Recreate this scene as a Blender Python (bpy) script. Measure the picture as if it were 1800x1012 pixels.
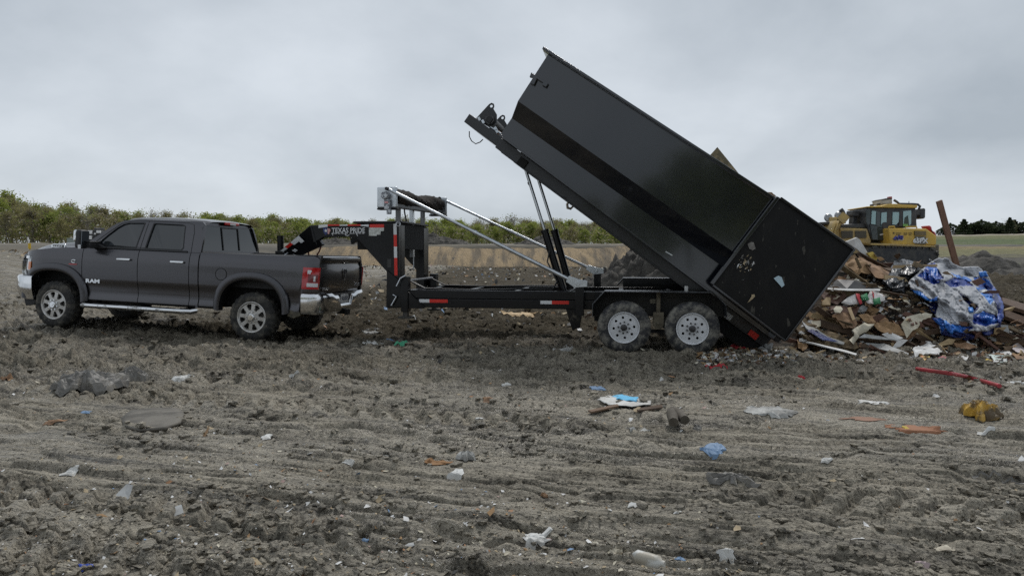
import bpy, bmesh, math, random
import numpy as np
from mathutils import Vector, Matrix, Euler
from mathutils.geometry import tessellate_polygon
rad = math.radians
random.seed(7); RNG = np.random.default_rng(11)
S = bpy.context.scene
COL = S.collection
for o in list(bpy.data.objects): bpy.data.objects.remove(o)

# ------------------------------------------------------------------ camera
EYE = 1.5; FPX = 1200.0; HOR = 447.0
PITCH = math.atan((506 - HOR) / FPX)
cd = bpy.data.cameras.new('camera'); cam = bpy.data.objects.new('camera', cd); COL.objects.link(cam)
cd.sensor_width = 36.0; cd.lens = 36.0 * FPX / 1800.0; cd.clip_start = .05; cd.clip_end = 6000
cam.location = (0, 0, EYE); cam.rotation_euler = (rad(90) - PITCH, 0, 0)
S.camera = cam
# ------------------------------------------------------------------ overcast sky
SUN_EL, SUN_AZ = rad(52), rad(-35)
w = bpy.data.worlds.new('World'); S.world = w; w.use_nodes = True
nt = w.node_tree; nt.nodes.clear()
def N(t, **k):
    n = nt.nodes.new(t)
    for a, b in k.items(): setattr(n, a, b)
    return n
out = N('ShaderNodeOutputWorld'); bg = N('ShaderNodeBackground'); bg.inputs[1].default_value = 1.0
sky = N('ShaderNodeTexSky', sky_type='NISHITA'); sky.sun_disc = False; sky.sun_elevation = SUN_EL; sky.sun_rotation = SUN_AZ
skm = N('ShaderNodeMixRGB', blend_type='MULTIPLY'); skm.inputs[0].default_value = 1; skm.inputs[2].default_value = (.08, .08, .08, 1)
tc = N('ShaderNodeTexCoord'); sep = N('ShaderNodeSeparateXYZ'); nt.links.new(tc.outputs['Generated'], sep.inputs[0])
# project the view direction on a flat cloud deck so that clouds flatten towards the horizon
zc = N('ShaderNodeMath', operation='MAXIMUM'); zc.inputs[1].default_value = 0.0; nt.links.new(sep.outputs[2], zc.inputs[0])
za = N('ShaderNodeMath', operation='ADD'); za.inputs[1].default_value = .42; nt.links.new(zc.outputs[0], za.inputs[0])
dx = N('ShaderNodeMath', operation='DIVIDE'); dy = N('ShaderNodeMath', operation='DIVIDE')
nt.links.new(sep.outputs[0], dx.inputs[0]); nt.links.new(za.outputs[0], dx.inputs[1])
nt.links.new(sep.outputs[1], dy.inputs[0]); nt.links.new(za.outputs[0], dy.inputs[1])
cmb = N('ShaderNodeCombineXYZ'); cmb.inputs[2].default_value = 2.3; nt.links.new(dx.outputs[0], cmb.inputs[0]); nt.links.new(dy.outputs[0], cmb.inputs[1])
n1 = N('ShaderNodeTexNoise'); n1.inputs['Scale'].default_value = 1.15; n1.inputs['Detail'].default_value = 7; n1.inputs['Roughness'].default_value = .52; n1.inputs['Distortion'].default_value = .15
nt.links.new(cmb.outputs[0], n1.inputs['Vector'])
cr = N('ShaderNodeValToRGB'); e = cr.color_ramp.elements
e[0].position = .34; e[0].color = (.35, .392, .436, 1); e[1].position = .64; e[1].color = (.575, .618, .664, 1)
nt.links.new(n1.outputs['Fac'], cr.inputs[0])
mx = N('ShaderNodeMixRGB'); mx.inputs[0].default_value = .94
nt.links.new(sky.outputs[0], skm.inputs[1]); nt.links.new(skm.outputs[0], mx.inputs[1]); nt.links.new(cr.outputs[0], mx.inputs[2])
nt.links.new(mx.outputs[0], bg.inputs[0]); nt.links.new(bg.outputs[0], out.inputs[0])
sl = bpy.data.lights.new('sun', 'SUN'); sl.energy = 1.5; sl.angle = rad(14); sl.color = (1, .97, .93)
so = bpy.data.objects.new('sun', sl); COL.objects.link(so)
so.rotation_euler = Vector((.15, .50, .80)).to_track_quat('Z', 'Y').to_euler()
S.cycles.use_denoising = False
S.view_settings.view_transform = 'Standard'; S.view_settings.look = 'None'
S.view_settings.exposure = .28; S.view_settings.gamma = 1; S.view_settings.use_curve_mapping = False

# ------------------------------------------------------------------ helpers
def lin(c):
    return tuple((x / 255 / 12.92 if x <= 10 else ((x / 255 + .055) / 1.055) ** 2.4) for x in c)
MATS = {}
def M(name, c, r=.5, c2=None, sc=6, det=6, lo=.4, hi=.6, metal=0, bump=0, bsc=60, coat=0, spec=.5, r2=None, mud=None, mudcol=(.105, .093, .068), stretch=None, trans=0, alpha=1, bdist=.01, speck=None):
    if name in MATS: return MATS[name]
    m = bpy.data.materials.new(name); m.use_nodes = True; t = m.node_tree; b = t.nodes['Principled BSDF']
    L = t.links.new
    def nn(ty): return t.nodes.new(ty)
    b.inputs['Metallic'].default_value = metal; b.inputs['Roughness'].default_value = r
    b.inputs['Specular IOR Level'].default_value = spec
    if coat: b.inputs['Coat Weight'].default_value = coat; b.inputs['Coat Roughness'].default_value = .06
    if trans: b.inputs['Transmission Weight'].default_value = trans
    if alpha < 1: b.inputs['Alpha'].default_value = alpha
    co = nn('ShaderNodeTexCoord').outputs['Object']
    if stretch:
        mp = nn('ShaderNodeMapping'); mp.inputs['Scale'].default_value = stretch; L(co, mp.inputs[0]); co2 = mp.outputs[0]
    else: co2 = co
    def noise(scale, detail, v=None, rough=.55):
        n = nn('ShaderNodeTexNoise'); n.inputs['Scale'].default_value = scale; n.inputs['Detail'].default_value = detail; n.inputs['Roughness'].default_value = rough
        L(v or co2, n.inputs['Vector']); return n.outputs['Fac']
    def ramp(f, a, z, ca=(0, 0, 0, 1), cz=(1, 1, 1, 1)):
        q = nn('ShaderNodeValToRGB'); q.color_ramp.elements[0].position = a; q.color_ramp.elements[1].position = z
        q.color_ramp.elements[0].color = ca; q.color_ramp.elements[1].color = cz; L(f, q.inputs[0]); return q.outputs[0]
    col = None
    if c2 is not None:
        fac = noise(sc, det); col = ramp(fac, lo, hi, (*c, 1), (*c2, 1))
        if r2 is not None: L(ramp(fac, lo, hi, (r, r, r, 1), (r2, r2, r2, 1)), b.inputs['Roughness'])
    else: b.inputs['Base Color'].default_value = (*c, 1)
    if speck:   # (colour, scale, threshold)
        f2 = noise(speck[1], 3); mk = ramp(f2, speck[2], speck[2] + .03)
        mm = nn('ShaderNodeMixRGB'); L(mk, mm.inputs[0])
        if col is not None: L(col, mm.inputs[1])
        else: mm.inputs[1].default_value = (*c, 1)
        mm.inputs[2].default_value = (*speck[0], 1); col = mm.outputs[0]
    if mud:     # (z of full mud, z of none, coverage 0..1)
        sp = nn('ShaderNodeSeparateXYZ'); L(co, sp.inputs[0])
        mr = nn('ShaderNodeMapRange'); mr.inputs[1].default_value = mud[0]; mr.inputs[2].default_value = mud[1]; mr.inputs[3].default_value = mud[2]; mr.inputs[4].default_value = mud[3] if len(mud) > 3 else 0
        L(sp.outputs[2], mr.inputs[0])
        nf = noise(7, 9, co, .68)
        ad = nn('ShaderNodeMath'); ad.operation = 'ADD'; L(nf, ad.inputs[0]); L(mr.outputs[0], ad.inputs[1])
        mk = ramp(ad.outputs[0], .82, .98)
        mm = nn('ShaderNodeMixRGB'); L(mk, mm.inputs[0])
        if col is not None: L(col, mm.inputs[1])
        else: mm.inputs[1].default_value = (*c, 1)
        mm.inputs[2].default_value = (*mudcol, 1); col = mm.outputs[0]
        rr = nn('ShaderNodeMixRGB'); L(mk, rr.inputs[0]); rr.inputs[1].default_value = (r, r, r, 1); rr.inputs[2].default_value = (.75, .75, .75, 1); L(rr.outputs[0], b.inputs['Roughness'])
        if metal:
            me = nn('ShaderNodeMath'); me.operation = 'MULTIPLY_ADD'; L(mk, me.inputs[0]); me.inputs[1].default_value = -metal; me.inputs[2].default_value = metal; L(me.outputs[0], b.inputs['Metallic'])
        if coat:
            me = nn('ShaderNodeMath'); me.operation = 'MULTIPLY_ADD'; L(mk, me.inputs[0]); me.inputs[1].default_value = -coat; me.inputs[2].default_value = coat; L(me.outputs[0], b.inputs['Coat Weight'])
    if col is not None: L(col, b.inputs['Base Color'])
    if bump:
        bp = nn('ShaderNodeBump'); bp.inputs['Strength'].default_value = bump; bp.inputs['Distance'].default_value = bdist
        L(noise(bsc, 8, None, .62), bp.inputs['Height']); L(bp.outputs[0], b.inputs['Normal'])
    MATS[name] = m; return m

def leafmat(name, c):
    if name in MATS: return MATS[name]
    m = M(name, c, .8); t = m.node_tree; b = t.nodes['Principled BSDF']; tr = t.nodes.new('ShaderNodeBsdfTranslucent'); tr.inputs[0].default_value = (min(1, c[0]*1.25), min(1, c[1]*1.3), c[2], 1); mx_ = t.nodes.new('ShaderNodeMixShader'); mx_.inputs[0].default_value = .45
    b.inputs['Specular IOR Level'].default_value = .2
    t.links.new(b.outputs[0], mx_.inputs[1]); t.links.new(tr.outputs[0], mx_.inputs[2]); t.links.new(mx_.outputs[0], t.nodes['Material Output'].inputs[0]); return m
class MB:
    def __init__(s): s.v = []; s.f = []; s.m = []
    def add(s, v, f, mi=0):
        o = len(s.v); s.v += [tuple(p) for p in v]; s.f += [tuple(i + o for i in q) for q in f]; s.m += [mi] * len(f); return s
    def box(s, x0, x1, y0, y1, z0, z1, mi=0):
        return s.add([(x0,y0,z0),(x1,y0,z0),(x1,y1,z0),(x0,y1,z0),(x0,y0,z1),(x1,y0,z1),(x1,y1,z1),(x0,y1,z1)],
                     [(0,3,2,1),(4,5,6,7),(0,1,5,4),(1,2,6,5),(2,3,7,6),(3,0,4,7)], mi)
    def obox(s, c, size, rot=(0,0,0), mi=0):
        R = Euler(rot).to_matrix(); a, b, d = (q / 2 for q in size); c = Vector(c)
        v = [c + R @ Vector(p) for p in [(-a,-b,-d),(a,-b,-d),(a,b,-d),(-a,b,-d),(-a,-b,d),(a,-b,d),(a,b,d),(-a,b,d)]]
        return s.add(v, [(0,3,2,1),(4,5,6,7),(0,1,5,4),(1,2,6,5),(2,3,7,6),(3,0,4,7)], mi)
    def bar(s, p, q, wy, wn, mi=0):      # rectangular bar p->q in an xz-ish plane, wy across y, wn normal
        p = Vector(p); q = Vector(q); d = (q - p).normalized(); y = Vector((0, 1, 0)); n = d.cross(y).normalized(); y = n.cross(d)
        v = [a + y * sy * wy / 2 + n * sn * wn / 2 for a in (p, q) for sy, sn in ((-1,-1),(1,-1),(1,1),(-1,1))]
        return s.add(v, [(0,1,2,3),(7,6,5,4),(0,4,5,1),(1,5,6,2),(2,6,7,3),(3,7,4,0)], mi)
    def prism(s, poly, y0, y1, mi=0, holes=()):
        if not holes:
            n = len(poly); v = [(x, y0, z) for x, z in poly] + [(x, y1, z) for x, z in poly]
            return s.add(v, [tuple(range(n)), tuple(range(2*n-1, n-1, -1))] + [(i, i+n, (i+1) % n + n, (i+1) % n) for i in range(n)], mi)
        loops = [list(poly)] + [list(h) for h in holes]
        flat = [p for l in loops for p in l]; n = len(flat)
        tri = tessellate_polygon([[Vector((x, z, 0)) for x, z in l] for l in loops])
        v = [(x, y0, z) for x, z in flat] + [(x, y1, z) for x, z in flat]
        f = [tuple(t) for t in tri] + [tuple(i + n for i in reversed(t)) for t in tri]; o = 0
        for l in loops:
            k = len(l); f += [(o+i, o+(i+1) % k, o+(i+1) % k + n, o+i+n) for i in range(k)]; o += k
        return s.add(v, f, mi)
    def tube(s, pts, r, n=10, mi=0, caps=True):
        pts = [Vector(p) for p in pts]; k = len(pts); rs = r if isinstance(r, (list, tuple)) else [r] * k
        v = []; f = []; up = None
        for i, p in enumerate(pts):
            d = (pts[min(i+1, k-1)] - pts[max(i-1, 0)]).normalized()
            if up is None: up = Vector((0,0,1)) if abs(d.z) < .9 else Vector((1,0,0))
            a = d.cross(up).normalized(); up = a.cross(d).normalized()
            v += [p + (a * math.cos(2*math.pi*j/n) + up * math.sin(2*math.pi*j/n)) * rs[i] for j in range(n)]
        for i in range(k-1): f += [(i*n+j, i*n+(j+1) % n, (i+1)*n+(j+1) % n, (i+1)*n+j) for j in range(n)]
        if caps: f += [tuple(range(n-1, -1, -1)), tuple(range((k-1)*n, k*n))]
        return s.add(v, f, mi)
    def lathe(s, prof, c, n=32, mi=0, closed=False):   # prof: (radius, y), axis along y
        v = []; f = []; k = len(prof)
        for j in range(n):
            a = 2*math.pi*j/n
            v += [(c[0] + r*math.cos(a), c[1] + y, c[2] + r*math.sin(a)) for r, y in prof]
        for j in range(n):
            q = (j+1) % n
            f += [(j*k+i, j*k+i+1, q*k+i+1, q*k+i) for i in range(k-1)]
            if closed: f.append((j*k+k-1, j*k, q*k, q*k+k-1))
        return s.add(v, f, mi)
    def surf(s, rows, mi=0):
        k = len(rows[0]); v = [p for r in rows for p in r]
        return s.add(v, [(i*k+j, i*k+j+1, (i+1)*k+j+1, (i+1)*k+j) for i in range(len(rows)-1) for j in range(k-1)], mi)
    def build(s, name, mats, parent=None, smooth=None, bevel=0, recalc=True, solid=0, kind=None, label=None, seg=2):
        me = bpy.data.meshes.new(name); me.from_pydata(s.v, [], s.f)
        mats = mats if isinstance(mats, (list, tuple)) else [mats]
        for m in mats: me.materials.append(m)
        me.polygons.foreach_set('material_index', s.m)
        if recalc:
            bm = bmesh.new(); bm.from_mesh(me); bmesh.ops.recalc_face_normals(bm, faces=bm.faces); bm.to_mesh(me); bm.free()
        if smooth is not None or bevel:
            me.polygons.foreach_set('use_smooth', [True] * len(me.polygons)); me.set_sharp_from_angle(angle=rad(smooth or 35))
        me.update()
        o = bpy.data.objects.new(name, me); COL.objects.link(o)
        if parent: o.parent = parent
        if solid:
            q = o.modifiers.new('solid', 'SOLIDIFY'); q.thickness = solid; q.offset = 0
        if bevel:
            q = o.modifiers.new('bevel', 'BEVEL'); q.width = bevel; q.segments = seg; q.limit_method = 'ANGLE'; q.angle_limit = rad(40)
        if kind: o['kind'] = kind
        if label: o['label'] = label
        return o
def tag(o, label, cat=None, group=None, kind=None):
    o['label'] = label
    if cat: o['category'] = cat
    if group: o['group'] = group
    if kind: o['kind'] = kind
    return o
def empty(name, loc=(0,0,0), rot=(0,0,0)):
    o = bpy.data.objects.new(name, None); COL.objects.link(o); o.location = loc; o.rotation_euler = rot; o.empty_display_size = .3; return o
def copy_tree(o, parent=None):
    c = o.copy(); COL.objects.link(c); c.parent = parent
    for ch in list(o.children): copy_tree(ch, c)
    return c
def bigmesh(name, V, F, mats, smooth=True, mi=None):
    me = bpy.data.meshes.new(name); k = F.shape[1]; V = np.ascontiguousarray(V, np.float32); F = np.ascontiguousarray(F, np.int32)
    me.vertices.add(len(V)); me.vertices.foreach_set('co', V.ravel())
    me.loops.add(F.size); me.loops.foreach_set('vertex_index', F.ravel())
    me.polygons.add(len(F)); me.polygons.foreach_set('loop_start', np.arange(0, F.size, k, dtype=np.int32))
    for m in mats: me.materials.append(m)
    if mi is not None: me.polygons.foreach_set('material_index', np.ascontiguousarray(mi, np.int32))
    me.polygons.foreach_set('use_smooth', np.full(len(F), smooth)); me.update(calc_edges=True)
    o = bpy.data.objects.new(name, me); COL.objects.link(o); return o
def text_mesh(name, s, size, mat, parent, origin, ex, ez, ext=.003, sx=1.0, bold=0.0, align='CENTER'):
    cu = bpy.data.curves.new('t', 'FONT'); cu.body = s; cu.size = size; cu.extrude = ext; cu.align_x = align; cu.align_y = 'CENTER'; cu.offset = bold; cu.resolution_u = 3
    to = bpy.data.objects.new('t', cu); COL.objects.link(to); dg = bpy.context.evaluated_depsgraph_get()
    me = bpy.data.meshes.new_from_object(to.evaluated_get(dg)); bpy.data.objects.remove(to); bpy.data.curves.remove(cu)
    ex = Vector(ex).normalized(); ez = Vector(ez).normalized(); ny = ex.cross(ez)
    for v in me.vertices: v.co = Vector(origin) + ex * v.co.x * sx + ez * v.co.y + ny * v.co.z
    me.materials.clear(); me.materials.append(mat); me.name = name
    o = bpy.data.objects.new(name, me); COL.objects.link(o); o.parent = parent; return o
# measuring helpers: where the ray through a photo pixel meets a plane of the place
def ray(px, py):
    d = ((px - 900) / FPX, 1.0, (506 - py) / FPX); c, s = math.cos(PITCH), math.sin(PITCH)
    return Vector((d[0], c + d[2] * s, d[2] * c - s))
def at(px, py, Y):
    r = ray(px, py); return Vector((0, 0, EYE)) + r * (Y / r.y)
def on_ground(px, py, z=0.0):
    r = ray(px, py); return Vector((0, 0, EYE)) + r * ((z - EYE) / r.z)
class Frame:
    def __init__(s, loc, yaw, pitch=0.0):
        s.o = Vector(loc); s.R = Euler((0, pitch, yaw)).to_matrix()
    def p(s, px, py, lat):
        r = s.R.transposed() @ ray(px, py); o = s.R.transposed() @ (Vector((0, 0, EYE)) - s.o); t = (lat - o.y) / r.y; q = o + r * t
        return (q.x, q.z)
    def p3(s, px, py, lat):
        x, z = s.p(px, py, lat); return (x, lat, z)
# value noise on arrays
def _hash(ix, iy, seed):
    h = (ix.astype(np.int64) * 374761393 + iy.astype(np.int64) * 668265263 + seed * 974634777) & 0xffffffff
    h = ((h ^ (h >> 13)) * 1274126177) & 0xffffffff
    return ((h ^ (h >> 16)) & 0xffff) / 65535.0
def vnoise(x, y, seed=0):
    ix = np.floor(x); iy = np.floor(y); fx = x - ix; fy = y - iy
    u = fx*fx*fx*(fx*(fx*6-15)+10); v = fy*fy*fy*(fy*(fy*6-15)+10)
    ix = ix.astype(np.int64); iy = iy.astype(np.int64)
    a = _hash(ix, iy, seed); b = _hash(ix+1, iy, seed); c = _hash(ix, iy+1, seed); d = _hash(ix+1, iy+1, seed)
    return (a + (b-a)*u + (c-a)*v + (a-b-c+d)*u*v) * 2 - 1
def fbm(x, y, seed=0, oct=4, gain=.5):
    r = 0; a = 1; t = 0
    for k in range(oct):
        r = r + a * vnoise(x, y, seed + k*17); t += a; a *= gain; x, y = x*2.03 + 3.1, y*2.03 - 1.7
    return r / t
def sstep(a, b, x):
    t = np.clip((x-a)/(b-a), 0, 1); return t*t*(3-2*t)
MUD = (.082, .072, .057)
# ------------------------------------------------------------------ ground
BERMS = []
def ground_h(X, Y):
    X = np.asarray(X, float); Y = np.asarray(Y, float)
    wob = fbm(X*.22, Y*.22, 3, 3)
    ang = rad(15); s_ = X*math.cos(ang) - Y*math.sin(ang); t_ = X*math.sin(ang) + Y*math.cos(ang) + .55*wob
    near = 1 - sstep(22, 60, Y)
    h = .05*fbm(X*.35, Y*.35, 1, 3)
    band = fbm(s_*.10 + 5, t_*.55, 40, 2)                     # smooth lanes / churned lanes
    churn = sstep(.06, .34, band + .22*fbm(X*.6, Y*.6, 8, 2))
    churn = np.maximum(churn, .85*sstep(6.6, 8.6, Y + .8*band))
    # drawn-out ridges along the driving direction
    rd = 1 - np.abs(fbm(s_*.35, t_*2.1, 50, 3))*2.2
    h = h + near*(.055*np.clip(rd, -.4, 1)**3*(.45+.75*churn))
    rd2 = 1 - np.abs(vnoise(s_*.55 + 9, t_*4.3, 61))*2.0
    h = h + near*.022*np.clip(rd2, 0, 1)**2
    # thin scraped grooves in the smooth lanes
    for per, wd_, dp_, sd_ in ((.19, 3.0, .110, 5), (.10, 2.2, .060, 6)):
        gw = t_ + .06*fbm(s_*.6, t_*1.2, 70+sd_, 3) + .012*fbm(s_*6, t_*6, 75+sd_, 2)
        gr = np.abs(np.sin(gw*math.pi/per + 2.2*vnoise(s_*.22, t_*2, sd_)))
        h = h - near*(1-.85*churn)*dp_*(.55+.6*vnoise(s_*1.3, t_*3, 34+sd_))*np.clip(1-gr*wd_, 0, 1)*sstep(-.35, .1, vnoise(s_*1.5, t_*5.5, 33+sd_))
    # cleat prints of tracked machines
    cl = np.zeros_like(h)
    for (tc_, wd, per, sk, amp, s0, s1) in ((2.62, .36, .21, .7, .055, -9, .6), (4.62, .25, .22, -.6, .07, .5, 9), (3.35, .20, .20, .6, .06, -9, -1.6), (5.9, .26, .24, .6, .06, -9, -1)):
        m = np.exp(-((t_-tc_)/wd)**4)*sstep(s0-.8, s0+.4, s_)*(1-sstep(s1-.4, s1+.8, s_))
        ph = (s_ + sk*(t_-tc_) + .09*fbm(X*2.2, Y*2.2, 90, 3))/per
        tri = np.abs((ph % 1.0) - .5)*2
        cl = cl + m*(amp*(sstep(.25, .6, tri)-.6) - .012)
    h = h + cl
    # wheel ruts
    for tc_, wd, dp, s0 in ((3.1, .16, .05, -.5), (5.35, .20, .045, -12), (5.0, .13, .05, 1.0), (2.2, .2, .04, -9)):
        u = (t_-tc_+.12*fbm(s_*.5, t_*0+tc_, 77, 2))/wd
        m = sstep(s0-1, s0+.5, s_)
        h = h + near*m*dp*(-np.exp(-u*u) + .8*np.exp(-((np.abs(u)-1.7)/.5)**2)*(.5+.6*fbm(s_*3, t_*3, 12, 2)))
    # clods and crumbs
    c1 = fbm(X*3.2, Y*3.6, 20, 4, .55); c2 = fbm(X*9.5, Y*10.5, 25, 4, .6)
    h = h + near*churn*(.055*np.clip(np.abs(c1)*1.9-.12, 0, 1) + .075*np.clip(c2+.05, -.5, 1)*(.4+.9*np.abs(c1)*2))
    h = h + near*(.007+.012*churn)*fbm(X*20, Y*24, 31, 4, .65)
    cr = 1 - np.abs(fbm(X*5.1+.7*c2, Y*5.6, 28, 3))*3
    h = h - near*churn*.05*np.clip(cr, 0, 1)**2
    # the truck stands on ground that climbs to the left
    h = h - .035 + .165*sstep(-4.6, -8.0, X)*sstep(8.5, 12.2, Y)
    crk = 1 - np.abs(fbm(s_*.9+3, t_*3.0, 95, 4, .55))*5.5
    h = h + near*.035*(.3+.7*churn)*np.clip(crk, 0, 1)*(.4+.6*vnoise(X*6, Y*6, 96))
    # broken crust edges drawn out along the lanes
    jit = .16*fbm(X*4, Y*4.5, 102, 3)
    for k_, (fs, ft, am) in enumerate(((.26, 1.25, .050), (.40, 2.3, .042), (.8, 4.2, .034))):
        e_ = fbm(s_*fs + 7*k_, t_*ft, 110+k_*5, 2) + jit*(.5+.5*k_)
        h = h + near*am*(sstep(-.02, .06, e_) - .5 + .6*np.exp(-((e_-.07)/.05)**2) - 1.3*np.exp(-((e_+.05)/.035)**2)*(.35+.65*(vnoise(s_*1.3, t_*1.3, 130+k_) > -.1)))*(.45+.55*churn)
    far = sstep(16, 40, Y)
    h = h + far*(.10*fbm(X*.9, Y*.55, 44, 4) + .12*np.clip(1-np.abs(fbm(X*.25, Y*.4, 46, 3))*2.5, 0, 1)*(1-sstep(70, 110, Y)))
    # the rising rubbish rim at the left, the raised tip under the bulldozer at the right
    h = h + 1.55*sstep(-20, -40, X - .0*Y)*sstep(26, 62, Y)
    h = h + .75*sstep(5, 9, X)*sstep(17, 23, Y)*(1-sstep(34, 42, Y))
    h = h + .5*sstep(7.5, 10, X)*sstep(12.5, 15, Y)*(1-sstep(17, 22, Y))
    return h
def gz(x, y): return float(ground_h(np.array([x]), np.array([y]))[0])

def mud_material(name, dark, light, k=1.0):
    m = bpy.data.materials.new(name); m.use_nodes = True; t = m.node_tree; b = t.nodes['Principled BSDF']; L = t.links.new
    co = t.nodes.new('ShaderNodeTexCoord').outputs['Object']
    def nz(sc, det, rg, scale=None, rot=0):
        v = co
        if scale:
            m0 = t.nodes.new('ShaderNodeMapping'); m0.inputs['Rotation'].default_value = (0, 0, rot); L(co, m0.inputs[0]); wr = t.nodes.new('ShaderNodeTexNoise'); wr.inputs['Scale'].default_value = .35; wr.inputs['Detail'].default_value = 2; L(co, wr.inputs['Vector']); wa = t.nodes.new('ShaderNodeVectorMath'); wa.operation = 'MULTIPLY_ADD'; wa.inputs[1].default_value = (.6, .6, 0); L(wr.outputs['Color'], wa.inputs[0]); L(m0.outputs[0], wa.inputs[2]); mp = t.nodes.new('ShaderNodeMapping'); mp.inputs['Scale'].default_value = scale; L(wa.outputs[0], mp.inputs[0]); v = mp.outputs[0]
        n = t.nodes.new('ShaderNodeTexNoise'); n.inputs['Scale'].default_value = sc; n.inputs['Detail'].default_value = det; n.inputs['Roughness'].default_value = rg; n.inputs['Distortion'].default_value = .3; L(v, n.inputs['Vector']); return n.outputs['Fac']
    def mth(op, a, c, d=None):
        q = t.nodes.new('ShaderNodeMath'); q.operation = op
        for i_, x in enumerate((a, c, d)):
            if x is None: continue
            if isinstance(x, (int, float)): q.inputs[i_].default_value = x
            else: L(x, q.inputs[i_])
        return q.outputs[0]
    st = nz(1.0, 9, .62, (.35, 3.0, 1), rad(15)); st2 = nz(1.0, 6, .65, (.9, 13.0, 1), rad(15)); iso = nz(2.6, 12, .72); fine = nz(34, 5, .7); wet = nz(1.0, 7, .6, (.30, 1.5, 1), rad(15))
    f = mth('ADD', mth('ADD', mth('MULTIPLY', st, .22), mth('MULTIPLY', st2, .34)), mth('ADD', mth('MULTIPLY', iso, .14), mth('MULTIPLY', fine, .30)))
    q = t.nodes.new('ShaderNodeValToRGB'); e = q.color_ramp.elements; e[0].position = .425; e[0].color = (*dark, 1); e[1].position = .555; e[1].color = (*light, 1); z = e.new(.475); z.color = tuple((a+c)/2*.92 for a, c in zip(dark, light))+(1,); L(f, q.inputs[0])
    dsp = nz(58, 3, .6); dmk = t.nodes.new('ShaderNodeValToRGB'); dmk.color_ramp.elements[0].position = .36; dmk.color_ramp.elements[0].color = (.25, .24, .22, 1); dmk.color_ramp.elements[1].position = .45; dmk.color_ramp.elements[1].color = (1, 1, 1, 1); L(dsp, dmk.inputs[0]); q0 = q; q = t.nodes.new('ShaderNodeMixRGB'); q.blend_type = 'MULTIPLY'; q.inputs[0].default_value = 1; L(q0.outputs[0], q.inputs[1]); L(dmk.outputs[0], q.inputs[2])
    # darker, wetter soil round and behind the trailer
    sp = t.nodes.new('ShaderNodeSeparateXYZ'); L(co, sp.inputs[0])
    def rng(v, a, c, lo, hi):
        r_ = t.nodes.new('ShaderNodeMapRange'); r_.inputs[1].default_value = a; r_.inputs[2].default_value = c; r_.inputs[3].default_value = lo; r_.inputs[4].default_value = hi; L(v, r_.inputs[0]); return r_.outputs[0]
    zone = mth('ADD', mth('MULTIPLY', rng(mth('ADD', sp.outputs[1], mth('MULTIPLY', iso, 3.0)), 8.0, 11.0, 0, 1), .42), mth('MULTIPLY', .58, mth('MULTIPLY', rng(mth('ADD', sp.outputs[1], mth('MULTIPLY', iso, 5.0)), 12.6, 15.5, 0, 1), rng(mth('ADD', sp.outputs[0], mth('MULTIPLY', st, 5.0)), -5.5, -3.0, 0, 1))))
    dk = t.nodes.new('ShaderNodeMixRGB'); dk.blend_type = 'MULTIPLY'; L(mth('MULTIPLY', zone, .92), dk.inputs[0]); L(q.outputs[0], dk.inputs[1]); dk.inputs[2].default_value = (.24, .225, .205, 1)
    # pale and rusty crumbs
    cr = nz(85, 2, .5); mk = t.nodes.new('ShaderNodeValToRGB'); mk.color_ramp.elements[0].position = .70; mk.color_ramp.elements[1].position = .74; L(cr, mk.inputs[0]); hue = nz(11, 2, .5); hc = t.nodes.new('ShaderNodeValToRGB'); hc.color_ramp.elements[0].position = .42; hc.color_ramp.elements[0].color = (.22, .13, .07, 1); hc.color_ramp.elements[1].position = .58; hc.color_ramp.elements[1].color = (.40, .37, .31, 1); L(hue, hc.inputs[0])
    mm = t.nodes.new('ShaderNodeMixRGB'); L(mk.outputs[0], mm.inputs[0]); L(dk.outputs[0], mm.inputs[1]); L(hc.outputs[0], mm.inputs[2]); L(mm.outputs[0], b.inputs['Base Color'])
    r = t.nodes.new('ShaderNodeMapRange'); r.inputs[1].default_value = .45; r.inputs[2].default_value = .56; r.inputs[3].default_value = .36; r.inputs[4].default_value = .82; L(wet, r.inputs[0]); L(mth('ADD', r.outputs[0], mth('MULTIPLY', zone, .4)), b.inputs['Roughness']); L(mth('MULTIPLY_ADD', zone, -.46, .50), b.inputs['Specular IOR Level'])
    hgt = mth('ADD', mth('MULTIPLY', iso, 1.0), mth('ADD', mth('MULTIPLY', fine, .45), mth('MULTIPLY', st2, .8)))
    bp = t.nodes.new('ShaderNodeBump'); bp.inputs['Strength'].default_value = 1.0; bp.inputs['Distance'].default_value = .075*k; L(hgt, bp.inputs['Height']); L(bp.outputs[0], b.inputs['Normal']); return m
g = mud_material('mud', (.060, .052, .037), (.425, .382, .302))
ys = [-6 + .25*i for i in range(0, 30)]
ys = [y for y in ys if y < 1.4]
k = np.arange(0, 1)
inv = np.linspace(1/2.0, 1/26.0, 960); yn = 1/inv
yf = np.exp(np.linspace(math.log(26.6), math.log(3500), 95))
Yv = np.concatenate([ys, yn, yf]); NU = 900
u = np.linspace(-1, 1, NU); u = u*(.72 + .28*np.abs(u)**3)
hw = np.where(Yv < 26, (np.maximum(Yv, 0)+4.2)*.92, (Yv+4.2)*.92 + (Yv-26)*.6)
X = hw[:, None]*u[None, :]; Yg = np.repeat(Yv[:, None], NU, 1)
Z = ground_h(X, Yg)
V = np.stack([X, Yg, Z], 2).reshape(-1, 3)
ii = np.arange(len(Yv)-1)[:, None]*NU + np.arange(NU-1)[None, :]
F = np.stack([ii, ii+1, ii+NU+1, ii+NU], 2).reshape(-1, 4)
go = bigmesh('ground', V, F, [g]); go['kind'] = 'structure'; go['label'] = 'churned grey-brown mud of the tip with tyre and track marks'

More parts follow.
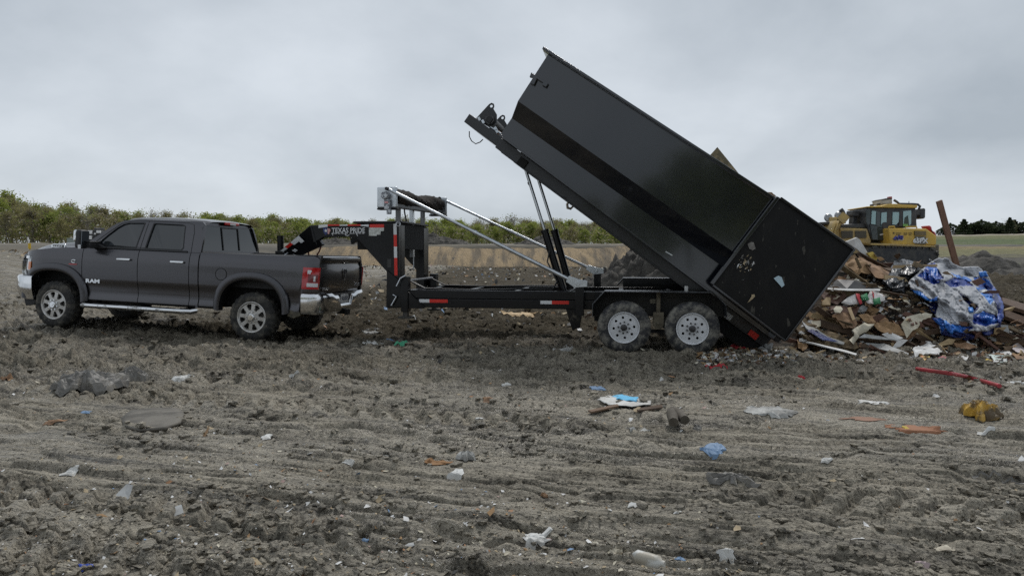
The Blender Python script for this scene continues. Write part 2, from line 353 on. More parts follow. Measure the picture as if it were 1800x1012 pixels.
# ------------------------------------------------------------------ far land: clay bank, plateau, grass hill
def sheet(name, xs, ys, hf, mat, label):
    Xs, Ys = np.meshgrid(xs, ys); Zs = hf(Xs, Ys); n = len(xs)
    V = np.stack([Xs, Ys, Zs], 2).reshape(-1, 3)
    ii = np.arange(len(ys)-1)[:, None]*n + np.arange(n-1)[None, :]
    F = np.stack([ii, ii+1, ii+n+1, ii+n], 2).reshape(-1, 4)
    o = bigmesh(name, V, F, [mat]); o['kind'] = 'structure'; o['label'] = label; return o
clay = M('clay', (.155, .122, .082), .9, (.335, .245, .14), .30, 14, .40, .58, bump=.8, bsc=2.5, stretch=(3.4, .5, .7), bdist=.4, speck=((.09, .082, .07), 2.2, .62))
def bank_h(X, Y):
    y0 = 80 + 3*fbm(X*.03, X*0, 5, 2)
    k = np.clip((Y-y0)/7.0, -.3, 1)
    er = fbm(X*.55+Y*.25, Y*.02, 9, 4)
    return -.25 + 3.0*np.clip(k, 0, 1)**.85 + .28*er*np.sin(np.clip(k, 0, 1)*math.pi) + .12*fbm(X*.2, Y*.2, 6, 3)
sheet('clay_bank', np.linspace(-26, 36, 420), np.linspace(77, 88.6, 46), bank_h, clay, 'tan clay bank cut across the far side of the tip')
plat = M('far_soil', (.088, .082, .068), .9, (.19, .165, .125), .35, 8, .35, .65, bump=.4, bsc=4, bdist=.2, stretch=(.25, 1, 1))
def plat_h(X, Y):
    inb = sstep(-27, -24.5, X)*(1-sstep(34, 36, X))
    lowr = (1-sstep(78.5, 87.5, Y))*3.1 + 1.8*inb*(1-sstep(86.6, 88.4, Y))
    base = -lowr + 2.72 + (Y-88)*.011 + .10*fbm(X*.35, Y*.35, 15, 4) + .35*np.exp(-((Y-95-2*fbm(X*.05, X*0, 2, 2))/2.5)**2)*(.55+.6*fbm(X*.3, Y*.3, 19, 4))
    return base
sheet('plateau', np.linspace(-260, 120, 520), np.concatenate([np.linspace(78, 112, 80), np.linspace(113, 420, 40)]), plat_h, plat, 'flat grey soil and haul road above the clay bank')
def band_material(name, stops, sc):
    m = bpy.data.materials.new(name); m.use_nodes = True; t = m.node_tree; b = t.nodes['Principled BSDF']; L = t.links.new; b.inputs['Roughness'].default_value = .95
    co = t.nodes.new('ShaderNodeTexCoord').outputs['Object']; sp = t.nodes.new('ShaderNodeSeparateXYZ'); L(co, sp.inputs[0])
    mp = t.nodes.new('ShaderNodeMapping'); mp.inputs['Scale'].default_value = (.07, .4, .5); L(co, mp.inputs[0]); n = t.nodes.new('ShaderNodeTexNoise'); n.inputs['Scale'].default_value = 1.0; n.inputs['Detail'].default_value = 9; n.inputs['Roughness'].default_value = .65; L(mp.outputs[0], n.inputs['Vector'])
    a = t.nodes.new('ShaderNodeMath'); a.operation = 'MULTIPLY_ADD'; a.inputs[1].default_value = sc; L(n.outputs['Fac'], a.inputs[0]); L(sp.outputs[1], a.inputs[2])
    r = t.nodes.new('ShaderNodeMapRange'); r.inputs[1].default_value = 50+sc/2; r.inputs[2].default_value = 130+sc/2; L(a.outputs[0], r.inputs[0])
    q = t.nodes.new('ShaderNodeValToRGB'); e = q.color_ramp.elements
    while len(e) < len(stops): e.new(.5)
    for k, (y, c) in enumerate(stops): e[k].position = (y-50)/80; e[k].color = (*c, 1)
    L(r.outputs[0], q.inputs[0])
    n2 = t.nodes.new('ShaderNodeTexNoise'); n2.inputs['Scale'].default_value = 1.4; n2.inputs['Detail'].default_value = 10; n2.inputs['Roughness'].default_value = .7; L(co, n2.inputs['Vector'])
    mr = t.nodes.new('ShaderNodeMapRange'); mr.inputs[1].default_value = .3; mr.inputs[2].default_value = .7; mr.inputs[3].default_value = .55; mr.inputs[4].default_value = 1.45; L(n2.outputs['Fac'], mr.inputs[0])
    mm = t.nodes.new('ShaderNodeMixRGB'); mm.blend_type = 'MULTIPLY'; mm.inputs[0].default_value = 1; L(q.outputs[0], mm.inputs[1]); L(mr.outputs[0], mm.inputs[2]); L(mm.outputs[0], b.inputs['Base Color'])
    bp = t.nodes.new('ShaderNodeBump'); bp.inputs['Strength'].default_value = .7; bp.inputs['Distance'].default_value = .3; L(n2.outputs['Fac'], bp.inputs['Height']); L(bp.outputs[0], b.inputs['Normal']); return m
GG, TT, DD = (.085, .105, .036), (.20, .155, .075), (.075, .068, .055)
grassm = band_material('hill_grass', [(50, (.10, .11, .05)), (55, (.085, .10, .04)), (58, DD), (65, DD), (68, (.14, .13, .06)), (76, (.15, .14, .06)), (82, TT), (86, TT), (90, GG), (104, (.075, .10, .035)), (112, (.12, .125, .05)), (119, (.13, .13, .055)), (122, (.27, .24, .18)), (128, (.28, .25, .19))], 22)
def hill_h(X, Y):
    edge = sstep(.34, .44, X/np.maximum(Y, 1)); k = np.clip((Y-49)/76.0, 0, 1.0)
    top = 5.3 + .020*np.clip(X-95, -40, 60)*k
    return -.6 + edge*(.6 + .2 + (top-.2)*k**1.02 + .30*fbm(X*.07, Y*.10, 21, 4)*np.sin(k*math.pi) + .10*fbm(X*.6, Y*.6, 22, 3))
sheet('grass_hill', np.linspace(14, 190, 300), np.concatenate([np.linspace(48.5, 128, 200), np.linspace(129, 330, 24)]), hill_h, grassm, 'low grassy hill with tan and green bands at the right')
road = M('haul_road', (.24, .195, .13), .9, (.33, .28, .20), 1.0, 6, bump=.3, bsc=6, bdist=.1)
def road_h(X, Y): return .30 + .05*fbm(X*.2, Y*.4, 71, 3) - .5*sstep(3.2, 4.5, np.abs(Y-46.5))
sheet('haul_road', np.linspace(18, 120, 160), np.linspace(42, 51, 30), road_h, road, 'pale tan haul road at the foot of the hill')
# ------------------------------------------------------------------ shared vehicle materials
paint = M('granite_paint', (.088, .086, .092), .27, metal=.92, coat=.35, mud=(.45, .75, .34, -.25))
paint2 = M('granite_paint_upper', (.088, .086, .092), .25, metal=.92, coat=.35)
trimp = M('arch_trim_paint', (.082, .081, .087), .34, metal=.9, coat=.2, mud=(.45, .75, .32, -.2))
darkp = M('black_plastic', (.012, .012, .013), .55)
cave = M('underbody_black', (.008, .008, .008), .85)
chrome = M('chrome', (.78, .79, .80), .09, metal=1.0)
chromed = M('chrome_dirty', (.70, .71, .72), .13, metal=1.0, mud=(.45, .85, .30, .06))
glass = M('tinted_glass', (.012, .016, .019), .03, spec=.7, coat=.3)
rubber = M('tyre_rubber', (.016, .016, .016), .8, (.035, .034, .031), 8, mud=(0, 1, .34, .34), mudcol=(.11, .10, .08), bump=.5, bsc=90)
rubber2 = M('trailer_tyre_rubber', (.022, .023, .026), .75, (.034, .034, .034), 8, mud=(0, 1, .37, .37), mudcol=(.19, .18, .155), bump=.5, bsc=60)
alu = M('wheel_aluminium', (.58, .57, .55), .38, (.44, .42, .39), 9, metal=.6, mud=(0, 1, .20, .20))
redl = M('red_lens', (.42, .006, .014), .12, coat=.8)
redd = M('red_lens_dark', (.16, .006, .012), .15, coat=.8)
clearl = M('clear_lens', (.62, .64, .66), .12, coat=.8)
amber = M('amber_lens', (.75, .20, .02), .15, coat=.6)
whitep = M('white_paint', (.72, .72, .72), .45)
redt = M('red_reflective', (.62, .022, .012), .4)
whitet = M('white_reflective', (.66, .67, .68), .4)
steel = M('galvanised_steel', (.50, .53, .56), .30, (.62, .65, .68), 5, metal=.85)
rod = M('chromed_rod', (.62, .64, .66), .14, metal=1.0)
bmetal = M('black_enamel', (.0035, .0038, .005), .30, spec=.3, coat=.10, bump=.02, bsc=8, mud=(.5, 1.0, .26, .06))
greyst = M('grey_post_steel', (.16, .165, .17), .5, (.24, .24, .25), 6, metal=.3)

# ------------------------------------------------------------------ pickup truck
TR = empty('pickup_truck', (-4.30, 12.48, .02), (-.005, .044, -.166))
tag(TR, 'dark grey crew cab pickup truck with chrome bumpers, muddy tyres, towing the trailer', 'pickup truck')
zsP = [.48, .53, .565, .60, .66, .80, .855, .875, 1.0, 1.12, 1.24, 1.33, 1.40, 1.45, 1.50]
ysP = [.93, .975, .998, .985, .968, .976, .986, .997, 1.004, 1.006, 1.002, .992, .975, .952, .915]
def Ys(x, z):
    y = float(np.interp(z, zsP, ysP))
    if x < -4.0: y -= .30*((-4.0-x)/.62)**2.2
    if x > 1.0: y -= .07*((x-1.0)/.22)**2
    return y
def ztop(x): return float(np.interp(x, [-4.6, -4.45, -4.2, -3.8, -3.2, -.95, .3, 1.25], [1.27, 1.325, 1.375, 1.425, 1.465, 1.465, 1.47, 1.495]))
ARCH = ((-3.775, .60, 1.05), (.035, .60, 1.07))
def zlow(x):
    z = .515
    if x < -4.25: z = .885
    if x > .94: z = .845
    for c, hw_, tp in ARCH:
        d = abs(x-c)/hw_
        if d < 1: z = max(z, .46 + (tp-.46)*(1-d**2.7)**(1/2.1))
    return z
def cols(x0, x1):
    xs = set(np.round(np.linspace(x0, x1, max(3, int((x1-x0)/.06))), 4))
    for c, hw_, tp in ARCH:
        for a in np.linspace(0, math.pi, 40):
            q = c + hw_*math.cos(a)
            if x0 < q < x1: xs.add(round(q, 4))
    return sorted(xs)
def side_panel(name, x0, x1, sgn, mat=paint, nz=26, off=0, zl=None, zh=None, inner=True, ret=None):
    xs = cols(x0, x1); mb = ret or MB(); rows = []
    for x in xs:
        a = zl(x) if zl else zlow(x); b = zh(x) if zh else ztop(x)
        zz = np.linspace(a, b, nz); rows.append([(x, sgn*(Ys(x, z)+off), z) for z in zz])
    # returned flanges give the panels a visible thickness
    mb.surf(rows)
    for e in (rows[0], rows[-1]): mb.surf([e, [(p[0], p[1]-sgn*.06, p[2]) for p in e]])
    bot = [r[0] for r in rows]; mb.surf([bot, [(p[0], p[1]-sgn*.10, p[2]) for p in bot]])
    tp = [r[-1] for r in rows]; mb.surf([tp, [(p[0], p[1]-sgn*.05, p[2]+.004) for p in tp]])
    if ret: return mb
    return mb.build(name, mat, TR, smooth=32)
doors = {}
for sg in (-1, 1):
    side_panel('front_fender', -4.46, -3.206, sg)
    doors[sg, 0] = side_panel('front_door', -3.194, -2.117, sg)
    doors[sg, 1] = side_panel('rear_door', -2.105, -1.136, sg)
    side_panel('cab_corner', -1.124, -.962, sg)
    side_panel('bed_side', -.942, 1.205, sg)
# door furniture
for sg in (-1, 1):
    for key, xa, xb, z in ((0, -2.50, -2.24, 1.285), (1, -1.47, -1.22, 1.285)):
        y = sg*(Ys(xa, z)+.028)
        mb = MB(); mb.box(xa, xb, y-.012, y+.012, z-.017, z+.019); mb.box(xa+.01, xa+.04, sg*Ys(xa, z)-.02, sg*Ys(xa, z)+.02, z-.012, z+.012); mb.box(xb-.07, xb-.012, sg*Ys(xa, z)-.02, sg*Ys(xa, z)+.02, z-.012, z+.012)
        mb.build('handle', chrome, doors[sg, key], bevel=.008)
# dark core behind the gaps, floor pan
mb = MB(); mb.prism([(-4.35, .62), (-4.35, 1.28), (-3.2, 1.40), (-.97, 1.40), (-.97, .55), (-3.0, .50)], -.70, .70)
mb.box(-3.22, -2.9, -.93, .93, .56, 1.38); mb.box(-2.9, -.98, -.93, .93, .54, 1.40)
mb.box(-.93, 1.15, -.62, .62, .56, .90); mb.box(.72, 1.10, -.9, .9, .56, .9)
mb.box(-.93, -.66, -.92, .92, .58, 1.0)
mb.build('underbody', cave, TR)
mb = MB()
for sg in (-1, 1): mb.tube([(-4.3, sg*.42, .60), (-3.0, sg*.42, .56), (-.8, sg*.42, .56), (.2, sg*.42, .66), (1.2, sg*.42, .60)], .06, 8)
mb.tube([(.03, -.75, .43), (.03, .75, .43)], .07, 10); mb.tube([(-3.78, -.75, .43), (-3.78, .75, .43)], .06, 10)
mb.lathe([(.02, -.17), (.17, -.1), (.19, 0), (.17, .1), (.02, .17)], (.03, .0, .43), 16)
mb.build('chassis', cave, TR, smooth=40)
mb = MB(); mb.tube([(.5, -.55, .55), (.80, -.72, .53), (1.0, -.92, .52)], .05, 12, caps=False); mb.build('exhaust_tip', M('rusty_pipe', (.10, .075, .05), .6, (.2, .15, .1), 20), TR, smooth=40)
# wheel arch flares
for sg in (-1, 1):
    for c, hw_, tp in ARCH:
        rows = []
        for a in np.linspace(-.04, math.pi+.04, 50):
            ca, sa = math.cos(a), max(math.sin(a), 0)
            def pt(h, t, o, zb):
                x = c + h*abs(ca)**.86*(1 if ca > 0 else -1); z = zb + (t-zb)*sa**.80
                return (x, sg*o, z)
            ro = c + (hw_+.085)*ca; oo = Ys(max(-4.30, min(ro, 1.0)), .9)
            rows.append([pt(hw_-.035, tp-.03, oo-.07, .50), pt(hw_-.025, tp-.02, oo+.035, .50), pt(hw_+.0, tp+.005, oo+.052, .50), pt(hw_+.05, tp+.062, oo+.048, .51), pt(hw_+.085, tp+.105, oo+.028, .52), pt(hw_+.095, tp+.115, oo-.004, .52)])
        MB().surf(rows).build('wheel_arch_trim', trimp, TR, smooth=45)
# mud flap stubs below the arches
for sg in (-1, 1):
    mb = MB(); mb.prism([(.66, .60), (.90, .56), (.93, .50), (.80, .44), (.70, .47)], sg*.80, sg*.99); mb.build('mud_flap', M('muddy_flap', (.06, .055, .04), .8, (.13, .115, .08), 9), TR, bevel=.01)
# hood
rows = []
for x in np.linspace(-4.62, -3.24, 30):
    zc_ = float(np.interp(x, [-4.66, -4.55, -4.4, -4.2, -3.95, -3.5, -3.2], [1.26, 1.335, 1.405, 1.462, 1.508, 1.552, 1.57])); r = []
    for t in np.linspace(-1, 1, 33):
        half = Ys(max(x, -4.55), ztop(x)) - .045; ed = ztop(x)+.004
        q = abs(t); b = (1 - sstep(.70, 1.0, q))
        r.append((x + .05*(1-q*q)*0, t*half, ed + (zc_-ed)*float(b) - .012*float(np.exp(-((q-.55)/.06)**2))))
    rows.append(r)
MB().surf(rows).build('hood', paint2, TR, smooth=50)
# hood side badge
for sg in (-1, 1):
    mb = MB(); y = -.845
    def sk(x0, x1, z0, z1, y0, y1): mb.prism([(x0-.02, z0), (x1-.03, z0), (x1, z0+(z1-z0)*.3), (x1-.01, z1), (x0+.02, z1), (x0-.03, z0+(z1-z0)*.6)], y0, y1)
    sk(-3.90, -3.63, 1.425, 1.50, sg*-y*1.0, sg*-y*1.06); o = mb.build('hood_badge', chrome, TR, bevel=.006)
    mb = MB(); mb.box(-3.88, -3.67, sg*.885, sg*.905, 1.443, 1.483); mb.build('badge_plate', darkp, o)
    mb = MB()
    for i in range(4): mb.box(-3.865+.048*i, -3.83+.048*i, sg*.9055, sg*.909, 1.452, 1.474)
    mb.build('badge_digits', whitet, o)
# cowl, windshield, roof, greenhouse
def yg(z): return float(np.interp(z, [1.40, 1.46, 1.60, 1.80, 1.94, 2.0, 2.04], [.958, .950, .905, .832, .775, .735, .66]))
mb = MB(); mb.box(-3.30, -3.08, -.86, .86, 1.42, 1.535); mb.build('cowl', darkp, TR, bevel=.02)
rows = []
for t in np.linspace(0, 1, 10):
    r = []
    for s in np.linspace(-1, 1, 17):
        x = -3.32 + .70*t + .20*(s*s)*(1-.55*t); z = 1.53 + .475*t - .03*s*s*t; h = .83 - .155*t
        r.append((x, s*h, z))
    rows.append(r)
MB().surf(rows).build('windshield', glass, TR, smooth=60)
roofz = lambda x: float(np.interp(x, [-2.78, -2.6, -2.3, -1.9, -1.4, -1.05, -.97], [1.945, 1.99, 2.025, 2.04, 2.035, 2.015, 1.99]))
rows = []
for x in np.linspace(-2.78, -.965, 28):
    zt = roofz(x); r = []
    for s in np.linspace(-1, 1, 25):
        q = abs(s); hw2 = .725
        r.append((x + (.16*s*s if x < -2.4 else 0)*sstep(-2.4, -2.8, np.array(x)).item(), s*hw2, zt + .03*(1-q*q) - .045*max(0, (q-.86)/.14)**2))
    rows.append(r)
MB().surf(rows).build('roof', paint2, TR, smooth=60)
outer = [(-3.23, 1.462), (-3.17, 1.54), (-3.02, 1.66), (-2.86, 1.79), (-2.70, 1.905), (-2.55, 1.965), (-2.3, 2.0), (-1.9, 2.015), (-1.4, 2.01), (-1.06, 1.995), (-.985, 1.94), (-.955, 1.70), (-.95, 1.462)]
w1 = [(-3.00, 1.49), (-2.93, 1.56), (-2.80, 1.70), (-2.66, 1.83), (-2.56, 1.895), (-2.45, 1.925), (-2.16, 1.938), (-2.145, 1.93), (-2.19, 1.49)]
w2 = [(-2.015, 1.49), (-1.975, 1.925), (-1.96, 1.938), (-1.40, 1.93), (-1.355, 1.905), (-1.29, 1.53), (-1.32, 1.49)]
def dens(poly):
    q = []
    for i in range(len(poly)):
        a, b = poly[i], poly[(i+1) % len(poly)]; n = max(1, int(math.dist(a, b)/.05))
        q += [(a[0]+(b[0]-a[0])*j/n, a[1]+(b[1]-a[1])*j/n) for j in range(n)]
    return q
def shrink(poly, d):
    cx = sum(p[0] for p in poly)/len(poly); cz = sum(p[1] for p in poly)/len(poly)
    return [(cx+(x-cx)*(1+d/abs(x-cx) if abs(x-cx) > .05 else 1), cz+(z-cz)*(1+d/abs(z-cz) if abs(z-cz) > .05 else 1)) for x, z in poly]
def scl(poly, k):
    cx = sum(p[0] for p in poly)/len(poly); cz = sum(p[1] for p in poly)/len(poly); return [(cx+(x-cx)*k, cz+(z-cz)*k) for x, z in poly]
for sg in (-1, 1):
    mb = MB(); mb.prism(dens(outer), 0, .045, holes=[dens(w1), dens(w2)])
    mb.v = [(x, sg*(yg(z)-y), z) for x, y, z in mb.v]; mb.build('cab_frame', paint2, TR, smooth=35)
    for poly in (w1, w2):
        tri = scl(poly, 1.07); mb = MB(); mb.prism(dens(tri), .018, .03); mb.v = [(x, sg*(yg(z)-y), z) for x, y, z in mb.v]
        o = mb.build('side_window', glass, TR)
        mb = MB(); mb.prism(dens(scl(poly, 1.025)), -.004, .016, holes=[dens(scl(poly, .965))]); mb.v = [(x, sg*(yg(z)-y), z) for x, y, z in mb.v]; mb.build('window_seal', darkp, o)
    # door cut lines on the window frames
    for pts in ([(-2.11, 1.47), (-2.075, 1.97)], [(-1.13, 1.47), (-1.155, 1.80), (-1.20, 1.94), (-1.30, 1.965), (-2.075, 1.972), (-2.4, 1.955), (-2.60, 1.905), (-2.80, 1.745), (-3.05, 1.53)]):
        mb = MB(); mb.tube([(x, sg*(yg(z)+.001), z) for x, z in dens(pts)[:-2]] + [(pts[-1][0], sg*yg(pts[-1][1]), pts[-1][1])] if len(pts) > 2 else [(x, sg*(yg(z)+.001), z) for x, z in ((pts[0][0]+(pts[1][0]-pts[0][0])*t, pts[0][1]+(pts[1][1]-pts[0][1])*t) for t in np.linspace(0, 1, 8))], .005, 6)
        mb.build('door_seal', darkp, TR)
    # belt moulding
    MB().surf([[(x, sg*(yg(1.462)+.012), 1.462), (x, sg*(yg(1.485)+.01), 1.486)] for x in np.linspace(-3.1, -1.2, 20)]).build('belt_moulding', darkp, TR)
mb = MB()   # cab rear wall with window opening
wall = [(-.945, 1.42), (-.94, 1.47), (-.86, 1.72), (-.78, 1.93), (-.70, 1.985), (.70, 1.985), (.78, 1.93), (.86, 1.72), (.94, 1.47), (.945, 1.42)]
hole = [(-.875, 1.495), (-.85, 1.60), (-.765, 1.90), (-.73, 1.93), (.73, 1.93), (.765, 1.90), (.85, 1.60), (.875, 1.495)]
fx = lambda z: -.945 - .07*(z-1.42)/.55
mb.prism(wall, 0, .05, holes=[hole]); mb.v = [(fx(z)-y, x, z) for x, y, z in mb.v]; mb.build('cab_rear_wall', paint2, TR, smooth=35)
mb = MB(); mb.prism(scl(hole, 1.04), .012, .024); mb.v = [(fx(z)-y, x, z) for x, y, z in mb.v]; rw = mb.build('rear_window', glass, TR)
mb = MB()
for a in ((-.27, -.25), (.25, .27)): mb.box(a[0], a[1], -.004, .010, 1.51, 1.915)
mb.box(-.27, .27, -.004, .010, 1.905, 1.92); mb.v = [(fx(z)-y, x, z) for x, y, z in mb.v]; mb.build('slider_frame', darkp, rw)
mb = MB(); mb.box(-.985, -.94, -.24, .20, 1.965, 2.012); t3 = mb.build('brake_lamp', redl, TR, bevel=.012)
mb = MB(); mb.box(-.94, -.936, -.10, .08, 1.972, 2.004); mb.build('cargo_lamp', clearl, t3)
mb = MB()
for yy in (-.35, .0, .35): mb.obox((-1.9, yy, 2.066), (.02, .02, .004))
# bed: inner walls, floor, rail caps
mb = MB(); mb.box(-.93, 1.17, -.80, .80, .90, .93)
for sg in (-1, 1): mb.box(-.93, 1.17, sg*.78, sg*.82, .90, 1.44)
mb.box(-.935, -.90, -.82, .82, .90, 1.44)
mb.build('bed_liner', M('bed_liner', (.02, .02, .021), .7, bump=.3, bsc=120), TR)
for sg in (-1, 1):
    MB().surf([[(x, sg*(Ys(x, ztop(x))-.0), ztop(x)), (x, sg*(Ys(x, ztop(x))-.04), ztop(x)+.016), (x, sg*.80, ztop(x)+.014), (x, sg*.775, ztop(x)-.01), (x, sg*.775, ztop(x)-.06)] for x in np.linspace(-.94, 1.20, 22)]).build('bed_rail_cap', darkp, TR, smooth=40)
# tailgate
rows = []
for y in np.linspace(-.905, .905, 25):
    r = []
    for z, dx_ in ((.855, 1.185), (.87, 1.205), (.93, 1.215), (1.10, 1.222), (1.30, 1.222), (1.345, 1.206), (1.385, 1.206), (1.40, 1.228), (1.44, 1.236), (1.475, 1.228), (1.49, 1.205), (1.492, 1.13), (1.44, 1.12)):
        r.append((dx_ - .035*(abs(y)/.905)**4, y, z))
    rows.append(r)
tg = MB().surf(rows).build('tailgate', paint2, TR, smooth=40)
mb = MB(); mb.box(1.205, 1.228, .02, .26, 1.375, 1.425); mb.build('tailgate_handle', chrome, tg, bevel=.008)
mb = MB(); mb.box(1.224, 1.232, .05, .23, 1.372, 1.39); mb.build('handle_recess', darkp, tg)
# emblem: shield with curled horns
sh = [(-.02, -.105), (.02, -.105), (.045, -.02), (.075, .03), (.082, .075), (.05, .105), (-.05, .105), (-.082, .075), (-.075, .03), (-.045, -.02)]
mb = MB(); mb.prism([(.06+a, 1.18+b) for a, b in sh], 0, .012); mb.v = [(1.224+y, x, z) for x, y, z in mb.v]; em = mb.build('emblem', chrome, tg, bevel=.005)
mb = MB()
for s in (-1, 1): mb.tube([(1.240, .06+s*a, 1.18+b) for a, b in ((.008, .07), (.04, .085), (.062, .06), (.058, .025), (.035, .01), (.028, .035))], [.012, .012, .010, .009, .007, .004], 6)
mb.prism([(.06-.014, 1.24), (.06+.014, 1.24), (.06+.02, 1.16), (.06+.006, 1.10), (.06-.006, 1.10), (.06-.02, 1.16)], 0, .004); 
mb.v = [(x if x > 1.2 else 1.237+0, y, z) for x, y, z in mb.v] if False else mb.v
mb.v = [((1.238+y, x, z) if x < 1.0 else (x, y, z)) for x, y, z in mb.v]
mb.build('emblem_relief', M('emblem_grey', (.12, .12, .13), .3, metal=.6), em)
text_mesh('model_lettering', '4x4', .085, chrome, tg, (1.217, .72, .965), (0, 1, 0), (0, 0, 1), .004, 1.25, .002)
text_mesh('trim_lettering', 'LARAMIE', .06, chrome, tg, (1.214, -.66, .945), (0, 1, 0), (0, 0, 1), .004, 1.1, .001)
mb = MB(); mb.box(1.216, 1.222, -.86, -.74, 1.29, 1.305); mb.build('tailgate_badge', chrome, tg)
# tail lamps follow the rounded bed corner
for sg in (-1, 1):
    def lamp(x0, x1, z0, z1, off, mat, name, par, sl=0.0):
        rows = []
        for i, x in enumerate(np.linspace(x0, x1, 12)):
            rows.append([(x + sl*(z-z0), sg*(Ys(x, z)+off), z) for z in np.linspace(z0, z1, 10)])
        mb = MB().surf(rows)
        for e in (rows[0], rows[-1], [r[0] for r in rows], [r[-1] for r in rows]): mb.surf([e, [(p[0], p[1]-sg*.05, p[2]) for p in e]])
        return mb.build(name, mat, par, smooth=40)
    tl = lamp(.945, 1.207, .945, 1.305, .022, redl, 'tail_lamp', TR, .06)
    lamp(1.045, 1.207, 1.20, 1.262, .026, clearl, 'reverse_lens', tl, .06); lamp(1.055, 1.207, 1.06, 1.19, .026, redd, 'brake_lens', tl, .06); lamp(1.035, 1.207, .985, 1.048, .026, clearl, 'reverse_lens', tl, .06); lamp(1.145, 1.172, 1.075, 1.165, .030, clearl, 'lens_rib', tl, .06)
    mb = MB(); mb.box(1.175, 1.212, sg*.905, sg*.94, .95, 1.37); mb.build('corner_post', paint2, TR, bevel=.01)
    hl = lamp(-4.58, -4.285, 1.005, 1.255, .012, clearl, 'headlight', TR, .10)
    lamp(-4.36, -4.27, 1.02, 1.16, .018, amber, 'side_marker', hl, .10); lamp(-4.58, -4.30, 1.215, 1.262, .02, chrome, 'lamp_brow', hl, .10)
    lamp(-4.56, -4.33, .905, .985, .005, chrome, 'lamp_bezel', hl, .10)
# nose: grille between the lamps
rows = []
for y in np.linspace(-.82, .82, 21):
    rows.append([(-4.80 + .30*(abs(y)/.93)**3 + .02*z_, y, z) for z, z_ in ((.87, 2), (.95, 0), (1.15, .5), (1.27, 3), (1.32, 6))])
MB().surf(rows).build('grille', chrome, TR, smooth=40)
mb = MB()
for z in (.96, 1.04, 1.12, 1.20): mb.surf([[(-4.815 + .30*(abs(y)/.93)**3, y, z), (-4.815 + .30*(abs(y)/.93)**3, y, z+.05)] for y in np.linspace(-.6, .6, 15)])
mb.build('grille_mesh', darkp, TR)
# chrome bumpers
def sweep2(plan, prof, mat, name):
    rows = []
    for i, (x, y) in enumerate(plan):
        a = Vector(plan[max(i-1, 0)]); b = Vector(plan[min(i+1, len(plan)-1)]); d = (b-a).normalized(); n = Vector((d.y, -d.x))
        rows.append([(x+n.x*o, y+n.y*o, z) for o, z in prof(i)])
    return MB().surf(rows).build(name, mat, TR, smooth=40)
pl = [(-4.19, -1.005), (-4.32, -1.0), (-4.46, -.965), (-4.58, -.89), (-4.68, -.75), (-4.76, -.5), (-4.80, -.25), (-4.81, 0)]
pl = pl + [(x, -y) for x, y in reversed(pl[:-1])]
sweep2(pl, lambda i: [(.04, .90), (-.012, .905), (-.028, .88), (-.026, .70), (-.008, .60), (.02, .49), (.08, .47)], chromed, 'front_bumper')
mb = MB(); mb.prism([(-4.44, .50), (-4.24, .50), (-4.20, .58), (-4.22, .40), (-4.40, .36)], -.93, .93); mb.build('air_dam', darkp, TR)
pl = [(.935, -1.0), (1.04, -1.0), (1.15, -.985), (1.23, -.93), (1.27, -.80), (1.285, -.55), (1.285, -.42), (1.285, -.30), (1.29, -.22), (1.29, .22), (1.285, .30), (1.285, .42), (1.285, .55), (1.27, .80), (1.23, .93), (1.15, .985), (1.04, 1.0), (.935, 1.0)]
def rb(i):
    y = pl[i][1]; tz = .86 if abs(y) >= .55 else (.815 if abs(y) >= .30 else .66)
    return [(-.12, tz-.0), (-.01, tz+.004), (.012, tz-.02), (.018, tz-.06 if tz > .7 else .62), (.012, .57), (-.005, .525), (-.08, .515)]
bump = sweep2(pl, rb, chromed, 'rear_bumper')
mb = MB(); mb.box(1.16, 1.262, -.56, .56, .60, .838); mb.box(1.16, 1.23, -.92, .92, .80, .85); mb.build('bumper_step', darkp, bump)
mb = MB(); mb.box(1.264, 1.274, -.16, .16, .675, .825); pltx = mb.build('licence_plate', M('plate_white', (.62, .63, .64), .4, (.45, .47, .5), 40, lo=.5, hi=.62), bump)
mb = MB()
for i in range(6): mb.box(1.2745, 1.276, -.125+.044*i, -.095+.044*i, .715, .785)
mb.build('plate_marks', M('plate_mark_grey', (.16, .17, .2), .5), pltx)
mb = MB(); mb.box(1.15, 1.36, -.045, .045, .47, .55); mb.box(1.30, 1.36, -.06, .06, .46, .56); mb.build('hitch_receiver', cave, TR, bevel=.006)
# side steps
for sg in (-1, 1):
    mb = MB(); mb.tube([(-3.19, sg*.96, .47), (-3.14, sg*1.04, .452), (-3.0, sg*1.06, .45), (-1.2, sg*1.06, .45), (-1.05, sg*1.045, .452), (-1.0, sg*.96, .47)], .043, 14)
    st = mb.build('side_step', chromed, TR, smooth=40)
    mb = MB()
    for xa in (-2.88, -1.80): mb.box(xa, xa+.46, sg*1.035, sg*1.085, .488, .499)
    mb.build('step_pad', darkp, st)
    mb = MB()
    for xa in (-2.95, -2.1, -1.25): MB().box(xa, xa+.05, sg*.7, sg*1.05, .44, .50).build('step_bracket', cave, st)
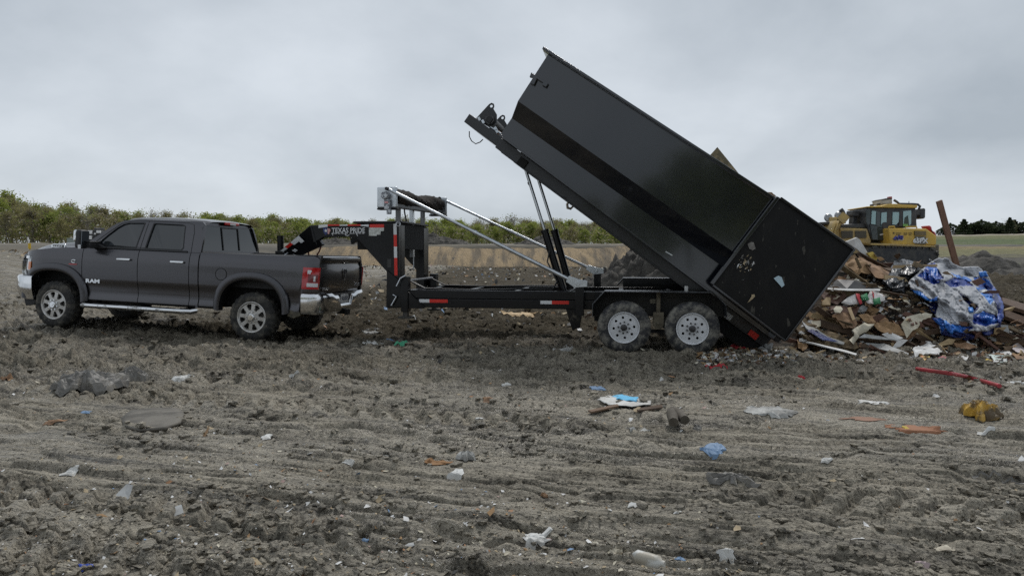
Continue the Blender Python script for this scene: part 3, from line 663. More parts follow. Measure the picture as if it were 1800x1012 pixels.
# towing mirrors
for sg in (-1, 1):
    mb = MB(); mb.obox((-3.03, sg*1.20, 1.605), (.13, .20, .32), (0, rad(3), 0)); mi_ = mb.build('side_mirror', darkp, TR, bevel=.04, seg=3)
    mb = MB(); mb.obox((-3.085, sg*1.20, 1.66), (.07, .206, .20), (0, rad(3), 0)); mb.build('mirror_cap', chrome, mi_, bevel=.03, seg=3)
    mb = MB(); mb.obox((-2.966, sg*1.20, 1.61), (.006, .165, .27), (0, rad(3), 0)); mb.build('mirror_glass', M('mirror_glass', (.25, .27, .29), .03, metal=1), mi_)
    mb = MB(); mb.obox((-2.985, sg*1.305, 1.475), (.05, .012, .07)); mb.build('mirror_lamp', clearl, mi_)
    mb = MB(); mb.bar((-2.99, sg*1.04, 1.50), (-2.90, sg*1.04, 1.50), .26, .09); mb.bar((-2.99, sg*1.04, 1.56), (-2.90, sg*1.04, 1.56), .26, .03); mb.prism([(-3.02, 1.46), (-2.99, 1.56), (-2.80, 1.50), (-2.74, 1.47), (-2.80, 1.455)], sg*.945, sg*.985); mb.build('mirror_arm', darkp, mi_, bevel=.01)
# lettering and badges on the near side
text_mesh('door_lettering', 'RAM', .088, chrome, doors[-1, 0], (-2.985, -Ys(-3, .87)-.004, .875), (1, 0, 0), (0, 0, 1), .004, 1.55, .004)
mb = MB(); mb.tube([(-3.36+.042*math.cos(a), -1.006, 1.205+.026*math.sin(a)) for a in np.linspace(.6, 5.5, 10)], .011, 6); fb = mb.build('fender_badge', chrome, TR)
mb = MB(); mb.prism([(-3.46, 1.145), (-3.30, 1.145), (-3.29, 1.165), (-3.45, 1.165)], -1.012, -1.004); mb.build('badge_bar', M('badge_red', (.45, .07, .07), .4), fb)
mb = MB(); mb.lathe([(.001, 0), (.095, 0), (.10, .003), (.105, .003)], (-.525, -Ys(-.5, 1.116)-.004, 1.116), 30); ff = mb.build('fuel_door', paint, TR, smooth=30)
mb = MB(); mb.tube([(-.525+.103*math.cos(a), -Ys(-.5, 1.116)-.003, 1.116+.103*math.sin(a)) for a in np.linspace(0, 2*math.pi, 32)], .004, 5, caps=False); mb.build('fuel_door_gap', cave, ff)
# wheels
def tyre_mesh(R, W, rr, tread, n=84, lug=.012):
    mb = MB(); v = []; f = []
    prof = [(rr-.012, .06), (rr, .012), (rr+.012, 0), (rr+.4*(R-rr), -.012+.0), (R-.055, 0), (R-.022, .018), (R, .042), (R, W*.28), (R-.004, W*.30), (R, W*.33), (R, W*.5)]
    prof = prof + [(r, W-y) for r, y in reversed(prof[:-1])]; k = len(prof)
    for j in range(n):
        a = 2*math.pi*j/n
        for i, (r, y) in enumerate(prof):
            if 4 < i < k-5:
                ph = (j + (1 if 7 <= i < k-8 else 0)*2) % 4
                if ph in (0, 1): r -= lug if 5 < i < k-6 else lug*.8
            v.append((r*math.cos(a), y, r*math.sin(a)))
    for j in range(n):
        q = (j+1) % n; f += [(j*k+i, j*k+i+1, q*k+i+1, q*k+i) for i in range(k-1)]
    return mb.add(v, f)
def rim_truck():
    mb = MB(); R = .262
    mb.lathe([(R-.012, .16), (R-.02, .03), (R, .018), (R+.004, .004), (R-.006, -.002), (R-.02, .004), (R-.028, .016)], (0, 0, 0), 48)
    hs = []
    for k in range(8):
        a0 = math.pi/8 + k*math.pi/4
        hs.append([(r*math.cos(a0+da), r*math.sin(a0+da)) for r, da in ((.124, -.09), (.132, -.16), (.170, -.21), (.206, -.245), (.222, -.19), (.226, 0), (.222, .19), (.206, .245), (.170, .21), (.132, .16), (.124, .09))])
    mb.prism([(.236*math.cos(a), .236*math.sin(a)) for a in np.linspace(0, 2*math.pi, 49)[:-1]], .018, .05, holes=hs)
    return mb
def place_wheel(tyre, rim, cap, nuts, back, loc, parent, sg, name='wheel', rot=0.0, mats=None, steer=0):
    wh = empty(name, loc, (0, rot, math.pi*(sg > 0) + steer)); wh.parent = parent
    for nm, mb_, mt, sm in (('tyre', tyre, mats[0], 40), ('rim', rim, mats[1], 35), ('hub_cap', cap, mats[2], 40), ('lug_nut', nuts, mats[3], 40), ('brake_disc', back, mats[4], 40)):
        if mb_ is None: continue
        if isinstance(mb_, list):
            for q in mb_:
                o = bpy.data.objects.new(nm, q); COL.objects.link(o); o.parent = wh
        else:
            o = bpy.data.objects.new(nm, mb_); COL.objects.link(o); o.parent = wh
    return wh
def as_mesh(mb, mt, sm=40, bevel=0):
    o = mb.build('tmp', mt, smooth=sm); me = o.data; bpy.data.objects.remove(o); return me
ty = as_mesh(tyre_mesh(.422, .285, .262, 'at', 96), rubber, 30); ri = as_mesh(rim_truck(), alu, 30)
cp = as_mesh(MB().lathe([(.001, -.03), (.05, -.03), (.06, -.022), (.064, .03)], (0, 0, 0), 24).add(*(lambda q: (q.v, q.f))(MB().prism([(-.03, .03), (.03, .03), (.02, -.01), (0, -.035), (-.02, -.01)], -.034, -.028))), chrome, 35)
nu = [as_mesh(MB().lathe([(.001, -.012), (.012, -.012), (.015, .022)], (.088*math.cos(a), 0, .088*math.sin(a)), 8), chrome, 35) for a in np.linspace(0, 2*math.pi, 9)[:-1]]
bk = as_mesh(MB().lathe([(.001, .07), (.175, .07), (.18, .085), (.24, .12), (.262, .27), (.001, .27)], (0, 0, 0), 32), M('brake_dark', (.035, .033, .03), .6, (.07, .065, .055), 8), 35)
WM = (None,)*5
for sg in (-1, 1):
    for x, st in ((-3.785, rad(-2)), (.035, 0)):
        place_wheel(ty, ri, cp, nu, bk, (x, sg*.985, .415), TR, sg, mats=WM, rot=random.random()*6 if False else (.25 if x < -1 else .12), steer=st)
# small tag in the wheel well, seen above the rear tyre
mb = MB(); mb.box(.03, .14, -.735, -.72, .915, .965); mb.build('well_label', whitet, TR)
mb = MB(); mb.box(-.06, .17, -.72, -.70, .90, .985); mb.build('well_bracket', darkp, TR)
# ------------------------------------------------------------------ gooseneck trailer
TLOC, TYAW = (1.69, 10.27, 0.0), rad(-10)
TF = Frame(TLOC, TYAW); P = TF.p; P3 = TF.p3
TL = empty('gooseneck_trailer', TLOC, (0, 0, TYAW))
tag(TL, 'black gooseneck dump trailer with tandem white wheels and raised lift cylinders', 'trailer')
LN, LF = .42, 2.10          # outer faces of the frame, near and far
def px(poly, lat): return [P(a, b, lat) for a, b in poly]
xn = P(690, 450, LN)[0]
# neck arms: slanted nose runs in towards the coupler
neck = px([(545, 396), (691, 393.5), (701, 393.5), (701, 541.5), (680, 541.5), (679.4, 477), (624.5, 416), (568, 417), (551, 427)], LN)
LC = 1.26
def arm(sg):
    lat = LN if sg < 0 else LF; s = 1 if sg < 0 else -1
    mb = MB(); mb.prism(neck, lat, lat + s*.11)
    return mb.build('gooseneck_arm', bmetal, TL, bevel=.008)
arms = [arm(-1), arm(1)]
def qpt(pxl, lat, dl=0):
    x, z = P(pxl[0], pxl[1], lat); return (x, lat+dl, z)
xk, zk = P(545, 396, LN); xl, zl_ = P(551, 427, LN); xt, zt_ = P(487.5, 443, .80); xu, zu = P(518, 452, .80)
for s_, la in ((1, LN), (-1, LF)):
    mb = MB(); lc = LC - s_*.42
    v = [(xk, la, zk), (xl+.16, la, zl_-.03), (xl+.16, la+s_*.11, zl_-.03), (xk, la+s_*.11, zk), (xt, lc, zt_), (xu, lc, zu), (xu, lc+s_*.11, zu), (xt, lc+s_*.11, zt_)]
    if s_ < 0: break
    mb.add(v, [(0,1,2,3), (7,6,5,4), (0,4,5,1), (1,5,6,2), (2,6,7,3), (3,7,4,0)]); mb.build('neck_nose', bmetal, TL, bevel=.008)
    mb = MB(); a = Vector((xk+.02, la-s_*.004, zk-.01)); b = Vector(v[1]) + Vector((-.10, -s_*.004, 0)); mb.tube([a, b], .008, 6); mb.build('neck_weld', bmetal, TL)
mb = MB(); mb.box(xt-.05, xt+.10, LC-.45, LC+.12, zt_-.12, zt_+.02); mb.build('neck_cross_plate', bmetal, TL, bevel=.006)
cx, cz = P(493, 430, LC); cz1 = P(493, 414, LC)[1]
mb = MB(); mb.lathe([(.001, 0), (.055, 0)], (0, 0, 0), 4); mb = MB(); mb.tube([(cx, LC, .98), (cx, LC, cz1)], .058, 16); mb.build('coupler_post', bmetal, TL, smooth=40)
mb = MB(); mb.tube([(cx, LC, .93), (cx, LC, 1.2)], .085, 16); mb.box(cx-.03, cx+.25, LC-.06, LC+.06, 1.35, 1.45); mb.build('coupler', bmetal, TL, smooth=40)
mb = MB()
for a in ((505, 445), (511, 446), (500, 447)): mb.obox(P3(*a, .85), (.05, .03, .05), (.3, .4, .2))
mb.tube([P3(500, 449, .82), P3(508, 443, .82), P3(515, 446, .82), P3(522, 450, .82)], .012, 6); mb.build('latch_chain', steel, TL)
# upright posts behind the arms (thickness seen from the rear)
for la, s in ((LN, 1), (LF, -1)): MB().box(P(691, 450, LN)[0]+.0, P(701, 450, LN)[0]+.004, la+s*.11, la+s*.30, P(690, 541, LN)[1], P(690, 394, LN)[1]-.01).build('gooseneck_upright', bmetal, TL, bevel=.006)
# tool box and cover plate between the arms
x0, x1 = P(622, 393, LN)[0], P(700, 393, LN)[0]; zt = P(650, 394, LN)[1]
mb = MB(); mb.box(x0, x1, LN+.13, LF-.13, zt-.42, zt+.015); mb.build('tool_box', cave, TL, bevel=.008)
mb = MB(); mb.box(x0-.05, x1+.03, LN+.08, LF-.08, zt+.02, zt+.055); mb.build('tool_box_lid', M('lid_black', (.02, .021, .022), .45), TL, bevel=.01)
# tapes, labels, lettering
def decal(name, poly, lat, mat, par, th=.004, d=-1):
    mb = MB(); mb.prism(px(poly, lat + d*.003), lat + d*.006, lat + d*.0015); return mb.build(name, mat, par)
A = arms[0]
for i, (a, b, m_) in enumerate(((560, 576, whitet), (576, 597, redt), (597, 611, whitet), (611, 634, redt), (634, 648, whitet))):
    decal('reflective_tape', [(a, 394.6+(0 if m_ is redt else .6)), (b, 394.4), (b, 398.6 if i in (0, 4) else 396.8), (a, 400.8 if i == 0 else 397)], LN, m_, A)
decal('warning_label', [(650, 394.2), (675, 394.2), (675, 400), (650, 400)], LN, redt, A); decal('warning_label', [(648.6, 400.2), (675, 400.2), (675, 406.2), (669, 406.2), (669, 412.5), (662, 412.5), (662, 414.5), (648.6, 414.5)], LN, M('label_white', (.60, .61, .58), .5, (.42, .43, .40), 35, lo=.45, hi=.55), A)
for a, b, m_ in ((393.5, 412.5, whitet), (412.5, 433.5, redt), (433.5, 453, whitet), (453, 484, redt)):
    decal('reflective_tape', [(691.6+(a-393)*.02, a), (697+(a-393)*.02, a), (697+(b-393)*.02, b), (691.6+(b-393)*.02, b)], LN, m_, A)
# tape on the slanted nose (its plane turns in towards the coupler)
def nose(t, q, lift=.006):
    a = Vector((xk, LN, zk)).lerp(Vector((xt, LC-.42, zt_)), t); b = Vector((xl+.16, LN, zl_-.03)).lerp(Vector((xu, LC-.42, zu)), t); n = Vector((-.2, -1, 0)).normalized()
    return a.lerp(b, q) + n*lift
for (t0, t1, q0, q1, m_) in ((.36, .62, .03, .27, whitet), (.62, .80, .03, .20, redt), (.80, 1.0, .03, .20, whitet), (.36, .46, .27, .42, whitet), (.70, .80, .46, .66, whitet)):
    v = [nose(t, q, l) for l in (.002, .006) for t, q in ((t0, q0), (t1, q0), (t1, q1), (t0, q1))]
    MB().add(v, [(0,1,2,3), (7,6,5,4), (0,4,5,1), (1,5,6,2), (2,6,7,3), (3,7,4,0)]).build('reflective_tape', m_, A)
lx, lz = P(612.5, 405.3, LN)
text_mesh('neck_lettering', 'TEXAS PRIDE', .118, whitet, A, (lx, LN-.004, lz), (1, 0, 0), (0, 0, 1), .003, .86, .0012)
mb = MB()   # serifs and swashes that give the lettering its western look
wA, wB = P(583, 405, LN)[0], P(641, 405, LN)[0]
nL = 10; 
for i, t in enumerate((.02, .11, .22, .33, .44, .57, .66, .765, .85, .945)):
    xx = wA + (wB-wA)*t
    mb.box(xx-.015, xx+.028, LN-.0075, LN-.004, lz-.052, lz-.043)
mb.tube([(wA+(wB-wA)*.40, LN-.005, lz-.05), (wA+(wB-wA)*.44, LN-.005, lz-.078), (wA+(wB-wA)*.50, LN-.005, lz-.088), (wA+(wB-wA)*.54, LN-.005, lz-.07)], .006, 5)
mb.tube([(wA+(wB-wA)*.74, LN-.005, lz-.03), (wA+(wB-wA)*.77, LN-.005, lz-.07), (wA+(wB-wA)*.80, LN-.005, lz-.092)], [.007, .006, .004], 5)
mb.tube([(wA+(wB-wA)*.03, LN-.005, lz-.04), (wA+(wB-wA)*.04, LN-.005, lz-.085)], [.007, .003], 5)
mb.build('lettering_serif', whitet, A)
sx, sz = P(576.5, 405.5, LN)
star = [(sx-.035+(.034 if i % 2 == 0 else .014)*math.sin(i*math.pi/5), sz+(.034 if i % 2 == 0 else .014)*math.cos(i*math.pi/5)) for i in range(10)]
mb = MB(); mb.prism([(sx-.085, sz+.05), (sx-.01, sz+.055), (sx+.0, sz-.05), (sx-.05, sz-.07), (sx-.085, sz-.01)], LN-.004, LN-.001); lg = mb.build('logo_blue_field', M('logo_blue', (.02, .035, .14), .5), A)
MB().prism(star, LN-.008, LN-.005).build('logo_star', whitet, lg)
MB().prism([(sx-.008, sz+.045), (sx+.04, sz+.03), (sx+.05, sz), (sx+.03, sz-.02), (sx+.02, sz-.06), (sx-.004, sz-.05)], LN-.0045, LN-.001).build('logo_map', M('logo_pink', (.55, .30, .28), .5), lg)
# electrical plate and hinge on the near upright
decal('latch_plate', [(681, 455), (688, 455), (688, 470), (681, 470)], LN, M('latch_dark', (.03, .03, .03), .4), A, d=-1)
mb = MB(); q = P3(700, 394, LN-.05); mb.tube([(q[0]+.035*math.cos(a), q[1], q[2]+.035*math.sin(a)) for a in np.linspace(0, 6.28, 14)], .008, 6, caps=False); mb.build('lashing_ring', steel, TL)
# hoses
hr = M('red_hose', (.13, .022, .016), .5); hk = M('black_hose', (.015, .015, .016), .5)
for pts, m_ in (([(541, 428), (542, 440), (543, 450)], hr), ([(564, 420), (565, 430), (562, 440), (556, 451)], hr), ([(517, 444), (521, 452)], hr)):
    MB().tube([P3(a, b, .9) for a, b in pts], .014, 8).build('brake_hose', m_, TL)
# main frame rails with crossmembers
xa, xb = P(700, 520, LN)[0], P(1285, 520, LN)[0]; z0 = .628; zm = .770; z1 = .912
for la, s in ((LN, 1), (LF, -1)):
    mb = MB(); mb.box(xa, xb, la, la+s*.09, zm+.003, z1); r_ = mb.build('frame_rail', bmetal, TL, bevel=.01)
    mb = MB(); mb.box(xa, xb-.1, la-s*.012, la+s*.08, z0, zm); mb.build('lower_rail', bmetal, TL, bevel=.008)
mb = MB()
for xx in (xa+.25, xa+1.05, xa+1.9, xa+2.75, xa+3.6, xa+4.4): mb.box(xx, xx+.08, LN+.09, LF-.09, zm+.02, z1-.012)
mb.build('crossmember', bmetal, TL, bevel=.006)
mb = MB(); mb.box(xa-.02, xa+.30, LN+.09, LF-.09, z1-.06, z1-.03); mb.build('front_deck_plate', M('deck_plate', (.05, .052, .056), .35, metal=.3), TL)
for (a, b, c_) in ((737, 755, 787), (950, 970, 1000)):
    for q0, q1, m_ in ((a, b, whitet), (b, c_, redt)):
        X0, X1 = P(q0, 530, LN-.012)[0], P(q1, 530, LN-.012)[0]
        mb = MB(); mb.box(X0, X1, LN-.016, LN-.0125, zm-.062, zm-.008); mb.build('reflective_tape', m_, TL)
# front gussets, jacks
for la, s in ((LN, 1), (LF, -1)):
    xj0, xj1 = P(706.5, 520, LN)[0], P(719, 520, LN)[0]
    mb = MB(); mb.box(xj0, xj1, la-s*.06, la+s*.10, .55, 1.135); o = mb.build('landing_jack', bmetal, TL, bevel=.008)
    mb = MB(); mb.box(xj0+.025, xj1-.025, la-s*.035, la+s*.07, .47, .56); mb.build('jack_leg', M('jack_steel', (.03, .03, .03), .5, (.09, .08, .065), 7), o)
    mb = MB(); mb.box(xj0-.05, xj1+.05, la-s*.07, la+s*.11, .44, .47); mb.build('jack_foot', M('jack_foot', (.05, .047, .04), .8), o)
    xg = P(762, 520, LN)[0]
    mb = MB(); mb.prism([(xj1, z1-.02), (xj1, z0-.02), (P(748, 541, LN)[0], z0-.02)], la-s*.035, la-s*.015); mb.bar((xj1, la-s*.03, z1-.04), (P(748, 541, LN)[0], la-s*.03, z0), .03, .012); mb.build('corner_gusset', bmetal, TL, bevel=.003)
    mb = MB(); mb.prism([(P(680, 541, LN)[0], z0), (P(706, 541, LN)[0]+.02, z0), (P(706, 500, LN)[0]+.02, 1.02), (P(681, 477, LN)[0], 1.24)], la-s*.03, la-s*.012); mb.build('jack_mount_plate', bmetal, TL, bevel=.004)
jx = (P(712, 486, LN)[0])
mb = MB(); mb.tube([(jx, LN-.05, 1.06), (jx, LF+.02, 1.06)], .022, 10); mb.build('jack_cross_shaft', greyst, TL, smooth=40)
MB().tube([P3(713, 484, LN-.10), P3(704, 489, LN-.12), P3(697, 503, LN-.12)], .014, 8).build('jack_crank', steel, TL, smooth=40)
MB().tube([P3(691, 518, LN-.05), P3(697, 521, LN-.07), P3(688, 537, LN-.07)], .014, 8).build('jack_crank', steel, TL, smooth=40)
# tarp gear: posts, tray, roller, arms
mb = MB()
zT0 = P(710, 372, LN)[1]
for lat_, pxx, m_, nm in ((LN+.12, 700, greyst, 'tarp_post'), (LC, 724, steel, 'tarp_post'), (LF-.05, 743, greyst, 'tarp_post')):
    X = P(pxx, 380, lat_)[0]; mb = MB(); mb.box(X-.035, X+.035, lat_-.04, lat_+.04, 1.45, 2.30 if lat_ > 1 else 2.28); mb.build(nm, m_, TL, bevel=.005)
a = Vector(P3(681, 362, .02)); b = Vector(P3(771, 374.5, 2.44)); d = (b-a).normalized(); nrm = Vector((d.y, -d.x, 0)).normalized()
def along(t, ox=0, oz=0): return a.lerp(b, t) + nrm*ox + Vector((0, 0, oz))
mb = MB()
for ox, oz, sx_, sz_ in ((.0, 0, .16, .02), (-.08, .035, .012, .07), (.08, .02, .012, .05)):
    v = [along(t, ox+i*sx_/2, oz+j*sz_/2) for t in (.03, .97) for i, j in ((-1,-1), (1,-1), (1,1), (-1,1))]
    mb.add(v, [(0,1,2,3), (7,6,5,4), (0,4,5,1), (1,5,6,2), (2,6,7,3), (3,7,4,0)])
mb.build('tarp_tray', M('tray_steel', (.12, .125, .13), .4, metal=.5), TL)
tarpb = M('mesh_tarp', (.008, .007, .006), .9, (.028, .02, .014), 14, bump=.8, bsc=50)
rows = []
for i, t in enumerate(np.linspace(.06, .96, 60)):
    r = []; rb_ = .125 + .018*math.sin(t*9) + .012*random.random()
    for j in range(22):
        q = 2*math.pi*j/21; rr = rb_*(1+.10*math.sin(3*q+t*14)+.05*math.sin(7*q+t*60))
        p_ = along(t, rr*math.cos(q), .15+rr*math.sin(q)*.95); r.append(tuple(p_))
    rows.append(r)
mb = MB().surf(rows); mb.build('tarp_roll', tarpb, TL, smooth=60)
for t, sgn_ in ((.0, -1), (1.0, 1)):
    c_ = along(t, 0, .135); ang = math.atan2(d.y, d.x)
    mb = MB(); mb.obox(c_, (.05, .34, .33), (0, 0, ang)); mb.obox(along(t-.012*sgn_, 0, -.045), (.14, .34, .035), (0, 0, ang), 1)
    hz_ = mb.build('tarp_motor_housing', [steel, darkp], TL, bevel=.02)
    if sgn_ < 0:
        mb = MB(); q = along(-.03, 0, .16); mb.lathe([(.001, -.07), (.055, -.07), (.065, -.02), (.065, .03)], q, 14); mb.obox(along(-.03, .03, .02), (.06, .09, .16), (0, 0, ang)); mb.obox(along(-.03, .06, -.09), (.05, .07, .09), (0, 0, ang)); mb.build('tarp_motor', [M('motor_grey', (.16, .17, .19), .35, (.5, .52, .54), 22, metal=.6, lo=.45, hi=.55)], hz_, bevel=.006)
        mb = MB(); mb.obox(along(-.05, .035, .05), (.006, .06, .03), (0, 0, ang)); mb.build('motor_sticker', M('sticker_pink', (.6, .3, .3), .5), hz_)
for nm, p0, p1, la0, la1, r in (('tarp_arm', (684, 333), (1014, 498), -.02, .20, .030), ('tarp_arm', (776, 349.5), (1046, 476), 2.44, 2.30, .027)):
    p_, q_ = Vector(P3(*p0, la0)), Vector(P3(*p1, la1)); mb = MB(); mb.tube([p_, p_.lerp(q_, .45)], r*.86, 12); mb.tube([p_.lerp(q_, .45), q_], r, 12)
    ar = mb.build(nm, steel, TL, smooth=40)
    mb = MB(); mb.tube([p_ + Vector((-.03, -.05, .01)), p_ + Vector((-.01, .09, .0))], .028, 10); mb.build('arm_elbow', darkp, ar, smooth=40)
    mb = MB(); mb.tube([p_.lerp(q_, .46), p_.lerp(q_, .47)], r*1.25, 12); mb.build('arm_clamp', steel, ar, smooth=40)
    dd = (q_-p_).normalized(); up = Vector((dd.z, 0, -dd.x)).normalized()*-1
    mb = MB(); s0 = q_-dd*.16
    for oy in (-.045, .045): mb.prism([(v_.x, v_.z) for v_ in (s0+up*.05, q_+up*.07, q_+Vector((.16, 0, .04)), q_+Vector((.16, 0, -.05)), q_-up*.07, s0-up*.05)], q_.y+oy-.006, q_.y+oy+.006)
    mb.tube([q_+Vector((.02, -.075, 0)), q_+Vector((.02, .075, 0))], .035, 12); mb.build('arm_pivot', steel, ar, bevel=.003)
    mb = MB(); mb.box(q_.x-.02, q_.x+.11, q_.y-.05, q_.y+.07, .55, q_.z-.03); mb.build('pivot_post', bmetal, TL, bevel=.006)
mb = MB(); hh = [along(.24, .05, -.03), Vector(P3(711, 372, .95)), Vector(P3(714, 388, .95)), Vector(P3(711, 398, .95)), Vector(P3(704, 401, .9))]; mb.tube(hh, .013, 8); mb.build('motor_cable', hk, TL, smooth=40)
mb = MB(); X = P(728, 400, LF-.4)[0]; mb.tube([(X, LF-.45, 1.95), (X, LF-.45, 1.23)], .010, 6); mb.tube([(X, LF-.45, 1.23), (X-.08, LF-.45, 1.22)], .012, 6); mb.build('pull_rod', steel, TL)
mb = MB(); X = P(705, 420, LN+.3)[0]; mb.box(X, X+.05, LN+.2, LN+.3, 1.62, 1.78); mb.build('junction_box', greyst, TL, bevel=.006)
# fenders
trd = M('tread_plate', (.055, .057, .062), .35, (.10, .105, .11), 45, metal=.5, bump=.6, bsc=60)
def fender(lat0, lat1, dz, nm):
    pts = [(1041, 556), (1041, 534), (1062, 511.5), (1255, 513.5), (1277, 536), (1278, 557)]
    c = [P(a, b, 0.0) for a, b in pts]; c = [(x, z+dz) for x, z in c]; mb = MB()
    inner = [(x*.993+.005, z-.012) for x, z in c]
    mb.prism(c + inner[::-1], lat0, lat1); o = mb.build(nm, trd, TL, bevel=.003)
    return c
cf = fender(-.015, LN-.02, 0, 'fender')
mb = MB(); mb.prism(px([(1062, 514), (1255, 516), (1275, 537), (1275, 556), (1043, 556), (1043, 535)], .36), LN-.045, LN-.03); mb.build('fender_inner_panel', M('inner_panel', (.014, .014, .014), .7, (.035, .033, .028), 3), TL)
zf = cf[2][1]
xf0, xf1 = P(1095, 495, LF)[0], P(1200, 495, LF)[0]
mb = MB(); mb.prism([(P(1083, 500, LF)[0], .93), (xf0, 1.075), (xf0+2.3, 1.075), (xf0+2.5, .9), (xf0+2.46, .9), (xf0+2.28, 1.06), (xf0+.02, 1.06), (P(1083, 500, LF)[0]+.03, .93)], LF+.02, LF+.42); mb.box(xf0, xf0+2.2, LF+.01, LF+.03, .85, 1.06); mb.build('fender', bmetal, TL, bevel=.004)
# suspension between the wheels
brn = M('dusty_brown_steel', (.085, .072, .048), .75, (.14, .12, .085), 10)
xh = P(1157, 540, .3)[0]
mb = MB(); mb.box(xh-.03, xh+.03, .22, .30, .60, zf-.02); sp_ = mb.build('suspension_hanger', brn, TL, bevel=.005)
mb = MB(); mb.prism([(xh-.08, .62), (xh+.08, .62), (xh+.08, .42), (xh+.03, .36), (xh-.03, .36), (xh-.08, .42)], .14, .30); mb.tube([(xh, .11, .46), (xh, .31, .46)], .025, 10); mb.build('equalizer', brn, sp_, bevel=.006)
mb = MB(); mb.box(xh-.22, xh+.24, .20, .27, .30, .35); mb.build('leaf_spring', cave, sp_)
mb = MB(); X = P(1148, 532, .36)[0]; mb.box(X-.045, X+.04, LN-.05, LN-.046, .74, .81); mb.build('axle_label', M('label_dusty', (.22, .20, .15), .6), TL)
for xx in (0, 1.006):
    mb = MB(); mb.tube([(xx, .2, .40), (xx, 2.3, .40)], .06, 10); mb.build('axle', cave, TL, smooth=40)
# a front mud flap bracket and a rear one
mb = MB(); X = P(1008, 555, LN)[0]; mb.prism([(X-.12, z0), (X+.14, z0), (X+.10, .33), (X-.02, .30)], LN+.0, LN+.09); mb.build('frame_bracket', bmetal, TL, bevel=.006)
# pump box under the fender front
mb = MB(); X = P(1047, 545, LN)[0]; mb.box(X-.02, X+.1, LN-.02, LN+.4, .45, .9); mb.build('spring_hanger', cave, TL)
# wheels
def rim_trailer():
    mb = MB(); R = .232
    mb.lathe([(R-.02, .17), (R-.022, .05), (R-.008, .02), (R, .002), (R+.006, -.006), (R+.002, -.012), (R-.010, -.006), (R-.018, .012), (R-.024, .03)], (0, 0, 0), 48)
    hs = [[(.153*math.cos(a)+.020*math.cos(b), .153*math.sin(a)+.020*math.sin(b)) for b in np.linspace(0, 2*math.pi, 15)[:-1]] for a in np.linspace(.2, 2*math.pi+.2, 9)[:-1]]
    mb.prism([(.212*math.cos(a), .212*math.sin(a)) for a in np.linspace(0, 2*math.pi, 49)[:-1]], .012, .02, holes=hs)
    return mb
wpaint = M('white_wheel_paint', (.66, .67, .69), .42, (.58, .59, .60), 6, mud=(0, 1, .13, .13))
t2 = as_mesh(tyre_mesh(.402, .235, .232, 'hw', 96, lug=.005), rubber2, 30); r2_ = as_mesh(rim_trailer(), wpaint, 30)
c2_ = as_mesh(MB().lathe([(.001, -.045), (.034, -.045), (.046, -.036), (.05, 0), (.052, .02)], (0, 0, 0), 24), M('hub_cap_black', (.035, .033, .034), .5), 40)
n2_ = [as_mesh(MB().lathe([(.001, -.008), (.012, -.008), (.015, .016)], (.084*math.cos(a), 0, .084*math.sin(a)), 8), M('lug_dark', (.05, .05, .052), .5), 35) for a in np.linspace(0, 2*math.pi, 9)[:-1]]
b2_ = as_mesh(MB().lathe([(.001, .06), (.2, .06), (.205, .16), (.001, .2)], (0, 0, 0), 24), cave, 35)
for xx in (0.0, 1.006):
    for la, sg in ((.0, -1), (2.52, 1)):
        place_wheel(t2, r2_, c2_, n2_, b2_, (xx, la, .395), TL, sg, mats=WM, rot=.1+xx*.4)
# lift cylinders
for nm, bb, bt, rt, la in (('lift_cylinder', (989, 508), (957, 404), (925.5, 303), .95), ('lift_cylinder', (1003, 508), (974, 404), (945.5, 313), 1.55)):
    b_, t_, r_ = (Vector(P3(*q, la)) for q in (bb, bt, rt)); b_ = t_ + (b_-t_)*1.25; r_ = t_ + (r_-t_)*1.06
    mb = MB(); mb.tube([b_, t_], .062, 18); mb.tube([t_+(b_-t_)*.03, t_], .07, 18); cy = mb.build(nm, bmetal, TL, smooth=40)
    mb = MB(); mb.tube([t_, r_], .026, 14); mb.build('piston_rod', rod, cy, smooth=40)
mb = MB(); q = [P3(*s, 1.2) for s in ((931, 325), (929, 322), (931, 316))]; mb.tube(q, .02, 8); mb.build('rod_eye', darkp, TL)

# ------------------------------------------------------------------ tilting bed frame of the trailer
TA = rad(36.7); ca, sa = math.cos(TA), math.sin(TA)
hx, hz = P(1238, 503.5, .45)           # a point on the line between box floor and bed frame
def uv(x, z): return ((x-hx)*ca - (z-hz)*sa, (x-hx)*sa + (z-hz)*ca)
def xz(u_, v_): return (hx + u_*ca + v_*sa, hz - u_*sa + v_*ca)
u0 = uv(*P(811, 213, .5))[0]; u1 = uv(*P(880, 240, .5))[0]; uE = uv(*P(1352, 600, .5))[0]
def slab(mb, ua, ub, va, vb, la, lb, mi=0): mb.prism([xz(ua, va), xz(ub, va), xz(ub, vb), xz(ua, vb)], la, lb, mi); return mb
bedm = M('bed_frame_black', (.012, .0125, .014), .38, coat=.2)
for la, s in ((.50, 1), (2.02, -1)):
    mb = MB(); slab(mb, u1+.15, uE, -.20, -.012, la, la+s*.09); mb.build('tilt_rail', bedm, TL, bevel=.008)
    mb = MB(); slab(mb, u1+.55, uE-.05, -.012-.0, .03, la-s*.05, la+s*.0); slab(mb, u1+.42, uE, -.205, -.185, la-s*.035, la+s*.1); mb.build('tilt_rail_flange', bedm, TL, bevel=.004)
mb = MB(); slab(mb, u0, u1+.22, -.155, .005, .62, 1.90); mb.build('tilt_tongue', bedm, TL, bevel=.01)
mb = MB(); slab(mb, u1+.02, u1+.17, -.19, -.01, .52, 2.0); mb.build('tilt_front_cross', bedm, TL, bevel=.008)
mb = MB()
for q in (.9, 1.7, 2.5, 3.3, 4.2, 5.0): slab(mb, u1+q, u1+q+.08, -.16, -.02, .59, 1.93)
mb.build('tilt_crossmember', bedm, TL, bevel=.005)
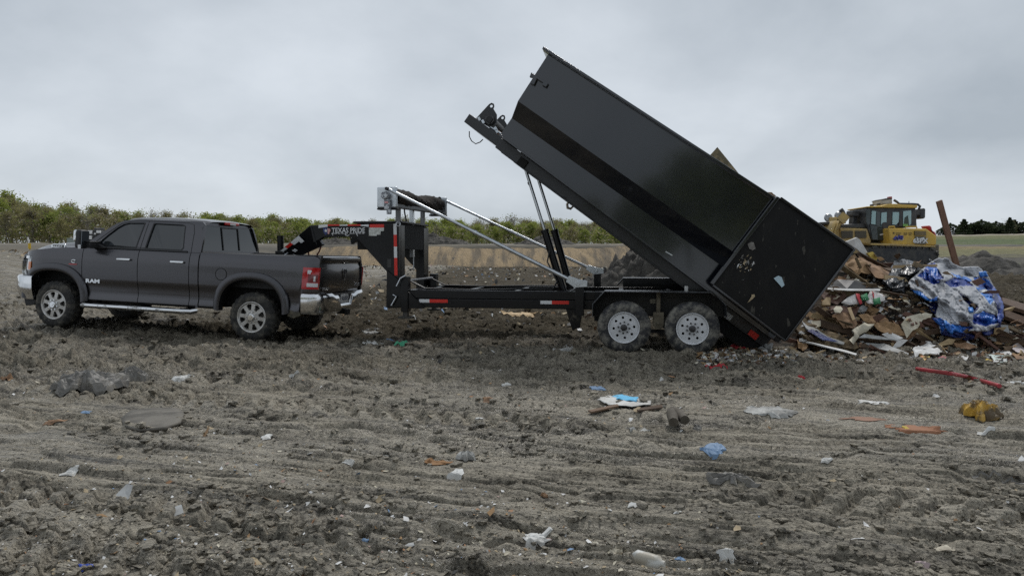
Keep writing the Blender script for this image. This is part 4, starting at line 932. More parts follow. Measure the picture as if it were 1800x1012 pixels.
mb = MB(); slab(mb, u1+.47, u1+.62, -.195, -.06, .455, .50); mb.build('roller_bracket', cave, TL, bevel=.006)
mb = MB(); slab(mb, .5, 1.25, -.42, -.2, .55, 1.97); mb.build('hinge_block', cave, TL)
# winch at the tongue tip
q0 = uv(*P(836, 222, 1.0)); wu = u0+.20
mb = MB(); pl_ = [xz(wu+a, b) for a, b in ((-.10, .0), (-.055, .32), (-.035, .36), (.005, .37), (.035, .345), (.05, .30), (.15, .26), (.22, .17), (.25, .02))]
c0 = xz(wu-.005, .315)
for la in (1.72, .74): wn = MB().prism(pl_, la, la+.02, holes=[[(c0[0]+.024*math.cos(t), c0[1]+.024*math.sin(t)) for t in np.linspace(0, 6.28, 13)[:-1]]]).build('winch_plate', bedm, TL)
cw = xz(wu+.12, .12); mb = MB(); mb.tube([(cw[0], .66, cw[1]), (cw[0], 1.75, cw[1])], .075, 16); mb.build('winch_drum', M('winch_dark', (.02, .02, .02), .5, (.10, .10, .10), 25), wn, smooth=40)
mb = MB(); mb.obox((cw[0], .68, cw[1]+.0), (.11, .08, .10), (0, TA, 0)); mb.build('winch_motor', darkp, wn, bevel=.01)
mb = MB()
for a, b in ((-.02, .03), (.06, .03), (.30, .06), (.34, .04)): q = xz(wu+a, b); mb.obox((q[0], .65, q[1]), (.06, .03, .04), (0, TA+.4, 0))
mb.tube([(*(lambda q: (q[0], .70, q[1]))(xz(wu+.2, .03)),), (*(lambda q: (q[0], .70, q[1]))(xz(wu+.52, .05)),)], .016, 8); mb.build('winch_fitting', steel, wn)
mb = MB(); mb.tube([(lambda q: (q[0], 1.2, q[1]))(xz(wu+.28, .05+.01*i)) if i == 0 else (lambda q: (q[0], 1.2, q[1]))(xz(u1+.02, .09)) for i in range(2)], .012, 6); mb.build('winch_cable', steel, wn)
mb = MB(); mb.tube([P3(a, b, .65) for a, b in ((825, 231), (825, 240), (829, 248), (836, 253), (844, 250), (849, 245))], .009, 6); mb.build('loose_cable', hk, TL, smooth=40)
mb = MB(); q = xz(u1-.12, .035); mb.obox((q[0], .9, q[1]), (.12, .2, .07), (0, TA, 0)); mb.build('cable_hook_block', M('rust_orange', (.20, .09, .05), .7), TL, bevel=.01)
# hanging safety hook
hk0 = Vector(P3(1000, 354, 1.2)); mb = MB(); mb.tube([hk0+Vector((0, 0, .06)), hk0, hk0+Vector((-.03, 0, -.05)), hk0+Vector((-.02, 0, -.11)), hk0+Vector((.03, 0, -.125)), hk0+Vector((.065, 0, -.09)), hk0+Vector((.062, 0, -.045))], [.012, .016, .022, .024, .022, .017, .010], 8); mb.build('safety_hook', M('hook_bronze', (.35, .30, .24), .4, metal=.7), TL, smooth=50)
# tail lights at the low end
for a, b, m_, nm in ((-.33, -.18, redt, 'tail_marker'), (-.84, -.66, whitet, 'reflective_tape')):
    mb = MB(); slab(mb, uE+a, uE+b, -.19, -.10, .452, .462); mb.build(nm, m_, TL)
mb = MB(); q = P(1207, 508, .3); mb.box(q[0]-.03, q[0]+.02, .25, .35, .93, 1.02); mb.build('fender_tie_hook', M('hook_white', (.5, .5, .48), .5), TL, bevel=.01)

# hydraulic hoses along the frame and up to the cylinders
for k, (ya, zz) in enumerate(((.60, .93), (.66, .925), (1.85, .93))):
    pts = [(xa+.15, ya, zz+.12), (xa+.4, ya, zz), (xa+1.2, ya+.02, zz-.015), (xa+2.0, ya, zz+.005), (P(985, 500, .95)[0]-.1, ya+.1, zz), (P(975, 480, .95)[0]+.06, .88+.6*(k == 2), zz+.14)]
    MB().tube(pts, .013, 8).build('hydraulic_hose', hk, TL, smooth=40)
for sg_ in (0, 1):
    q = [Vector(P3(489+6*sg_, 447, .9)), Vector(P3(505+5*sg_, 452, .9)), Vector(P3(520+8*sg_, 449, .9))]; MB().tube(q, .011, 6).build('safety_chain', steel, TL)
mb = MB(); q = [P3(966, 440, .88), P3(962, 460, .86), P3(972, 480, .86), P3(982, 500, .9)]; mb.tube(q, .012, 8); mb.build('cylinder_hose', hk, TL, smooth=40)
# ------------------------------------------------------------------ roll-off box on the tilted bed
BX = empty('roll_off_container', TLOC, (0, 0, TYAW))
tag(BX, 'black steel roll-off dumpster box tipped up on the trailer, rear door swung open', 'dumpster')
boxp = M('box_black_paint', (.004, .0055, .0095), .16, spec=.5, coat=1.0, bump=.02, bsc=2.2, bdist=.02)
doorp = M('door_black_scuffed', (.0045, .0045, .005), .5, (.010, .0095, .009), 5, lo=.5, hi=.72, spec=.25, bump=.15, bsc=20, stretch=(1.6, 1, .55), speck=((.06, .056, .048), 9, .66))
def lineuv(p, q, lat, ue):
    a = uv(*P(*p, lat)); b = uv(*P(*q, lat)); t = (ue-a[0])/(b[0]-a[0]); return a, (ue, a[1]+(b[1]-a[1])*t)
ue = uv(*P(1441, 520, 0))[0] - .02
topl = lineuv((960, 86), (1500, 437), .03, ue); ral = lineuv((964, 96), (1360, 353), .07, ue); bh = lineuv((911, 178), (1111, 318), .07, ue); bl = lineuv((900, 208), (1055, 317), .27, ue); bo = lineuv((880, 237), (1238, 503.5), .27, ue)
W2 = 2.52
def prof(i): return [(.27, bo[i]), (.27, bl[i]), (.07, bh[i]), (.07, ral[i])]
def pos(la, q): x, z = xz(*q); return (x, la, z)
for s_ in (0, 1):
    f = lambda la: la if s_ == 0 else W2-la
    A_ = [pos(f(la), q) for la, q in prof(0)]; B_ = [pos(f(la), q) for la, q in prof(1)]
    n = 24; rows = [[tuple(Vector(p).lerp(Vector(q), i/n)) for p, q in zip(A_, B_)] for i in range(n+1)]
    o = MB().surf(rows).build('side_wall', boxp, BX, solid=.008)
    mb = MB(); d0, d1 = topl[0], topl[1]
    uA, uB = topl[0][0]-.04, topl[1][0]
    hgt = ral[0][1]-.005
    v0 = [(uA, d0[1]), (uB, d1[1]), (uB, ral[1][1]-.0), (uA, ral[0][1]-.0)]
    mb.prism([xz(*q) for q in v0], f(-.02), f(.10)); mb.build('top_rail', boxp, BX, bevel=.008)
    mb = MB(); mb.prism([xz(*q) for q in ((bo[0][0], bo[0][1]+.002), (bo[1][0], bo[1][1]+.002), (bo[1][0], bo[1][1]-.028), (bo[0][0], bo[0][1]-.028))], f(.20), f(.30)); mb.build('floor_edge', boxp, BX, bevel=.005)
    # rear corner post
    mb = MB(); mb.prism([xz(*q) for q in ((ue-.10, bo[1][1]-.02), (ue, bo[1][1]-.02), (ue, topl[1][1]-.1), (ue-.10, topl[1][1]-.1))], f(.04), f(.28)); mb.build('corner_post', boxp, BX, bevel=.006)
# front wall, floor
mb = MB(); fr = [pos(la, q) for la, q in prof(0)]; fl = [(p[0], W2-p[1], p[2]) for p in fr]
mb.surf([fr, fl]); mb.build('front_wall', boxp, BX, solid=.01)
mb = MB(); mb.prism([xz(*q) for q in (bo[0], bo[1], (bo[1][0], bo[1][1]+.02), (bo[0][0], bo[0][1]+.02))], .275, W2-.275); mb.build('box_floor', boxp, BX)
mb = MB(); xz_t = [xz(topl[0][0]-.04, topl[0][1]), xz(topl[0][0]+.06, topl[0][1]), xz(topl[0][0]+.06, ral[0][1]), xz(topl[0][0]-.04, ral[0][1])]; mb.prism(xz_t, .101, W2-.101); mb.build('front_rail', boxp, BX, bevel=.006)
# tarp latch bracket near the front edge
mb = MB(); 
for poly in ([(934, 128), (964, 147), (960, 154), (953, 150), (955, 146), (944, 139), (939, 150), (932, 147), (937, 137), (931, 136)],):
    mb.prism(px(poly, .02), .0, .065)
mb.build('latch_bracket', boxp, BX, bevel=.005)
# small hinges/slots low on the side
for a, b in (((1170, 442), (1182, 449)), ((983, 339), (991, 345))):
    mb = MB(); p_, q_ = Vector(P3(*a, .265)), Vector(P3(*b, .265)); mb.bar(p_, q_, .012, .016); mb.build('lashing_slot', steel if a[0] > 1100 else bedm, BX)
# rear door folded flat against the side
dc = [(1368, 346), (1502, 437.5), (1381, 600), (1250, 500.5)]
mb = MB(); mb.prism(px(dc, -.10), -.085, -.045); door = mb.build('rear_door', doorp, BX, bevel=.006)
def edge(a, b, wy, wn, nm='door_frame', la=-.085):
    mb = MB(); mb.bar(P3(*a, la), P3(*b, la), wy, wn); return mb.build(nm, boxp, door, bevel=.006)
edge((1367, 347), (1251, 499), .10, .05); edge((1371, 348), (1500, 438), .09, .035); edge((1500, 440), (1381, 598), .07, .03); edge((1253, 501), (1380, 599), .07, .03)
mb = MB(); mb.prism([(W2 and x, z) for x, z in px(dc, W2+.05)], W2+.045, W2+.085); mb.build('rear_door', doorp, BX)
# splatter stuck to the open door
random.seed(3)
def scrap(name, pts, lat, mat, label, cat='scrap', par=None, th=.006, bend=.01):
    mb = MB(); q = px(pts, lat); mb.prism(q, lat-.004, lat+.004)
    o = mb.build(name, mat); c = Vector((sum(v[0] for v in mb.v)/len(mb.v), 0, sum(v[2] for v in mb.v)/len(mb.v)))
    o.location = TLOC; o.rotation_euler = (0, 0, TYAW); return tag(o, label, cat)
pblue = M('paper_pale_blue', (.42, .55, .62), .6); ptan = M('paper_tan', (.42, .33, .20), .7, (.28, .22, .14), 15); pwht = M('paper_white', (.62, .63, .63), .6, (.48, .48, .47), 9); pgry = M('paper_grey', (.22, .21, .19), .7, (.13, .12, .11), 14)
scrap('paper_scrap', [(1360, 489), (1368, 484.5), (1374, 487), (1379, 501), (1374, 505), (1370, 500)], -.11, pblue, 'pale blue paper scrap stuck flat on the open container door')
scrap('cardboard_scrap', [(1314, 429), (1320, 425), (1325, 426), (1328, 437), (1323, 440), (1317, 437)], -.112, pgry, 'grey cardboard scrap stuck near the upper edge of the container door')
scrap('straw_scrap', [(1314, 532), (1321, 521), (1321, 518), (1326, 517), (1327, 521), (1322, 526)], -.112, ptan, 'tan twisted scrap stuck low on the container door')
mb = MB()
for i in range(60):
    a = random.gauss(0, 1); b = random.gauss(0, 1)
    cxp, cyp = (1309+9*a, 459+11*b) if i < 60 else (random.uniform(1285, 1440), random.uniform(440, 560))
    if not (cxp > 1262+ (500-cyp)*.76 and cyp < 590 and cyp > 352+(cxp-1368)*.69): continue
    if cyp > 500+(cxp-1250)*.74: continue
    q = P3(cxp, cyp, -.1065); s = random.choice((.004, .006, .008, .012, .02)); t = random.uniform(0, 6.3)
    pts = [(q[0]+s*random.uniform(.5, 1.2)*math.cos(t+k*1.26)*.8-s*.8*math.sin(k*1.26), q[2]+s*random.uniform(.2, .8)*math.sin(t+k*1.26)-s*1.2*math.sin(k*1.26)) for k in range(5)]
    mb.prism(pts, -.108, -.103, random.choice((0, 0, 1, 2)))
sm = mb.build('door_splatter', [ptan, pgry, pwht]); sm.location = TLOC; sm.rotation_euler = (0, 0, TYAW); sm['kind'] = 'stuff'; sm['label'] = 'tiny bits of rubbish stuck to the open container door'; sm['category'] = 'litter'
# load still showing above the rim
osb = M('osb_board', (.30, .235, .13), .8, (.16, .135, .085), 16, lo=.42, hi=.58, bump=.3, bsc=40)
cardb = M('cardboard', (.30, .185, .09), .85, (.20, .12, .058), 5, bump=.2, bsc=30)
def loadpiece(name, poly, lat, th, mat, label, cat):
    mb = MB(); mb.prism(px(poly, lat), lat, lat+th); o = mb.build(name, mat, bevel=.003); o.location = TLOC; o.rotation_euler = (0, 0, TYAW); return tag(o, label, cat)
loadpiece('strand_board', [(1240, 282), (1261, 258.5), (1345, 362), (1320, 384)], .9, .018, osb, 'strand board corner sticking up over the top rim of the tipped container', 'board')
loadpiece('cardboard_flap', [(1335, 352), (1346, 337.5), (1357, 338), (1372, 355), (1360, 375)], .5, .006, cardb, 'brown cardboard flap peeping over the container rim beside the open door', 'cardboard')
loadpiece('foam_piece', [(1352, 345), (1361, 341), (1372, 352), (1362, 366)], .8, .03, pwht, 'small white piece at the rim just left of the open door', 'foam')

# ------------------------------------------------------------------ bulldozer behind the heap
DY = 27.0; DLOC = (13.2, DY, 0); DF = Frame(DLOC, rad(-4)); DP = DF.p
DZ = empty('bulldozer', DLOC, (0, 0, rad(-4))); tag(DZ, 'yellow tracked bulldozer with glazed cab working behind the rubbish heap', 'bulldozer')
yel = M('dozer_yellow', (.66, .42, .07), .5, (.56, .37, .085), 3, mud=(0, 3.2, .14, .0), mudcol=(.24, .19, .11)); yel2 = M('dozer_tan_panel', (.52, .36, .12), .6, (.38, .28, .13), 4, mud=(0, 3.4, .22, .08), mudcol=(.22, .18, .11))
blk = M('dozer_black', (.030, .032, .036), .5, (.065, .062, .057), 5); dgl = M('cab_glass', (.30, .47, .48), .05, spec=.6, coat=.4); drk = M('dozer_dark_glass', (.03, .045, .05), .06, coat=.4)
def Z(x, y): return (1430+x/6.923, 335+y/6.923)
def dpoly(pts, lat): return [DP(*Z(*q), lat) for q in pts]
def dz(name, pts, l0, l1, mat, par=None, bevel=.02):
    mb = MB(); mb.prism(dpoly(pts, l0), l0, l1); return mb.build(name, mat, par or DZ, bevel=bevel)
# tracks
for la, lb in ((0, .85), (2.1, 2.95)):
    tr = dpoly([(640, 760), (690, 690), (800, 672), (1400, 690), (1500, 730), (1530, 800), (1500, 880), (700, 880)], la)
    mb = MB(); mb.prism(tr, la+.06, lb-.06); t_ = mb.build('track_frame', blk, DZ)
    per = tr + [tr[0]]; mb = MB()
    for i in range(len(per)-1):
        a, b = Vector((*per[i], 0)), Vector((*per[i+1], 0)); n = max(1, int((b-a).length/.21))
        for j in range(n):
            c = a.lerp(b, (j+.5)/n); an = math.atan2(b.y-a.y, b.x-a.x); mb.obox((c.x, (la+lb)/2, c.y), (.18, lb-la, .05), (0, -an, 0)); mb.obox((c.x-.06*math.cos(an)+.0*math.sin(an), (la+lb)/2, c.y-.06*math.sin(an)+.0), (.03, lb-la, .15), (0, -an, 0))
    mb.build('track_shoes', M('track_steel', (.05, .047, .042), .6, (.12, .11, .095), 5), t_)
mb = MB(); mb.box(DP(*Z(640, 640), 0)[0], DP(*Z(1500, 640), 0)[0], .9, 2.05, 1.3, 2.0); mb.build('hull', blk, DZ)
rear = dz('rear_body', [(920, 455), (1375, 462), (1500, 550), (1500, 655), (1470, 668), (935, 662)], .05, 2.9, yel, bevel=.05)
dz('deck_edge', [(690, 640), (920, 645), (1490, 672), (1490, 690), (700, 665)], -.02, 2.95, yel2)
dz('rear_counterweight', [(1385, 668), (1530, 655), (1530, 790), (1400, 700)], .9, 2.1, M('rear_grey', (.15, .135, .105), .8), bevel=.03)
dz('side_louvre', [(1232, 490), (1370, 495), (1370, 548), (1232, 545)], -.0, .045, blk, rear, .0)
mb = MB()
for yy in (499, 513, 527, 541): mb.prism(dpoly([(1236, yy), (1368, yy+3), (1368, yy+8), (1236, yy+5)], -.01), -.012, .0)
mb.build('louvre_slat', yel2, rear)
pn = dz('model_panel', [(1235, 556), (1368, 560), (1368, 652), (1235, 648)], .02, .045, M('panel_grey', (.10, .10, .09), .6, (.17, .16, .13), 6), rear, .0)
q = DP(*Z(1302, 612), .0); text_mesh('model_number', '65PX', .235, whitep, pn, (q[0], .012, q[1]), (1, 0, 0), (0, 0, 1), .006, 1.05, .01)
q = DP(*Z(1300, 578), .0); mb = MB(); mb.prism(dpoly([(1250, 572), (1275, 566), (1268, 586)], .0), .01, .018); mb.prism(dpoly([(1290, 582), (1355, 566), (1345, 588)], .0), .01, .018); mb.build('model_swoosh', whitep, pn)
lg_ = dz('company_logo', [(980, 600), (1005, 560), (1045, 545), (1090, 560), (1100, 592), (1075, 608), (1020, 604)], .04, .048, M('logo_white', (.60, .55, .50), .5), rear, 0)
mb = MB(); mb.tube([(*DP(*Z(a, b), 0), ) and (DP(*Z(a, b), 0)[0], .035, DP(*Z(a, b), 0)[1]) for a, b in ((985, 595), (1010, 562), (1022, 592), (1045, 556), (1050, 588))], .06, 6); mb.tube([(DP(*Z(a, b), 0)[0], .035, DP(*Z(a, b), 0)[1]) for a, b in ((1088, 585), (1060, 580), (1062, 556), (1088, 556), (1080, 575))], .045, 6); mb.build('logo_letter', M('logo_blue2', (.05, .05, .25), .5), lg_)
mb = MB()
for a, b in ((1010, 1070), (1105, 1150), (1165, 1205)): mb.prism(dpoly([(a, 513), (b, 514), (b, 523), (a, 522)], .0), .036, .048); mb.prism(dpoly([(a, 532), (b-8, 533), (b-8, 539), (a, 538)], .0), .036, .048)
mb.prism(dpoly([(972, 505), (992, 505), (992, 525), (972, 525)], 0), .036, .048); mb.build('maker_marks', M('mark_brown', (.10, .07, .03), .6), rear)
mb = MB(); mb.tube([(DP(*Z(a, b), .1)[0], .12, DP(*Z(a, b), .1)[1]) for a, b in ((918, 460), (920, 440), (985, 436), (990, 452))], .03, 8); mb.tube([(DP(*Z(a, b), .1)[0], .12, DP(*Z(a, b), .1)[1]) for a, b in ((1120, 455), (1130, 442), (1255, 440), (1262, 458))], .03, 8); mb.build('grab_rail', yel, rear, smooth=40)
# engine hood
hd = dz('engine_hood', [(320, 455), (655, 462), (705, 620), (690, 645), (330, 640)], .65, 2.3, yel2, bevel=.03)
dz('hood_top', [(325, 410), (640, 400), (655, 460), (325, 460)], .75, 2.2, blk, bevel=.05)
for a, b in ((335, 478), (505, 640)): dz('hood_grille', [(a, 490), (b, 490), (b+(8 if a > 400 else 0), 575), (a+10, 580)], .62, .655, M('grille_mesh_grey', (.12, .105, .075), .8, (.07, .062, .05), 60), hd, 0)
dz('nose_guard', [(120, 425), (330, 405), (330, 640), (150, 640)], .7, 2.25, yel2, bevel=.03)
ex = dz('exhaust_stack', [(487, 310), (535, 310), (530, 402), (485, 402)], 1.2, 1.45, blk)
dz('precleaner', [(470, 250), (480, 238), (555, 238), (570, 252), (560, 305), (545, 315), (485, 315), (470, 300)], 1.05, 1.65, blk, ex, .04)
# cab
cb = dz('cab_frame', [(650, 205), (1245, 205), (1262, 445), (905, 450), (905, 615), (712, 605), (660, 470), (636, 385)], .62, 2.3, blk, bevel=.04)
dz('cab_roof', [(650, 192), (830, 186), (900, 165), (1000, 160), (1090, 172), (1268, 178), (1262, 212), (650, 206)], .52, 2.4, yel, cb, .03)
for pts, m_ in (([(712, 245), (762, 250), (755, 415), (702, 405)], dgl), ([(828, 268), (892, 262), (888, 430), (820, 448)], dgl), ([(965, 262), (1045, 262), (1035, 385), (1005, 415), (960, 412)], dgl), ([(1092, 250), (1190, 240), (1188, 405), (1160, 432), (1090, 432)], dgl),
                ([(690, 420), (890, 455), (895, 600), (720, 595)], drk), ([(768, 250), (815, 262), (808, 440), (762, 425)], drk), ([(642, 225), (690, 222), (690, 400), (660, 420), (640, 380)], drk)):
    dz('cab_window', pts, .585, .622, m_, cb, 0)
dz('operator_seat', [(1110, 330), (1150, 300), (1165, 432), (1100, 432)], .57, .60, M('seat_dark', (.05, .07, .06), .6), cb, 0)  # flat dark slab for the operator seat at the cab glass
dz('high_vis_vest', [(1092, 405), (1150, 408), (1150, 434), (1092, 434)], .565, .585, M('vest_green', (.20, .42, .12), .7), cb, 0)
dz('door_sign', [(808, 530), (862, 520), (862, 532), (812, 545)], .57, .586, whitep, cb, 0)
dz('window_post', [(1045, 240), (1085, 240), (1085, 435), (1045, 435)], .57, .63, blk, cb, .01)
ac = dz('roof_unit', [(835, 110), (958, 95), (962, 162), (838, 168)], 1.0, 1.9, M('unit_grey', (.30, .29, .26), .6, (.42, .42, .41), 2), cb, .03)
dz('roof_unit_lid', [(830, 110), (880, 94), (935, 92), (960, 98), (960, 106), (838, 118)], .98, 1.92, blk, ac, .02)
dz('beacon', [(925, 72), (960, 70), (962, 100), (928, 102)], 1.3, 1.55, M('beacon_red', (.30, .05, .045), .4), ac, .03)
for a, b in ((722, 165), (806, 150)): dz('work_lamp', [(a-14, b), (a+14, b), (a+14, b+25), (a-14, b+25)], .8, 1.0, blk, cb, .02)
mb = MB(); mb.tube([(DP(*Z(a, b), 1)[0], .9, DP(*Z(a, b), 1)[1]) for a, b in ((965, 118), (1000, 140), (1030, 165), (1200, 168), (1255, 172), (1280, 195), (1265, 225))], .05, 8); mb.tube([(DP(*Z(1253, 175), 1)[0], 1.6, DP(*Z(1253, 175), 1)[1]), (DP(*Z(1253, 115), 1)[0], 1.6, DP(*Z(1253, 115), 1)[1])], .012, 6); mb.build('roof_hose', blk, cb, smooth=40)
dz('rear_lamp_box', [(1300, 222), (1350, 212), (1365, 225), (1362, 330), (1340, 342), (1295, 335)], .7, 1.2, blk, cb, .03)
dz('lamp_bracket', [(1228, 245), (1300, 240), (1300, 300), (1262, 300), (1250, 400), (1262, 445), (1180, 440), (1235, 340)], .7, .95, blk, cb, .02)
mb = MB(); mb.tube([(DP(*Z(a, b), .6)[0], .55, DP(*Z(a, b), .6)[1]) for a, b in ((640, 225), (615, 230), (613, 270), (638, 285))], .02, 6); mb.build('mirror_bracket', blk, cb)
mb = MB(); q = DP(*Z(868, 425), .58); mb.lathe([(.001, -.02), (.13, -.02), (.14, .02)], (q[0], .57, q[1]), 18); mb.build('cab_wheel_disc', blk, cb)
rd_ = dz('fuel_can', [(1375, 432), (1415, 422), (1440, 440), (1448, 490), (1480, 500), (1505, 555), (1480, 560), (1420, 485)], 1.2, 1.7, M('can_red', (.50, .03, .045), .4), None, .05)
tag(rd_, 'red part'); del rd_['label']
# blade, lift gear
for la in (.55, 2.1):
    mb = MB(); f3 = lambda a, b: (DP(*Z(a, b), la)[0], la, DP(*Z(a, b), la)[1])
    mb.tube([f3(195, 490), f3(300, 370), f3(350, 330)], .10, 12); mb.tube([f3(260, 480), f3(372, 340)], .07, 12); mb.obox(f3(350, 335), (.35, .25, .35), (0, .7, 0)); lc_ = mb.build('lift_cylinder', yel2, DZ, smooth=40)
    mb = MB(); mb.tube([f3(365, 400), f3(370, 290), f3(352, 255), f3(330, 228)], .085, 10); mb.build('hydraulic_hose', blk, lc_, smooth=40)
    if la < 1:
        for a, b in ((180, 330), (305, 305)):
            mb = MB(); q = f3(a, b); mb.lathe([(.001, -.06), (.14, -.06), (.17, 0), (.10, .12), (.001, .14)], q, 16); mb.build('work_lamp', M('lamp_face', (.35, .36, .37), .25, metal=.5), lc_, smooth=40)
        mb = MB(); mb.obox(f3(228, 355), (.3, .3, .2)); mb.build('lamp_base', yel2, lc_, bevel=.03)
mb = MB(); rows = []
for la in np.linspace(-.5, 3.4, 3):
    rows.append([(DP(*Z(a, b), 1)[0], la, DP(*Z(a, b), 1)[1]) for a, b in ((100, 388), (60, 500), (50, 640), (90, 780), (130, 850), (150, 850), (110, 770), (75, 640), (85, 500), (130, 390))])
mb.surf(rows); mb.build('dozer_blade', yel2, DZ, smooth=50, solid=.03)
mb = MB(); mb.prism(dpoly([(80, 385), (270, 372), (275, 400), (90, 420)], .2), .1, 2.8); mb.build('blade_guard', blk, DZ, bevel=.02)
mb = MB()
for la in (.3, 2.6): mb.prism(dpoly([(100, 700), (800, 720), (800, 760), (100, 760)], la), la, la+.2)
mb.build('push_arm', yel2, DZ)
# ------------------------------------------------------------------ rubbish heap behind the trailer
from mathutils import noise as mnoise
HX = ([3.4, 4.2, 4.8, 5.4, 5.9, 6.5, 7.4, 8.1, 8.6, 9.2, 10.2, 11.2], [.0, .42, .90, 1.22, 1.32, 1.26, 1.32, 1.08, .70, .48, .30, 0])
def heap_h(X, Y):
    c = np.interp(X, *HX); q = np.clip(1-np.abs((Y-12.55)/(1.95+.15*np.sin(X*1.7)))**2.0, 0, 1)**.75
    return c*q*(1+.10*vnoise(np.asarray(X)*2.1, np.asarray(Y)*2.1, 4)) + .06*vnoise(np.asarray(X)*5, np.asarray(Y)*5, 5)*(q > .02) - .03
def hp(px_, py_, off=0.0):
    r = ray(px_, py_); o = Vector((0, 0, EYE)); t = 9.6
    while t < 12.6:
        p = o + r*(t/r.y)
        if p.z <= float(heap_h(p.x, p.y)) or p.z < .01: break
        t += .04
    p = o + r*((t-off)/r.y); return p
xs = np.linspace(3.3, 11.4, 150); ys2 = np.linspace(10.3, 14.9, 90); XX, YY = np.meshgrid(xs, ys2)
ZZ = np.maximum(heap_h(XX, YY) + .07*np.abs(fbm(XX*4, YY*4, 8, 4)) - .05, -.1)
V = np.stack([XX, YY, ZZ], 2).reshape(-1, 3); n = len(xs); ii = np.arange(len(ys2)-1)[:, None]*n + np.arange(n-1)[None, :]
heapm = M('heap_dark', (.022, .017, .012), .85, (.14, .10, .066), 5, 8, .42, .66, bump=.8, bsc=16, bdist=.06)
hpobj = bigmesh('rubbish_heap', V, np.stack([ii, ii+1, ii+n+1, ii+n], 2).reshape(-1, 4), [heapm])
tag(hpobj, 'heap of dumped mixed rubbish spilling from the tipped container', 'rubbish heap')

brown = cardb; dkb = M('dark_brown_board', (.055, .034, .022), .8, (.10, .062, .036), 4, bump=.3, bsc=20); redb = M('red_brown_board', (.12, .055, .034), .7, (.085, .04, .026), 4, bump=.15, bsc=15)
orb = M('orange_cardboard', (.29, .17, .09), .8, (.17, .10, .056), 4, bump=.2, bsc=20); tanw = M('tan_wood', (.42, .31, .17), .7, (.33, .235, .125), 9, stretch=(1, 1, 6)); tangr = M('olive_brown_carpet', (.16, .115, .06), .9, (.085, .06, .034), 7, bump=.5, bsc=40)
bagk = M('black_bag_plastic', (.020, .022, .026), .30, (.012, .013, .015), 6, spec=.4, bump=.15, bsc=9, bdist=.03); silv = M('tarp_silver', (.44, .45, .475), .6, (.30, .305, .32), 2.2, lo=.35, hi=.7, spec=.15, mud=(-1, 3, .10, .10), mudcol=(.22, .20, .17)); blu = M('tarp_blue', (.012, .040, .24), .42, (.025, .15, .52), 2.6, lo=.50, hi=.64, bump=.3, bsc=7, bdist=.05); navy = M('tarp_navy', (.010, .014, .085), .45, (.012, .03, .15), 3, bump=.5, bsc=8, bdist=.05); sky_b = M('tarp_sky_blue', (.035, .21, .60), .45, (.02, .12, .45), 4)
wht = M('scrap_white', (.66, .66, .65), .65, (.52, .51, .49), 6); crm = M('scrap_cream', (.52, .48, .38), .75, (.40, .36, .27), 6); gryp = M('grey_panel', (.33, .34, .34), .6, (.22, .22, .21), 4); blkp = M('black_panel', (.028, .028, .030), .5, (.05, .047, .045), 6)
sred = M('festive_red', (.40, .02, .03), .7); sgrn = M('festive_green', (.02, .16, .06), .7); swht = M('festive_white', (.62, .60, .58), .8, (.25, .14, .08), 26, lo=.60, hi=.66)
yelp = M('yellow_foam', (.62, .46, .10), .8, (.5, .36, .08), 10)
def rdg(q): return 1-2.2*abs(mnoise.noise(q))
def poly_mesh(pts, th, cr, fr, seed, cuts=3, L=None, fold=None):
    bm = bmesh.new(); vs = [bm.verts.new(p) for p in pts]; f0 = bm.faces.new(vs); f0.normal_update(); nrm = f0.normal.copy()
    if nrm.y > 0: nrm = -nrm
    L = L or {1: .15, 2: .07, 3: .045, 4: .028}[cuts]
    bmesh.ops.triangulate(bm, faces=bm.faces)
    for _ in range(6):
        es = [e for e in bm.edges if e.calc_length() > L*1.4]
        if not es: break
        bmesh.ops.subdivide_edges(bm, edges=es, cuts=1); bmesh.ops.triangulate(bm, faces=[f for f in bm.faces if len(f.verts) > 3])
    sv = Vector((seed*3.7, seed*1.3, seed*.7))
    for v in bm.verts:
        if fold:
            fd, fa = fold; c_ = v.co; q = (c_ - fd*c_.dot(fd)*(1-fa))*fr + sv; q = q + mnoise.noise_vector(c_*fr*.5+sv)*.55
            v.co += mnoise.noise_vector(q*.7)*cr*.5 + nrm*cr*(1.1*rdg(q) + .38*rdg(q*2.2+sv) + .10*rdg(q*4.7))
        else:
            q = v.co*fr + sv; q = q + mnoise.noise_vector(q*.6)*.7
            v.co += mnoise.noise_vector(q*.8)*cr*.7 + nrm*cr*(1.0*rdg(q) + .5*rdg(q*2.3+sv) + .2*rdg(q*5.1))
    return bm
class Acc:
    def __init__(s): s.V = []; s.F = []; s.m = []
    def add(s, bm, mi=0):
        o = len(s.V); bm.verts.index_update(); s.V += [tuple(v.co) for v in bm.verts]; s.F += [tuple(x.index+o for x in f.verts) for f in bm.faces]; s.m += [mi]*len(bm.faces); bm.free()
    def build(s, name, mats, th=.004, smooth=True, label=None, cat=None, group=None, kind=None):
        me = bpy.data.meshes.new(name); c = Vector((0, 0, 0))
        if not kind:
            for v in s.V: c += Vector(v)
            c /= len(s.V); c.z = min(v[2] for v in s.V)
        me.from_pydata([tuple(Vector(v)-c) for v in s.V], [], s.F)
        for m in mats: me.materials.append(m)
        me.polygons.foreach_set('material_index', s.m); me.polygons.foreach_set('use_smooth', [smooth]*len(s.F)); me.update()
        o = bpy.data.objects.new(name, me); COL.objects.link(o); o.location = c
        if th: q = o.modifiers.new('solid', 'SOLIDIFY'); q.thickness = th; q.offset = 0
        if label: tag(o, label, cat, group, kind)
        return o
def c2b(pts): return [(1380+x/4.6, 420+y/4.6) for x, y in pts]
def c3b(pts): return [(1580+x/4.6, 420+y/4.6) for x, y in pts]
SEED = [0]
